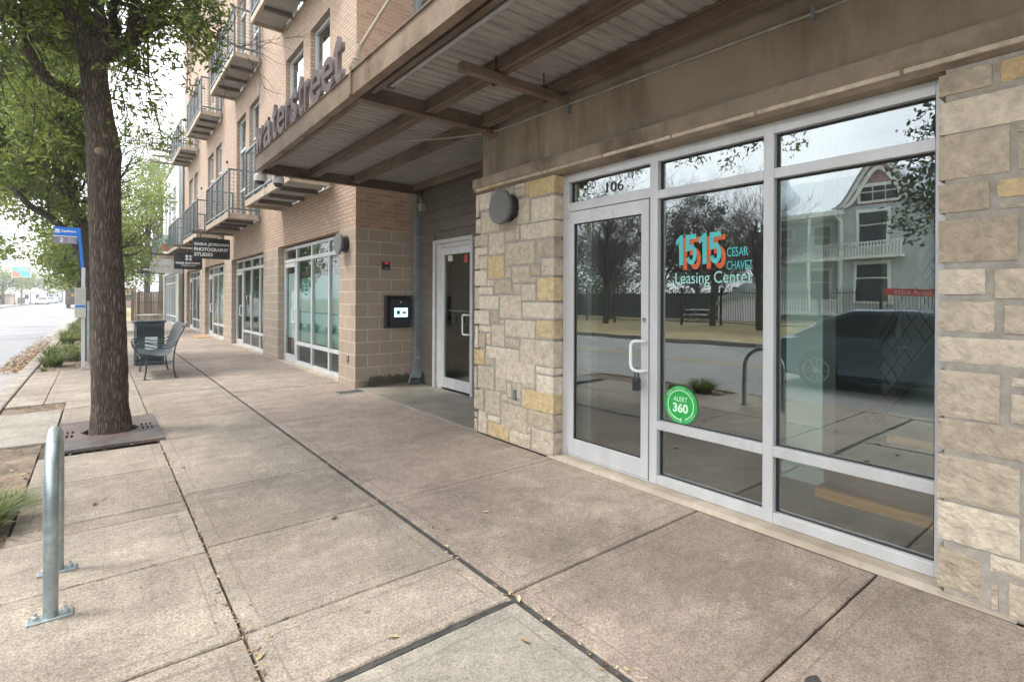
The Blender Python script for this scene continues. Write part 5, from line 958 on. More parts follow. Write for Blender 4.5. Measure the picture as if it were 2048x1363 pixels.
# ================= tree grate =================
TG=thing('tree_grate','square cast iron tree grate round the foot of the big oak','tree grate',(.12,7.05,0))
def grate_half(y0,y1,tilt):
    bm=bmesh.new(); 
    nx,ny=44,max(8,int((y1-y0)*42)); X0,X1=-.325,.545
    g={}
    for i in range(nx+1):
        for j in range(ny+1):
            x=X0+(X1-X0)*i/nx; y=y0+(y1-y0)*j/ny; g[i,j]=bm.verts.new((x,y,.022+tilt*(y-y0)))
    for i in range(nx):
        for j in range(ny):
            x=X0+(X1-X0)*(i+.5)/nx; y=y0+(y1-y0)*(j+.5)/ny
            if math.hypot(x-.12,y-7.06)<.245: continue
            d=max(abs(x-.11),abs(y-7.06)*.66); 
            slot=(i%2==0) and (.27<abs(x-.11)<.39) and abs(y-7.06)>.06 and abs(y-7.06)<.17
            if slot: continue
            bm.faces.new((g[i,j],g[i+1,j],g[i+1,j+1],g[i,j+1]))
    r=bmesh.ops.extrude_face_region(bm,geom=list(bm.faces)); 
    for v in [e for e in r['geom'] if isinstance(e,bmesh.types.BMVert)]: v.co.z+=-.028
    bmesh.ops.recalc_face_normals(bm,faces=list(bm.faces))
    me=bpy.data.meshes.new('grate_plate'); bm.to_mesh(me); bm.free(); me.materials.append(m_grate); o=bpy.data.objects.new('grate_plate',me); sc.collection.objects.link(o); attach(o,TG)
grate_half(6.36,7.055,.012); grate_half(7.065,7.76,-.006)
# ================= trees =================
def curve(pts,rad,n=10):
    """Catmull-Rom through pts with interpolated radii"""
    P=[Vector(p) for p in pts]; P=[P[0]*2-P[1]]+P+[P[-1]*2-P[-2]]; R_=[rad[0]]+list(rad)+[rad[-1]]; o=[];r=[]
    for i in range(1,len(P)-2):
        for k in range(n):
            t=k/n; a,b_,c,d_=P[i-1],P[i],P[i+1],P[i+2]
            o.append(.5*((2*b_)+(c-a)*t+(2*a-5*b_+4*c-d_)*t*t+(-a+3*b_-3*c+d_)*t**3)); r.append(R_[i]*(1-t)+R_[i+1]*t)
    o.append(P[-2]); r.append(R_[-2]); return o,r
def barkwob(seed,amp=.06,fr=9):
    def f(u,p,i):
        a=u*2*math.pi; q_=Vector((math.cos(a)*1.5,math.sin(a)*1.5,p.z*1.1+seed))
        rid=abs(noise.noise(Vector((math.cos(a)*fr*.55,math.sin(a)*fr*.55,p.z*3.2+seed))))
        return 1+amp*1.6*noise.noise(q_)+amp*(rid*1.6-.4)
    return f
def twigs(b,start,dirv,length,rad,depth,tips,rr,up=.15,seg=5):
    n=7; p=Vector(start); d_=Vector(dirv).normalized(); pts=[p.copy()]; rs=[rad]
    for i in range(n):
        d_=(d_+Vector((rr.uniform(-1,1),rr.uniform(-1,1),rr.uniform(-.7,.8)+up))*.24).normalized(); p=p+d_*length/n; pts.append(p.copy()); rs.append(rad*(1-.82*(i+1)/n))
    b.tube(pts,rs,seg)
    if depth>0:
        for i in range(2,n+1):
            for _ in range(1 if i<n else 2):
                dd=(d_+Vector((rr.uniform(-1,1),rr.uniform(-1,1),rr.uniform(-.6,.9)))*.9).normalized()
                twigs(b,pts[i],dd,length*rr.uniform(.42,.66),max(rs[i]*.8,.004),depth-1,tips,rr,up,4)
    else:
        for i in (3,5,7): tips.append(pts[i])
    if depth<=1: tips.append(pts[-1])
def leaves(centers,per,rad,l,wd,rr,droop=.25,seed=1):
    """diamond leaves folded on the midrib, scattered about twig points; numpy arrays -> one mesh"""
    g=np.random.default_rng(seed); C=np.array([list(c[:3]) for c in centers]); RR=np.array([c[3] if len(c)>3 else rad for c in centers])
    n=len(C)*per; idx=np.repeat(np.arange(len(C)),per)
    off=g.normal(size=(n,3)); off/=np.linalg.norm(off,axis=1)[:,None]; off*=(g.random(n)**.5)[:,None]*RR[idx][:,None]
    off[:,2]*=.8; c=C[idx]+off
    d=g.normal(size=(n,3)); d[:,2]-=droop; d/=np.linalg.norm(d,axis=1)[:,None]
    s=g.normal(size=(n,3)); s-=(s*d).sum(1)[:,None]*d; s/=np.linalg.norm(s,axis=1)[:,None]; u=np.cross(d,s)
    L_=(l*(.45+1.0*g.random(n)))[:,None]; W_=L_*wd/l
    v=np.empty((n,6,3)); 
    v[:,0]=c; v[:,1]=c+d*L_*.35+s*W_*.5+u*W_*.12; v[:,2]=c+d*L_*.75+s*W_*.34+u*W_*.08; v[:,3]=c+d*L_; v[:,4]=c+d*L_*.75-s*W_*.34+u*W_*.08; v[:,5]=c+d*L_*.35-s*W_*.5+u*W_*.12
    clump=g.random(len(C)); r=np.clip(.62*clump[idx]+.38*g.random(n),0,1)
    f=np.arange(n*6).reshape(n,6)
    return v.reshape(-1,3),f,r
def leafmesh(name,v,f,r,m,parent):
    me=bpy.data.meshes.new(name); n=len(f); k=f.shape[1]
    me.vertices.add(len(v)); me.vertices.foreach_set('co',v.astype(np.float32).ravel()); me.loops.add(n*k); me.loops.foreach_set('vertex_index',f.astype(np.int32).ravel())
    me.polygons.add(n); me.polygons.foreach_set('loop_start',(np.arange(n)*k).astype(np.int32)); me.polygons.foreach_set('loop_total',np.full(n,k,dtype=np.int32))
    me.materials.append(m); a=me.attributes.new('rnd','FLOAT','FACE'); a.data.foreach_set('value',r.astype(np.float32)); me.update(calc_edges=True)
    o=bpy.data.objects.new(name,me); sc.collection.objects.link(o)
    if parent is not None: attach(o,parent)
    return o
# --- street oak in the grate ---
rr=random.Random(11)
OAK=thing('street_oak','big live oak with a thick dark forking trunk standing in the iron grate','tree',(.12,7.08,0))
b=MB()
tr,ra=curve([(.125,7.08,-.05),(.122,7.08,.0),(.115,7.08,.25),(.10,7.08,.8),(.088,7.09,1.4),(.066,7.09,2.2),(.06,7.1,2.75),(.055,7.1,3.0),(.02,7.1,3.3),(-.02,7.08,3.65),(-.04,7.08,3.95),(-.035,7.05,4.15)],
            [.215,.20,.168,.157,.150,.142,.148,.155,.135,.118,.118,.122],12)
b.tube(tr,ra,56,wob=barkwob(3,.055,9))
limbs=[([(-.02,7.1,3.42),(-.12,7.08,3.52),(-.28,7.02,3.56),(-.42,6.95,3.63),(-.53,6.9,3.83),(-.57,6.85,4.05),(-.66,6.8,4.11),(-.80,6.7,3.98),(-1.1,6.5,4.15),(-1.5,6.2,4.5)],[.075,.066,.056,.052,.047,.043,.04,.034,.026,.015]),
 ([(-.06,7.05,3.9),(-.12,7.02,4.12),(-.20,7.0,4.27),(-.31,6.95,4.45),(-.5,6.8,4.8),(-.75,6.6,5.4),(-1.2,6.3,6.2)],[.095,.085,.078,.07,.06,.045,.025]),
 ([(-.02,7.08,3.95),(.02,7.05,4.12),(.03,7.1,4.35),(.0,7.2,4.65),(.05,7.3,5.3),(.0,7.6,6.3)],[.075,.062,.055,.05,.04,.02]),
 ([(.0,7.08,3.95),(.07,7.15,4.14),(.15,7.2,4.37),(.13,7.3,4.65),(.3,7.5,5.4),(.5,7.7,6.2)],[.07,.055,.048,.043,.034,.02]),
 ([(-.02,7.06,3.86),(.06,7.02,4.02),(.17,7.0,4.12),(.30,6.98,4.22),(.42,6.95,4.40),(.52,6.9,4.60),(.62,6.85,4.83),(.72,6.8,5.1),(.8,6.8,5.5)],[.09,.08,.076,.07,.055,.045,.04,.03,.016]),
 ([(.26,6.98,4.18),(.29,7.0,4.4),(.31,7.05,4.62),(.4,7.2,5.1),(.5,7.4,5.9)],[.052,.045,.042,.032,.018]),
 ([(.56,6.9,4.66),(.44,6.8,4.62),(.35,6.7,4.72),(.2,6.4,5.1)],[.03,.026,.02,.012]),
 ([(-.3,7.0,4.44),(-.42,7.1,4.2),(-.5,7.3,4.1),(-.7,7.6,4.3)],[.03,.025,.02,.01]),
 ([(-.55,6.88,4.0),(-.7,6.6,4.3),(-.75,6.2,4.6),(-.9,5.6,4.8)],[.03,.025,.02,.012])]
tips=[]
for li,(P_,r_) in enumerate(limbs):
    rgt=li in (4,5,6); a,c=curve(P_,r_,7); b.tube(a,c,20,wob=barkwob(rr.uniform(0,40),.06,6))
    for i in range(len(a)//2,len(a),4):
        dd=Vector((rr.uniform(-1,1),rr.uniform(-1,1),rr.uniform(-.2,.9))); twigs(b,a[i],dd if not rgt else Vector((dd.x,dd.y,abs(dd.z)+.3)),rr.uniform(.7,1.3) if not rgt else .5,c[i]*.5,2 if not rgt else 1,tips,rr,.05)
    twigs(b,a[-1],a[-1]-a[-3],1.3 if not rgt else .4,c[-1]*.9,2 if not rgt else 1,tips,rr,.1)
# knot with a pale cut
b.build('trunk',m_bark,OAK,smooth=True)
q=MB(); q.lathe([(.0,-.03),(.045,-.03),(.040,.0),(.030,.012),(.0,.012)],(0,0,0),20,axis='y'); 
q.v=[(x+.015,6.945-y*1.0,z+2.965) for x,y,z in q.v]; q.build('pruned_knot',noisy('cut_wood',(.16,.115,.08),(.27,.21,.15),14,.9,.4,60),OAK,smooth=True)
# drooping sprays whose twigs run back to the crown
b=MB(); CL1=[c for i,c in enumerate(CL1) if c[0]/c[1]<.15 and not (abs(c[0])<.55 and c[1]<6.95 and c[2]>3.7) and not (.1<c[0]<.8 and c[2]<3.75 and c[1]<8) or i%2]; SP=[]; cl=[Vector(c[:3]) for c in CL1]
hub=[Vector((.62,6.85,4.83)),Vector((-.5,6.8,4.8)),Vector((.05,7.3,5.3)),Vector((-.8,6.7,3.98)),Vector((-.57,6.85,4.05)),Vector((.42,6.95,4.4))]
for c in cl:
    h=min(hub,key=lambda t:(t-c).length+ (0 if t.z>c.z-.2 else 1)); m_=h*.42+c*.58+Vector((rr.uniform(-.25,.25),rr.uniform(-.25,.25),.22)); SP.append((m_.x,m_.y,m_.z,.15)); SP.append(tuple((m_*.5+c*.5))+(.14,))
    a,r_=curve([h,m_,c,c+Vector((rr.uniform(-.1,.1),rr.uniform(-.1,.1),-.12))],[.010,.006,.004,.002],5); b.tube(a,r_,4)
b.build('twigs',m_bark,OAK,smooth=True)
cent=[(c[0],c[1],c[2],c[3]) for c in CL1]+SP+[(t.x,t.y,t.z,.2) for i,t in enumerate(tips) if t.z>3.9 and (i%2==0 if t.x<-.4 else i%4==0) and not (abs(t.x)<.4 and t.y<6.9 and t.z<4.6) and t.x/t.y<.15]
v1,f1,r1=leaves([c for c in cent if c[2]<4.9],32,.25,.062,.021,rr,.35,5)
v2,f2,r2=leaves([c for c in cent if c[2]>=4.9],20,.3,.08,.030,rr,.3,6)
v2b=np.vstack([v1,v2]); f2b=np.vstack([f1,f2+len(v1)])
leafmesh('crown',v2b,f2b,np.concatenate([r1,r2]),m_leaf,OAK)
# --- second street tree, leaning limbs ---
rr=random.Random(21)
T2=thing('street_tree','leaning street tree with pale spreading limbs just behind the bus stop pole','tree',(-.05,15.2,0))
b=MB(); tips=[]
for P_,r_ in [([(-.02,15.2,-.1),(-.05,15.2,.9),(-.15,15.1,1.9),(-.28,15.0,3.0),(-.47,15.0,3.55),(-.72,14.9,4.25),(-.95,14.8,5.0),(-1.2,14.6,6.2)],[.20,.17,.155,.14,.12,.10,.08,.05]),
 ([(-.12,15.1,1.75),(-.30,15.0,2.45),(-.7,14.9,3.05),(-1.12,14.8,3.35),(-1.6,14.6,3.98),(-2.3,14.2,4.6)],[.09,.08,.07,.06,.05,.03]),
 ([(-.45,15,3.5),(-.6,14.6,4.4),(-.5,14.0,5.6),(-.4,13.3,6.4)],[.08,.06,.05,.03]),
 ([(-.7,14.9,4.2),(-1.1,15.3,4.5),(-1.7,15.9,5.0),(-2.4,16.5,5.5)],[.06,.05,.04,.02])]:
    a,c=curve(P_,r_,7); b.tube(a,c,16,wob=barkwob(rr.uniform(0,40),.05,5))
    for i in range(len(a)//3,len(a),4): twigs(b,a[i],Vector((rr.uniform(-1,1),rr.uniform(-1,1),rr.uniform(-.1,.9))),rr.uniform(1.1,2.1),c[i]*.4,2,tips,rr,.08)
b.build('trunk',m_bark2,T2,smooth=True)
v1,f1,r1=leaves([tuple(c) for c in CL2 if not (c[1]<15 and c[2]<3.3 and c[0]>-1.3)]+[(t.x,t.y,t.z,.35) for t in tips if t.z>3.2 and t.x<-.25 and not (t.y<14.3 and t.z<3.4)],46,.4,.10,.038,rr,.3,8)
leafmesh('crown',v1,f1,r1,m_leaf2,T2)
# --- further street trees ---
def crown_tree(name,label,cat,base,h,cr,mleaf,mbark,seed,ncl=90,per=60,lsz=.16,trunk=.16,low=.3,group=None,flat=.75,lean=(0,0),extra=None,clr=.55,bare=False):
    rr=random.Random(seed); T=thing(name,label,cat,base,group); b=MB(); tips=[]; B=Vector(base)
    top=B+Vector((lean[0],lean[1],h*.55)); a,c=curve([B+Vector((0,0,-.1)),B+Vector((lean[0]*.2,lean[1]*.2,h*.18)),B+Vector((lean[0]*.5,lean[1]*.5,h*.35)),top],[trunk*1.2,trunk,trunk*.8,trunk*.45],6)
    b.tube(a,c,12,wob=barkwob(seed,.05,5)); cc=B+Vector((lean[0],lean[1],h*(1+low)/2))
    cl=[]
    for i in range(ncl):
        d=Vector((rr.gauss(0,1),rr.gauss(0,1),rr.gauss(0,1))).normalized()*(rr.random()**.4); p=cc+Vector((d.x*cr,d.y*cr,d.z*h*(1-low)/2)); cl.append(p)
    for i in range(0,ncl,max(1,ncl//26)):
        s=a[rr.randrange(len(a)//2,len(a))]; m_=(s+cl[i])/2+Vector((rr.uniform(-.3,.3),rr.uniform(-.3,.3),.1*h*.3)); A,C_=curve([s,m_,cl[i]],[trunk*.38,trunk*.22,trunk*.06],5); b.tube(A,C_,6)
        if bare:
            for t in A[2::2]: twigs(b,t,Vector((rr.uniform(-1,1),rr.uniform(-1,1),rr.uniform(-.3,1))),rr.uniform(1.0,2.2),.014,2,tips,rr,.1,3)
    b.build('trunk',mbark,T,smooth=True)
    pts=[(p.x,p.y,p.z,clr*rr.uniform(.7,1.4)) for p in cl]
    if extra: pts+=extra
    if per:
        v,f,r=leaves(pts,per,.5,lsz,lsz*.42,rr,.2,seed); leafmesh('crown',v,f,r,mleaf,T)
    return T
crown_tree('street_tree','dense street tree filling the gap between the oak trunk and the buildings','tree',(-.2,26.5,0),5.2,1.8,m_leafdark if False else m_leaf2,m_bark2,31,110,110,.13,.2,.28,extra=[tuple(c) for c in CL3 if c[0]/c[1]<.047 or c[2]>5.2],clr=.6)
crown_tree('street_tree','fourth street tree along the kerb, far behind the oak','tree',(-.6,37,0),6.0,2.2,m_leaf2,m_bark2,32,90,90,.15,.17,.3,clr=.6)
crown_tree('leafy_tree','bright green tree behind the wooden fence','tree',(3.2,52,0),12.5,4.0,m_leaf2,m_bark2,33,120,90,.2,.22,.2,clr=.9)
crown_tree('leafy_tree','low rounded green tree left of the wooden fence','tree',(1.2,60,0),8.5,3.8,m_leaf2,m_bark2,34,90,90,.2,.22,.15,clr=.9)
crown_tree('leafy_tree','tall sparse green tree rising beyond the stucco building','tree',(5.6,70,0),22,4.2,m_leaf2,m_bark2,35,110,80,.26,.25,.35,clr=1.0)
for i,(x,y,h,cr,lab) in enumerate([(-14.5,92,7.5,4,'big dark tree at the far left across the road, left of the billboard'),(-13,128,7.2,4.2,'rounded dark tree behind the billboard across the road'),(-11.5,165,8.0,4.5,'soft green tree beyond the white houses across the road'),(-8.5,215,9,5,'pale distant tree near the end of the road on the left side'),(-2,250,9,5,'pale distant tree straddling the end of the road'),(2,170,8,4,'distant roadside tree on the right side beyond the van'),(-15.5,108,6.5,3.2,'second dark tree on the far left across the road'),(-11.2,190,8.5,4.5,'hazy tree between the white houses and the road end'),(1.5,120,7,3,'roadside tree hidden behind the bus timetable')]):
    crown_tree('roadside_tree',lab,'tree',(x,y,0),h,cr,m_leafdark if i in (0,6) else m_leaf2,m_bark2,50+i,70,46,.34,.2,.22,'trees along the far road',clr=1.0)
# ================= grasses =================
def tuft(name,label,cat,base,h,rad,n,seed,group=None,w_=.008):
    g=np.random.default_rng(seed); T=thing(name,label,cat,base,group); vs=[];fs=[];rs=[]
    for i in range(n):
        a=g.uniform(0,6.283); rr_=rad*.35*math.sqrt(g.random()); bx,by=base[0]+rr_*math.cos(a),base[1]+rr_*math.sin(a); a2=a+g.normal(0,.5); L_=h*g.uniform(.55,1.15); ln=rad*g.uniform(.3,1.1); o=len(vs); sx,sy=-math.sin(a2)*w_,math.cos(a2)*w_
        for k in range(5):
            t=k/4; r_=ln*t**1.6; z=base[2]+L_*(t-.42*t**2.6*(ln/rad)); wk=(1-t**2)*1.0+.05
            x,y=bx+math.cos(a2)*r_,by+math.sin(a2)*r_; vs+=[(x-sx*wk,y-sy*wk,z),(x+sx*wk,y+sy*wk,z)]
        for k in range(4): fs.append((o+2*k,o+2*k+1,o+2*k+3,o+2*k+2)); rs.append(float(np.clip(g.normal(.42,.25),0,1)))
    q=MB(); q.v=vs; q.f=[list(f) for f in fs]; q.m=[0]*len(fs); q.r=rs; q.build('blades',m_blade,T); return T
tuft('grass_clump','clump of long green grass in the soil beside the bike rack','grass',(-.60,4.55,-.02),.30,.34,420,1,w_=.006)
tuft('grass_clump','small green grass tuft against the pavement edge near the bike rack','grass',(-.46,5.0,-.02),.15,.16,170,2,w_=.004)
gl=[(-.72,14.5,.40,.40),(-.45,15.7,.42,.42),(-.82,16.6,.42,.36),(-.50,17.6,.36,.38),(-.7,21.2,.45,.42),(-.45,22.6,.45,.42),(-.8,23.9,.42,.40),(-.55,25.2,.42,.42),(-.7,28.4,.45,.42),(-.5,29.9,.45,.42),(-.75,31.2,.42,.42),(-.6,34,.45,.42),(-.6,36,.45,.42)]
for i,(x,y,h,r_) in enumerate(gl):
    lab=['grass clump just beyond the bus stop pole foot, on its road side','grass clump right behind the foot of the bus stop pole','third grass clump from the pole, hugging the kerb','last grass clump in the bed nearest the bus stop pole','nearest grass clump in the second kerb bed','second grass clump in the second kerb bed, away from the road','third grass clump in the second kerb bed, by the kerb','last grass clump in the second kerb bed','nearest grass clump in the third kerb bed','middle grass clump in the third kerb bed','farthest grass clump in the third kerb bed','nearest of the two grass clumps in the farthest kerb bed','farthest of all the grass clumps along the kerb'][i]
    tuft('grass_clump',lab,'grass',(x,y,-.02),h,r_,230,10+i,'grass clumps in the kerb planting beds',w_=.009)
tuft('weed','tiny weed at the corner of the planting bed by the kerb','weed',(-.80,13.6,-.01),.10,.10,60,40,w_=.005)
# ================= leaf litter =================
def litter(name,label,pts,size,seed):
    rr=random.Random(seed); q=MB()
    for (x,y,z) in pts:
        l=size*rr.uniform(.5,1.3); a=rr.uniform(0,6.28); M=Matrix.Translation((x,y,z+.004))@Matrix.Rotation(a,4,'Z')@Matrix.Rotation(rr.uniform(-.5,.5),4,'X')@Matrix.Rotation(rr.uniform(-.3,.3),4,'Y'); wv=l*rr.uniform(.28,.45); cu=l*rr.uniform(.05,.2)
        P_=[(0,0,cu),(.3*l,wv/2,0),(.75*l,wv*.35,cu*.5),(l,0,cu*1.4),(.75*l,-wv*.35,cu*.3),(.3*l,-wv/2,cu*.2)]
        q.add([M@Vector(p) for p in P_],[(0,1,2,3,4,5)],0,rr.random())
    o=q.build(name,m_litter); tag(o,label,None,None,'stuff'); return o
rr=random.Random(5); pts=[]
for i in range(2600): y=14.5+abs(rr.gauss(0,1))*5.5+rr.random(); t=rr.random(); pts.append((-1.19-.42*t*t-abs(rr.gauss(0,.06)),y,-.142+rr.random()*.035*(1-t)))
litter('gutter_leaf_litter','brown leaf litter banked in the gutter against the kerb',pts,.075,3)
pts=[]
for i in range(1300):
    y=rr.uniform(1.0,36); x=rr.uniform(-.9,3.1)
    if rr.random()<.68: x=rr.choice([.4965,.4965,1.59])+rr.gauss(0,.010) if rr.random()<.7 else rr.choice([.4965,1.59])+rr.gauss(0,.06); y=1+35*rr.random()**2
    pts.append((x,y,.001))
for i in range(140): pts.append((rr.uniform(-.35,.6),rr.choice([6.35,7.78])+rr.gauss(0,.05),.001))
litter('scattered_leaf_bits','small dry leaf bits scattered over the pavement and its joints',pts,.026,4)
pts=[]
for (x0,x1,y0,y1) in beds:
    for i in range(int((x1-x0)*(y1-y0)*60)): pts.append((rr.uniform(x0,x1),rr.uniform(y0,y1),-.012))
litter('bed_leaf_litter','dry leaves lying on the soil of the planting beds',pts,.055,6)
fl=[(.50,1.98+.28,0),(1.02,2.05,0),(1.42,1.72,1),(.72,1.80,1),(.98,1.57,2),(2.05,2.9,0),(1.60,2.65,3),(1.58,1.93,3),(1.2,3.4,2),(-.02,4.63,2),(.2,6.0,3),(2.45,3.0,1)]
labs=['pale curled leaf','orange-brown fallen leaf','olive fallen leaf','whitish fallen leaf']
wh=['beside the long joint left of centre','on the middle slab row at the bottom','on the grey patch slab near the black joint','lying near the bottom edge, left of the grey patch','lowest on the grey patch slab','in the middle of the pinkish slab before the office door','lying across the black joint, upper one','lying across the black joint by the slab corner','near the centre of the pavement','left of the long joint behind the bike rack','in front of the tree grate','on the pinkish slab nearer the office sill']
for i,(x,y,k) in enumerate(fl):
    q=MB(); l=.052; a=rr.uniform(0,6.28); M=Matrix.Translation((x,y,.003))@Matrix.Rotation(a,4,'Z'); wv=.022
    for s_ in (1,-1): q.add([M@Vector(p) for p in [(0,0,.0),(.014,s_*wv/2,.007),(.036,s_*wv*.42,.011),(.052,0,.006),(.03,0,.0)]],[(0,1,2,3,4)],0,[.85,.5,.25,.97][k])
    o=q.build('fallen_leaf',m_litter); tag(o,labs[k]+' '+wh[i],'leaf','fallen leaves on the pavement')
q=MB(); q.add([(2.13+.045*math.cos(t)*(1+.2*math.sin(3*t)),.84+.028*math.sin(t),.0025) for t in [i*math.pi/9 for i in range(18)]],[list(range(18))]); o=q.build('gum_spot',m_joint); tag(o,'black flattened gum spot on the nearest pavement slab at the bottom right','gum spot')
m_roofgrey=plain('grey_print',(.45,.45,.48),.5)
# ================= bus stop =================
BS=thing('bus_stop_pole','grey bus stop pole with blue top, flag sign and timetable case beside the kerb','bus stop sign',(-.215,13.45,0))
q=MB(); q.box(-.245,-.185,13.42,13.48,.02,2.02); q.build('pole',m_alum,BS,bevel=.004)
q=MB(); q.box(-.325,-.255,13.42,13.48,2.02,2.80) if False else q.add([(-.318,13.425,2.80),(-.262,13.425,2.80),(-.208,13.425,2.02),(-.252,13.425,2.02),(-.318,13.475,2.80),(-.262,13.475,2.80),(-.208,13.475,2.02),(-.252,13.475,2.02)],[(0,3,2,1),(4,5,6,7),(0,1,5,4),(1,2,6,5),(2,3,7,6),(3,0,4,7)]); q.build('blue_pole_top',m_blue,BS)
q=MB(); q.box(-.66,-.31,13.44,13.455,2.635,2.80); fl_=q.build('blue_flag_panel',m_blue,BS); text('CapMetro',.1,MS(-.55,13.438,2.69),m_signwhite,'flag_lettering',fl_,.001,fit=(.22,.055),off=.003)
q=MB(); q.box(-.64,-.575,13.436,13.44,2.70,2.755); q.box(-.648,-.567,13.436,13.44,2.685,2.715); q.build('bus_symbol',m_signwhite,fl_)
q=MB(); q.box(-.66,-.31,13.44,13.455,2.48,2.615); fl2=q.build('grey_flag_panel',m_purple,BS); q=MB(); q.box(-.68,-.31,13.437,13.44,2.615,2.628); q.build('white_stripe',m_signwhite,BS)
text('2',.1,MS(-.575,13.438,2.51),m_signwhite,'route_number',fl2,.001,fit=(.055,.075),off=.002)
q=MB()
for k in range(3): q.box(-.455,-.455+.10-.02*(k%2),13.437,13.439,2.572-.03*k,2.582-.03*k)
q.build('small_print',m_roofgrey,fl2)
q=MB(); q.box(-.345,-.175,13.37,13.415,1.03,1.62); q.box(-.355,-.165,13.36,13.42,1.60,1.62); tc_=q.build('timetable_case',noisy('timetable_case',(.42,.42,.36),(.5,.5,.43),9,.5,.02,30),BS,bevel=.004)
q=MB(); q.box(-.335,-.185,13.366,13.37,1.235,1.275); q.build('blue_band',m_blue,tc_)
q=MB()
for k in range(9): q.box(-.33,-.33+.14*rr.uniform(.6,1),13.367,13.369,1.56-.032*k,1.565-.032*k)
q.build('timetable_lines',m_purple,tc_)
q=MB(); q.box(-.275,-.155,13.39,13.51,.001,.018); q.box(-.25,-.18,13.415,13.485,.018,.06); q.build('base_plate',m_alumdark,BS,bevel=.003)
P2=thing('utility_pole','plain grey post just behind the bus stop pole','post',(-.15,14.9,0)); q=MB(); q.box(-.175,-.13,14.88,14.92,.0,1.35); q.build('post',m_galv,P2)
UC=thing('utility_cabinet','dark green utility cabinet behind the bus stop pole','cabinet',(-.12,27,0)); q=MB(); q.box(-.35,.25,26.4,27.2,0,1.15); cb=q.build('cabinet_body',m_drain,UC,bevel=.02); q=MB(); q.box(-.32,.22,26.39,26.4,.1,1.05); q.build('cabinet_door',m_drain,cb)
# ================= bench =================
BE=thing('bench','blue-grey metal bench with curved slatted seat and looped arms facing the road','bench',(.88,11.75,0))
prof=[(.60,.37),(.585,.41),(.60,.445),(.65,.445),(.75,.425),(.85,.40),(.95,.405),(1.03,.46),(1.09,.57),(1.14,.72),(1.19,.86),(1.23,.93),(1.26,.945)]
Pc,_=curve([(p[0],0,p[1]) for p in prof],[1]*len(prof),4)
q=MB(); y0,y1=11.12,12.40; N=len(Pc)
n=58; 
for i in range(n):   # narrow steel straps following the seat curve
    ya_=y0+(y1-y0)*i/n; yb_=ya_+(y1-y0)/n*.88
    for k in range(N-1):
        a,c=Pc[k],Pc[k+1]; q.quad((a.x,ya_,a.z),(a.x,yb_,a.z),(c.x,yb_,c.z),(c.x,ya_,c.z))
for k in list(range(0,N-1,7)): 
    a=Pc[k]; q.box(a.x-.012,a.x+.012,y0,y1,a.z-.008,a.z-.002)
q.tube([(Pc[0].x,y0,Pc[0].z),(Pc[0].x,y1,Pc[0].z)],.012,8); q.tube([(1.27,y0-.02,.945),(1.27,y1+.02,.945)],.016,8)
o=q.build('slatted_seat',m_bench,BE); sm=o.modifiers.new('s','SOLIDIFY'); sm.thickness=.004
for yy in (y0-.03,y1+.03):
    q=MB(); a,_=curve([(1.27,yy,.95),(1.20,yy,.82),(1.12,yy,.62),(1.085,yy,.45),(1.075,yy,.25),(1.09,yy,.10),(1.115,yy,.0)],[1]*7,4); q.tube(a,.013,8); q.box(1.08,1.16,yy-.02,yy+.02,.0,.008); q.build('leg',m_bench,BE,smooth=True,auto=60)
    q=MB(); a,_=curve([(.60,yy,.42),(.66,yy,.40),(.68,yy,.30),(.67,yy,.15),(.65,yy,.0)],[1]*5,4); q.tube(a,.013,8); q.box(.63,.72,yy-.02,yy+.02,.0,.008); q.build('leg',m_bench,BE,smooth=True,auto=60)
    q=MB()
    for (h,dx) in ((.0,0),(-.055,.02)):
        a,_=curve([(.60,yy,.44+h),(.53,yy,.54+h*.6),(.52+dx,yy,.60+h*.6),(.58+dx,yy,.645+h),(.70,yy,.625+h),(.85,yy,.59+h),(1.0,yy,.60+h),(1.12,yy,.66+h)],[1]*8,5); q.tube(a,.0095,7)
    q.build('armrest',m_bench,BE,smooth=True,auto=60)
for yy in (y0-.03,y1+.03): q=MB(); q.tube([(1.078,yy,.30),(.68,yy,.31)],.008,6); q.build('stretcher',m_bench,BE)
# ================= litter bin =================
BI=thing('litter_bin','dark blue-green slatted litter bin with a raised lid beside the bench','litter bin',(.88,13.75,0))
cx,cy=.88,13.68
def ring(r,z): return None
q=MB(); x0,x1,ya_,yb_=cx-.25,cx+.25,cy-.25,cy+.25
for i in range(13):
    xx=x0+.02+(x1-x0-.04)*i/12
    for yy in (ya_,yb_): q.box(xx-.009,xx+.009,yy-.006,yy+.006,.06,.86)
for i in range(13):
    yy=ya_+.02+(yb_-ya_-.04)*i/12
    for xx in (x0,x1): q.box(xx-.006,xx+.006,yy-.012,yy+.012,.06,.86)
for (z0,z1) in ((.02,.09),(.30,.55),(.82,.90)): q.box(x0-.008,x1+.008,ya_-.01,ya_+.01,z0,z1); q.box(x0-.008,x1+.008,yb_-.01,yb_+.01,z0,z1); q.box(x0-.01,x0+.01,ya_+.01,yb_-.01,z0,z1); q.box(x1-.01,x1+.01,ya_+.01,yb_-.01,z0,z1)
q.build('slatted_body',m_bench,BI)
q=MB(); q.box(x0+.04,x1-.04,ya_+.04,yb_-.04,.05,.84); q.build('liner',m_gasket,BI)
q=MB(); q.lathe([(.10,.86),(.27,.86),(.31,.885),(.32,.90),(.28,.92),(.18,.905),(.10,.90)],(cx,cy,.02),28); q.build('rim',m_bench,BI)
q=MB(); 
for k in range(4): a=k*math.pi/2+.78; q.box(cx+.17*math.cos(a)-.015,cx+.17*math.cos(a)+.015,cy+.17*math.sin(a)-.015,cy+.17*math.sin(a)+.015,.9,1.05)
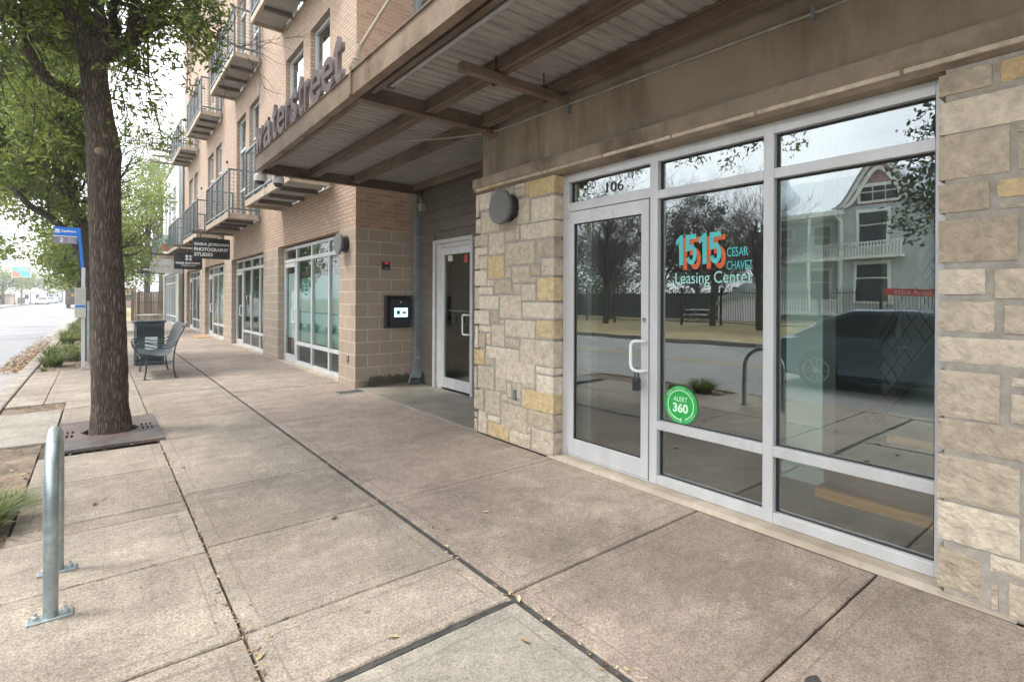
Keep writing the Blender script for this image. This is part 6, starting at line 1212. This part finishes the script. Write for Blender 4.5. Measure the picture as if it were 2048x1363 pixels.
q.lathe([(0,1.045),(.25,1.045),(.26,1.06),(.1,1.075),(0,1.078)],(cx,cy,0),28); q.build('lid',noisy('lid_metal',(.42,.42,.38),(.52,.52,.48),6,.4,.05,40,metal=.3),BI)
q=MB(); q.box(cx-.09,cx+.13,ya_-.016,ya_-.009,.33,.60); q.build('notice_panel',noisy('pale_notice_panel',(.42,.48,.49),(.5,.56,.57),5,.5,.02,20),BI)
# ================= wooden fence =================
WF=thing('wooden_fence','weathered brown picket fence closing the far end of the pavement','fence',(2.6,39,0))
q=MB(); x=1.66
while x<4.6:
    w_=rr.uniform(.085,.12); q.box(x,x+w_,39+rr.uniform(-.01,.01),39.03,0,1.74+rr.uniform(-.03,.03),0,rr.random()); x+=w_+.012
q.build('picket_panel',m_fencewood,WF); q=MB(); 
for xx in (1.60,1.95,3.4): q.box(xx,xx+.12,38.9,39.0,0,1.80,0,.2)
q.build('fence_post',m_fencewood,WF); q=MB(); q.tube([(1.95,38.8,1.1),(4.5,38.8,1.1)],.02,5); q.tube([(1.95,38.8,1.74),(4.5,38.8,1.74)],.02,5); q.tube([(1.95,38.8,.35),(4.5,38.8,.35)],.02,5)
for i in range(24): q.tube([(1.95+.1*i,38.8,.35),(1.95+.1*i,38.8,1.74)],.009,4)
q.build('metal_rail',m_darkbronze,WF)
for i,(x,y,lab) in enumerate(((1.15,50,'grey wheelie bin standing left of the wooden fence'),)):
    T_=thing('wheelie_bin',lab,'bin',(x,y,0)); q=MB(); q.add([(x-.25,y-.3,0),(x+.25,y-.3,0),(x+.25,y+.3,0),(x-.25,y+.3,0),(x-.3,y-.35,1),(x+.3,y-.35,1),(x+.3,y+.35,1),(x-.3,y+.35,1)],[(0,1,5,4),(1,2,6,5),(2,3,7,6),(3,0,4,7),(4,5,6,7)]); q.build('bin_body',m_lampface,T_); q=MB(); q.box(x-.31,x+.31,y-.37,y+.36,1.0,1.07); q.build('lid',m_lampface,T_,bevel=.02)

OK2=thing('street_oak','second live oak whose overhanging sprays are mirrored in the office transoms','tree',(-.35,-2.2,0)); rr=random.Random(77)
b=MB(); a,c=curve([(-.35,-2.2,-.05),(-.35,-2.2,1.2),(-.3,-2.1,2.4),(-.3,-2.0,3.6)],[.2,.16,.15,.14],10); b.tube(a,c,28,wob=barkwob(7,.05,8)); CL=[]; tips=[]
for P_,r_ in [([(-.3,-2.0,3.3),(-.2,-1.2,4.1),(-.1,0,4.7),(.0,1.6,4.9),(-.1,3.0,4.7)],[.10,.085,.07,.05,.02]),([(-.3,-2.0,3.4),(-.8,-1.4,4.4),(-1.3,.2,5.0),(-1.6,2.4,5.2)],[.10,.08,.05,.02]),([(-.3,-2.0,3.5),(.2,-2.4,4.6),(.6,-2.6,6)],[.1,.07,.03]),([(-.3,-2.0,3.5),(-1,-3,4.8),(-1.6,-3.6,6)],[.1,.07,.03])]:
    A,C_=curve(P_,r_,7); b.tube(A,C_,14,wob=barkwob(rr.uniform(0,9),.05,5))
    for t,k in list(zip(A,C_))[8::3]: twigs(b,t,Vector((rr.uniform(-1,1),rr.uniform(-1,1),rr.uniform(-.4,.9))),rr.uniform(.6,1.2),k*.4,2,tips,rr,.05)
b.build('trunk',m_bark,OK2,smooth=True)
cc=[(t.x,t.y,t.z,.2) for i,t in enumerate(tips) if (t.z>3.75 or t.y<0) and i%2==0]
cc+=[(rr.uniform(-.9,.3),rr.uniform(3.0,4.8),rr.uniform(3.45,4.3)+.0,.2) for _ in range(34)]
v1,f1,r1=leaves(cc,26,.25,.065,.022,rr,.35,15); leafmesh('crown',v1,f1,r1,m_leaf,OK2)
# ================= vehicles =================
def car(name,label,cat,loc,heading,m,group=None,L_=4.7,W_=1.82,Hh=1.45,suv=False):
    """lofted body: stations along the length, each a closed ring of half-width / height pairs. Nose along +x locally"""
    T=thing(name,label,cat,loc,group); M=Matrix.Translation(loc)@Matrix.Rotation(heading,4,'Z')
    def put(q,nm,mm,par=None,**k):
        q.v=[tuple(M@Vector(v)) for v in q.v]; return q.build(nm,mm,par or T,**k)
    st=[(-.5,.30,.70,.78),(-.485,.22,.80,.86),(-.44,.19,.90,.93),(-.30,.18,.95,.97),(-.1,.18,.96,.99),(.12,.18,.94,1.),(.24,.18,.88,.99),(.36,.19,.80,.97),(.45,.21,.70,.92),(.49,.26,.60,.82),(.5,.34,.52,.70)]
    q=MB(); vs=[]
    for (t,zl,zh,wf) in st:
        x=t*L_; h=W_/2*wf
        for (yy,zz) in ((-h*.86,zl),(-h*.99,zl+.10),(-h,zl+(zh-zl)*.55),(-h*.93,zh-.04),(-h*.80,zh),(0,zh+.025),(h*.80,zh),(h*.93,zh-.04),(h,zl+(zh-zl)*.55),(h*.99,zl+.10),(h*.86,zl)): vs.append((x,yy,zz*Hh/1.45))
    n=11; fs=[(i*n+k,i*n+(k+1)%n,(i+1)*n+(k+1)%n,(i+1)*n+k) for i in range(len(st)-1) for k in range(n)]; fs+=[list(range(n))[::-1],list(range((len(st)-1)*n,len(st)*n))]
    q.add(vs,fs)
    back=-.48 if suv else -.40
    roof=[(back,.93,.80),(back+.07,1.20,.76),(-.20,1.42,.70),(-.02,1.45,.70),(.08,1.40,.70),(.16,1.20,.76),(.26,.92,.82)]
    vs=[]
    for (t,z,wf) in roof:
        x=t*L_; h=W_/2
        vs+=[(x,-h*.90,.90*Hh/1.45),(x,-h*(wf+.06),min(z,1.0+.42*(z-.93))*Hh/1.45),(x,-h*wf,z*Hh/1.45-.02),(x,-h*wf*.85,z*Hh/1.45),(x,h*wf*.85,z*Hh/1.45),(x,h*wf,z*Hh/1.45-.02),(x,h*(wf+.06),min(z,1.0+.42*(z-.93))*Hh/1.45),(x,h*.90,.90*Hh/1.45)]
    n=8; fs=[(i*n+k,i*n+k+1,(i+1)*n+k+1,(i+1)*n+k) for i in range(len(roof)-1) for k in range(n-1)]; q.add(vs,fs)
    body=put(q,'body',m,smooth=True,auto=38)
    hs=Hh/1.45
    for s_ in (-1,1):
        h=W_/2; q=MB(); poly=[(back+.05,.97),(back+.10,1.17),(-.19,1.345),(-.03,1.375),(.07,1.335),(.145,1.17),(.22,.97)]
        def yy(z): return s_*(h*.905-(z-.93)*h*.34+.012)
        q.add([(t*L_,yy(z),z*hs) for t,z in poly],[list(range(len(poly)))]); put(q,'side_window',m_carglass,body)
        q=MB(); q.box(-.06*L_,-.045*L_,min(yy(1.0)*1.0,yy(1.35)),max(yy(1.0),yy(1.35)),.95*hs,1.36*hs) if False else q.bar((-.055*L_,yy(.95)+s_*.004,.95*hs),(-.055*L_,yy(1.36)+s_*.004,1.36*hs),.05,.012); put(q,'door_pillar',m,body)
        for t_ in (-.055,.185,-.27): q=MB(); q.bar((t_*L_,s_*(W_/2*.985),.32),(t_*L_,s_*(W_/2*.955),.90*hs),.012,.03); put(q,'door_seam',m_gasket,body)
        for t_ in (-.03,-.24): q=MB(); q.box(t_*L_-.11,t_*L_+.07,min(s_*W_/2*.97,s_*W_/2*1.01),max(s_*W_/2*.97,s_*W_/2*1.01),.82*hs,.845*hs); put(q,'door_handle',m_chrome,body)
        q=MB(); q.bar((.17*L_,s_*(h+.02),.98*hs),(.14*L_,s_*(h+.16),1.0*hs),.10,.09); put(q,'mirror',m,body)
    for (t0,z0,t1,z1,nm) in ((.252,.95,.095,1.37,'windscreen'),(back+.015,1.0,-.205,1.385,'rear_window')):
        q=MB(); a=W_/2*.74; c=W_/2*.64; o=.014 if nm=='windscreen' else -.014; q.add([(t0*L_+o,-a,z0*hs+.012),(t0*L_+o,a,z0*hs+.012),(t1*L_+o,c,z1*hs+.012),(t1*L_+o,-c,z1*hs+.012)],[(0,1,2,3)]); put(q,nm,m_carglass,body)
    for s_ in (-1,1):
        q=MB(); q.box(.475*L_,.50*L_,s_*W_*.30-.14,s_*W_*.30+.14,.58*hs,.69*hs); put(q,'headlight',m_white,body,bevel=.02)
        q=MB(); q.box(-.505*L_,-.487*L_,s_*W_*.33-.14,s_*W_*.33+.14,.70*hs,.82*hs); put(q,'tail_light',m_redtail,body,bevel=.02)
    for t in (-.31,.32):
        for s_ in (-1,1):
            q=MB(); q.lathe([(0,-.11),(.30,-.11),(.335,-.08),(.335,.08),(.30,.11),(0,.11)],(t*L_,s_*(W_/2-.10),.335),28,axis='y'); wh=put(q,'wheel',m_tire,smooth=True,auto=35)
            q=MB(); 
            for k in range(9): a=k*2*math.pi/9; q.bar((t*L_,s_*(W_/2+.012),.335),(t*L_+.21*math.cos(a),s_*(W_/2+.012),.335+.21*math.sin(a)),.035,.012)
            q.tube([(t*L_+.215*math.cos(k*math.pi/12),s_*(W_/2+.012),.335+.215*math.sin(k*math.pi/12)) for k in range(25)],.014,6,cap=False); q.tube([(t*L_,s_*(W_/2-.01),.335),(t*L_,s_*(W_/2+.025),.335)],.045,10); put(q,'rim',m_chrome,wh)
    return T
car('sedan','silver-blue sedan driving past, seen only in the reflection of the right-hand shop window','car',(-4.3,2.55,-.15),R(-90),m_silver)
car('white_car','white car leading the row of cars on the far lane down the road','car',(-8.4,138,-.15),R(-90),m_carwhite,'cars on the far lane')
car('white_car','second pale car close behind the leading white one','car',(-8.1,156,-.15),R(-90),m_carwhite,'cars on the far lane')
car('dark_car','small dark car behind the two pale ones far down the road','car',(-8.3,185,-.15),R(-90),m_silver,'cars on the far lane')
# brown delivery van
VN=thing('delivery_van','dark brown delivery van driving away down the near lane with gold emblem','van',(-2.3,95,-.15))
x0,x1,ya_,yb_=-3.35,-1.25,92,98
q=MB(); q.box(x0,x1,ya_,yb_,.32,2.55); bd=q.build('van_body',m_vanbrown,VN,bevel=.12,bseg=3)
q=MB(); q.box(x0+.12,x1-.12,ya_-.02,ya_,.45,2.35); rd=q.build('rear_door',m_vanbrown,VN,bevel=.02); q=MB(); q.lathe([(0,-.01),(.18,-.01),(.18,.01),(0,.01)],(-2.55,ya_-.03,1.62),16,axis='y'); q.build('gold_emblem',m_gold,rd)
text('ups',.2,MS(x0+.18,ya_-.03,1.15),m_gold,'gold_lettering',rd,.002,fit=(.32,.2))
for s_ in (x0+.25,x1-.25): 
    for yy in (ya_+1,yb_-1): q=MB(); q.lathe([(0,-.15),(.38,-.15),(.38,.15),(0,.15)],(s_,yy,.23),18,axis='x'); q.build('wheel',m_tire,VN)
    q=MB(); q.box(s_-.1,s_+.1,ya_-.03,ya_,.55,.7); q.build('tail_light',m_redtail,VN)
# ================= far side of the road =================
BD=thing('billboard','teal and orange billboard on a post across the road above the trees','billboard',(-11,118,0))
q=MB(); q.box(-11.0,-8.6,118,118.15,4.55,6.30); pn=q.build('panel',m_white,BD)
q=MB(); q.box(-10.9,-8.72,117.97,118,4.65,6.2); fc=q.build('teal_face',plain('billboard_teal',(.12,.48,.55),.5),pn)
q=MB(); q.add([(-10.9,117.95,4.65),(-9.8,117.95,4.65),(-10.2,117.95,5.3),(-10.9,117.95,5.7)],[(0,1,2,3)]); q.box(-8.9,-8.72,117.94,117.96,5.3,6.2); q.build('orange_figure',plain('billboard_orange',(.75,.22,.12),.5),pn)
text('LAGUNITAS' if False else 'CARMEN',1,MS(-10.3,117.94,5.55),m_signwhite,'billboard_lettering',pn,.01,fit=(1.35,.45))
q=MB(); q.tube([(-9.8,118.1,0),(-9.8,118.1,4.6)],.12,8); q.build('post',m_steel,BD)
def house(name,label,x0,x1,y0,y1,h,rh,mw,mr,group=None):
    T=thing(name,label,'house',((x0+x1)/2,(y0+y1)/2,0),group); q=MB(); q.box(x0,x1,y0,y1,0,h); wl=q.build('wall',mw,T); xm=(x0+x1)/2; ym=(y0+y1)/2; o=.35
    q=MB(); q.add([(x0-o,y0-o,h),(x1+o,y0-o,h),(x1+o,y1+o,h),(x0-o,y1+o,h),(xm-.4,ym,h+rh),(xm+.4,ym,h+rh)],[(0,1,5,4),(1,2,5),(2,3,4,5),(3,0,4)]); q.build('roof',mr,T)
    n=max(1,int((x1-x0)/1.3)); 
    for i in range(n):
        for z in ([.9] if h<3 else [.9,h*.5+.5]): xx=x0+(x1-x0)*(i+.5)/n; q=MB(); q.box(xx-.28,xx+.28,y0-.03,y0,z,z+.85); w_=q.build('window',m_carglass,T); q=MB(); q.box(xx-.34,xx+.34,y0-.05,y0-.03,z+.85,z+.91); q.build('window_frame',m_white,w_)
    return T
m_roofg=noisy('pale_roof',(.42,.38,.34),(.5,.46,.42),2,.8,.2,30)
house('white_house','white two-storey house with pale roof across the road below the billboard',-11.8,-8.6,142,152,2.2,.9,m_white,m_roofg,'houses across the road')
house('white_house','pale house with wider roof behind the leading white car',-11.4,-7.9,170,180,2.6,1.3,m_stucco,m_roofg,'houses across the road')
house('pink_house','small pinkish house half hidden by trees at the far left across the road',-14.2,-12.1,128,136,1.7,.7,noisy('pink_wall',(.5,.36,.30),(.56,.42,.36),1,.8,.1,30),m_roofg,'houses across the road')
house('brick_house','low brown building beyond the lawn left of the wooden fence',-1.0,4.0,85,95,2.6,1.2,noisy('brown_wall',(.28,.18,.13),(.34,.23,.17),1,.8,.1,30),m_roofg)
W1=thing('garden_wall','pale garden wall along the far pavement at the left edge','wall',(-13.4,120,0)); q=MB(); q.box(-13.7,-13.4,112,140,0,.95); q.box(-13.75,-13.35,112,140,.95,1.02); q.build('wall_panel',m_stucco,W1); q=MB(); q.box(-13.8,-13.3,119,119.4,0,1.2); q.box(-13.8,-13.3,130,130.4,0,1.2); q.build('wall_pillar',m_stucco,W1)
W2=thing('dark_fence','dark screen fence behind the far lamp post across the road','fence',(-11.5,148,0)); q=MB(); q.box(-12.1,-11.0,139,139.1,0,1.2); q.build('fence_panel',m_lampface,W2)
def lamp(x,y,lab,h=3.4,g='street lamps'):
    T=thing('street_lamp',lab,'street lamp',(x,y,0),g); q=MB(); q.lathe([(.0,0),(.12,0),(.12,.25),(.055,.4),(.045,h-.2),(.07,h-.1),(0,h-.1)],(x,y,0),12); q.build('post',m_darkbronze,T,smooth=True,auto=50)
    q=MB(); q.lathe([(0,h-.1),(.10,h-.1),(.17,h+.25),(.0,h+.25)],(x,y,0),10); q.build('lantern',m_white,T); q=MB(); q.lathe([(.26,h+.25),(.20,h+.33),(.05,h+.42),(0,h+.5)],(x,y,0),10); q.build('cap',m_darkbronze,T)
lamp(-10.9,121.5,'dark lamp post nearest the left edge across the road',2.0); lamp(-10.1,137,'slim lamp post left of the white cars across the road',2.5)
UP=thing('power_pole','tall thin power pole far down the left side of the road','utility pole',(-9.2,165,0)); q=MB(); q.tube([(-9.2,165,0),(-9.2,165,5.2)],.09,6); q.build('pole',m_bark2,UP); q=MB(); q.box(-9.9,-8.5,164.9,165.1,4.8,4.9); q.build('crossarm',m_bark2,UP)
UP=thing('power_pole','second thin power pole farther down the road','utility pole',(-7.8,195,0)); q=MB(); q.tube([(-7.8,195,0),(-7.8,195,5.0)],.08,6); q.build('pole',m_bark2,UP); q=MB(); q.box(-8.4,-7.2,194.9,195.1,4.6,4.7); q.build('crossarm',m_bark2,UP)
# ================= across the road, seen mirrored in the shop windows =================
IF=thing('iron_fence','black iron railing fence on the far verge, reflected in the office windows','fence',(-19,12,0))
y=-14
fy=-14
q=MB()
while fy<46: q.box(-19.012,-18.988,fy-.010,fy+.010,.02,1.95); fy+=.125
q.build('picket_row',m_darkbronze,IF); q=MB(); q.box(-19.02,-18.98,-14,46,1.72,1.76); q.box(-19.02,-18.98,-14,46,.16,.20); q.build('rail',m_darkbronze,IF)
q=MB(); fy=-14
while fy<46: q.box(-19.05,-18.95,fy-.05,fy+.05,-.05,2.05); fy+=2.4
q.build('post_row',m_darkbronze,IF)
SF2=thing('screen_fence','dark green screen fence behind the bare trees, reflected in the glass door','fence',(-27,28,0)); q=MB(); q.box(-27.1,-27,17.5,60,0,1.85); q.build('fence_panel',plain('dark_green_screen',(.035,.045,.042),.9),SF2)
# Victorian house
VH=thing('victorian_house','grey-green Victorian house with flared gable and white balconies, reflected in the right shop window','house',(-32,13,0))
m_vclap=noisy('grey_green_clapboard',(.36,.42,.42),(.43,.49,.49),1.5,.7,.1,30,stretch=(1,1,6)); m_vroof=noisy('light_slate',(.55,.60,.65),(.65,.70,.75),3,.6,.2,20); m_vtrim=noisy('cream_trim',(.68,.72,.66),(.76,.80,.74),2,.6,.02,30); m_vred=noisy('dusty_red_shingle',(.30,.19,.18),(.36,.24,.22),6,.8,.2,30)
q=MB(); q.box(-40,-30.0,9.0,13.2,0,7.2); q.box(-40,-31.6,13.2,19.5,0,7.0); q.box(-40,-32.5,5.5,9.0,0,6.6); q.build('wall',m_vclap,VH)
# flared gable
def bell(n=16,w=2.35,h=2.7,e=.0):
    L_=[]; 
    for i in range(n+1):
        t=i/n; y=w*(1-t); z=h*(t**1.9*.55+.45*(1-(1-t)**2.2))if False else h*(1-math.cos(math.pi*t*.5)**1.0)**.0*0
        L_.append((w*(1-t)**(1.0)*1.0, h*(0.5-0.5*math.cos(math.pi*t))**1.15))
    return L_
pr=bell(); gy=10.95; gz=7.2
poly=[(gy+a,gz+c) for a,c in pr]+[(gy-a,gz+c) for a,c in pr[::-1]]
q=MB(); q.prism(poly,'x',-36,-30.0); q.build('gable_wall',m_vred,VH)
q=MB()
for sc_,xx,tt in ((1.0,-29.95,.16),(.80,-29.9,.10)):
    for i in range(len(poly)-1):
        a,c=poly[i],poly[i+1]; ca=(gy+(a[0]-gy)*sc_,gz+(a[1]-gz)*sc_); cc=(gy+(c[0]-gy)*sc_,gz+(c[1]-gz)*sc_)
        if (Vector(ca)-Vector(cc)).length>.01: q.bar((xx,ca[0],ca[1]),(xx,cc[0],cc[1]),.22,tt,0,(1,0,0))
q.build('gable_trim',m_vtrim,VH)
q=MB(); o=[(gy+(a-gy)*1.12,gz-.05+(c-gz)*1.08) for a,c in poly]
for i in range(len(o)-1): q.quad((-29.7,o[i][0],o[i][1]),(-29.7,o[i+1][0],o[i+1][1]),(-39,o[i+1][0],o[i+1][1]),(-39,o[i][0],o[i][1]))
q.add([(-31.2,13.0,7.0),(-31.2,19.8,7.0),(-36,18.5,10.4),(-36,13.0,10.4)],[(0,1,2,3)]); q.add([(-32.2,9.2,6.6),(-32.2,5.2,6.6),(-36,6.5,9.4),(-36,9.2,9.4)],[(3,2,1,0)]); q.box(-36.1,-36,9,18.5,7,10.4)
q.lathe([(1.5,7.0),(1.3,8.3),(1.0,8.9),(.4,9.8),(.05,11.2),(0,11.4)],(-33.5,18.0,0),10); q.build('roof',m_vroof,VH)
def vwin(x,y0,y1,z0,z1,n=1):
    q=MB(); q.box(x-.02,x+.10,y0-.14,y1+.14,z0-.14,z1+.2); w_=q.build('window',m_vtrim,VH)
    for i in range(n):
        a=y0+(y1-y0)*i/n+.03; c=y0+(y1-y0)*(i+1)/n-.03; zm=z0+(z1-z0)*.62
        q=MB(); q.box(x+.10,x+.12,a,c,z0,zm-.04); q.box(x+.10,x+.12,a,c,zm+.04,z1); q.build('pane',m_carglass,w_)
vwin(-30,10.5,12.0,4.75,6.75); vwin(-30,10.4,12.1,1.35,3.6); vwin(-30,10.0,11.9,7.45,8.3,3); vwin(-31.6,14.2,15.2,4.6,6.3); vwin(-31.6,14.2,15.4,1.3,3.4); vwin(-31.6,16.5,17.6,4.6,6.3); vwin(-33,17.2,18.4,7.4,8.3,2) ; vwin(-32.5,6.5,7.6,4.4,6.1); vwin(-32.5,6.5,7.6,1.2,3.2)
q=MB(); q.box(-31.6,-29.9,12.9,17.3,3.95,4.15); q.box(-31.7,-29.8,12.8,17.4,6.75,7.05); q.box(-31.6,-29.9,12.9,17.3,.4,.6); q.box(-30,-29.3,9.6,12.7,3.95,4.1)
pc=q.build('porch',m_vtrim,VH)
for yy in (13.0,14.9,17.1):
    q=MB(); q.lathe([(.14,.6),(.11,1.0),(.10,3.7),(.15,3.95)],(-30.0,yy,0),10); q.lathe([(.13,4.15),(.09,4.5),(.09,6.5),(.14,6.75)],(-30.0,yy,0),10); q.build('column',m_vtrim,pc)
q=MB()
for (a,c,z,x) in ((12.9,17.3,4.15,-29.95),(12.9,17.3,.6,-29.95),(9.6,12.7,4.1,-29.32)):
    y=a
    while y<c: q.box(x-.03,x+.03,y-.035,y+.035,z,z+.75); y+=.17
    q.box(x-.05,x+.05,a,c,z+.75,z+.83)
q.build('balustrade',m_vtrim,pc)
q=MB(); q.tube([(-29.9,13.25,7.2),(-29.85,13.3,6.8),(-29.95,12.95,6.2),(-29.95,12.95,.2)],.07,6); q.build('downpipe',m_vtrim,VH)
# shed, picnic table, banners, lamp, trees
SH=thing('garden_shed','small white shed behind the iron fence, reflected under the window lettering','shed',(-26,18.2,0)); q=MB(); q.box(-27.5,-26,17.3,19.0,0,1.6); q.build('wall',m_white,SH); q=MB(); q.prism([(17.1,1.55),(19.2,1.0),(19.2,1.15),(17.1,2.45)],'x',-27.6,-25.9); q.build('roof',m_vclap,SH)
PT=thing('picnic_table','picnic table on the dry grass behind the iron fence, reflected in the office window','picnic table',(-23,18.5,0)); q=MB(); q.box(-23.4,-22.6,17.7,19.4,.72,.77); q.build('table_top',m_white,PT)
for s_ in (-.9,.7): q=MB(); q.box(-23+s_-.12,-23+s_+.12,17.7,19.4,.42,.46); q.build('bench_seat',m_white,PT)
for yy in (18.0,19.1): q=MB(); q.bar((-23.7,yy,0),(-22.8,yy,.72),.06,.06); q.bar((-22.3,yy,0),(-23.2,yy,.72),.06,.06); q.build('leg',m_lampface,PT)
RB=thing('red_banner','red banners with pale words tied on the iron fence, reflected in the shop window','banner',(-18.9,6.3,1.8))
q=MB(); q.box(-18.96,-18.92,4.0,7.45,1.66,1.92); bn=q.build('upper_banner',m_red,RB); text('DRIVE LIKE YOUR KIDS',.2,Matrix(((0,0,1,-18.915),(1,0,0,4.3),(0,1,0,1.71),(0,0,0,1))),m_white,'banner_lettering',bn,.002,fit=(2.8,.15))
q=MB(); q.box(-18.96,-18.92,4.0,6.3,.75,1.02); bn=q.build('lower_banner',m_red,RB); text('LIVE HERE',.2,Matrix(((0,0,1,-18.915),(1,0,0,4.4),(0,1,0,.81),(0,0,0,1))),m_white,'banner_lettering',bn,.002,fit=(1.6,.14))
lamp(-12,13.6,'lamp post across the road reflected at the edge of the lettered window',4.3)
for i,(x,y,h,cr,bare,lab) in enumerate([(-17,21.0,8.5,3.2,True,'bare winter tree reflected in the glass door'),(-17.5,17.6,7.5,2.8,True,'second bare tree reflected in the glass door, nearer its handle'),(-17.8,12.2,6.5,2.1,True,'multi-stemmed bare tree before the shed, reflected in the lettered window'),(-22,25,9,3.6,True,'bare tree standing behind the iron fence, reflected in the door'),(-28,22,9.0,3.3,False,'green tree behind the shed, reflected above the window lettering'),(-17,4.4,9.5,2.2,False,'tall evergreen reflected at the right edge of the shop window'),(-24,31,9,4,True,'bare tree far back, reflected in the narrow transom'),(-33,34,10,5,False,'distant green tree mass reflected behind the door glass'),(-36,25,9.5,4.5,False,'distant green tree reflected beyond the screen fence'),(-18.5,15.0,6.8,2.2,True,'thin bare tree between the lamp post and the shed in the reflection')]):
    crown_tree('bare_tree' if bare else 'evergreen_tree',lab,'tree',(x,y,0),h,cr,m_leafdark,m_bark,70+i,22 if bare else 90,3 if bare else 60,.10 if bare else .2,.15,.25,'trees across the road',clr=.5 if bare else .7,bare=bare)

for i,(x,y,h,cr) in enumerate([(-50,-8,7,5),(-52,2,8,6),(-55,12,7.5,6),(-52,24,8,6),(-50,36,8.5,6.5),(-48,48,8,6),(-50,60,9,7),(-52,74,9,7),(-56,90,10,8)]):
    crown_tree('background_tree',['first','second','third','fourth','fifth','sixth','seventh','eighth','farthest'][i]+' tree along the distant row across the road, counted from the house side','tree',(x,y,0),h,cr,m_leafdark,m_bark2,120+i,70,42,.45,.2,.02,'distant tree row across the road',clr=1.3)

# ================= air =================
q=MB(); q.box(-905,905,-905,1505,-1.4,40); hz=q.build('haze',None); hz.data.materials.clear()
hm=bpy.data.materials.new('haze_air'); hm.use_nodes=True; t=hm.node_tree; t.nodes.clear(); o=t.nodes.new('ShaderNodeOutputMaterial'); v=t.nodes.new('ShaderNodeVolumePrincipled')
v.inputs['Color'].default_value=(.93,.95,.97,1); v.inputs['Density'].default_value=.0017; v.inputs['Anisotropy'].default_value=.2; t.links.new(v.outputs[0],o.inputs['Volume'])
hz.data.materials.append(hm); hz['kind']='stuff'; hz['label']='thin pale haze in the air along the road'
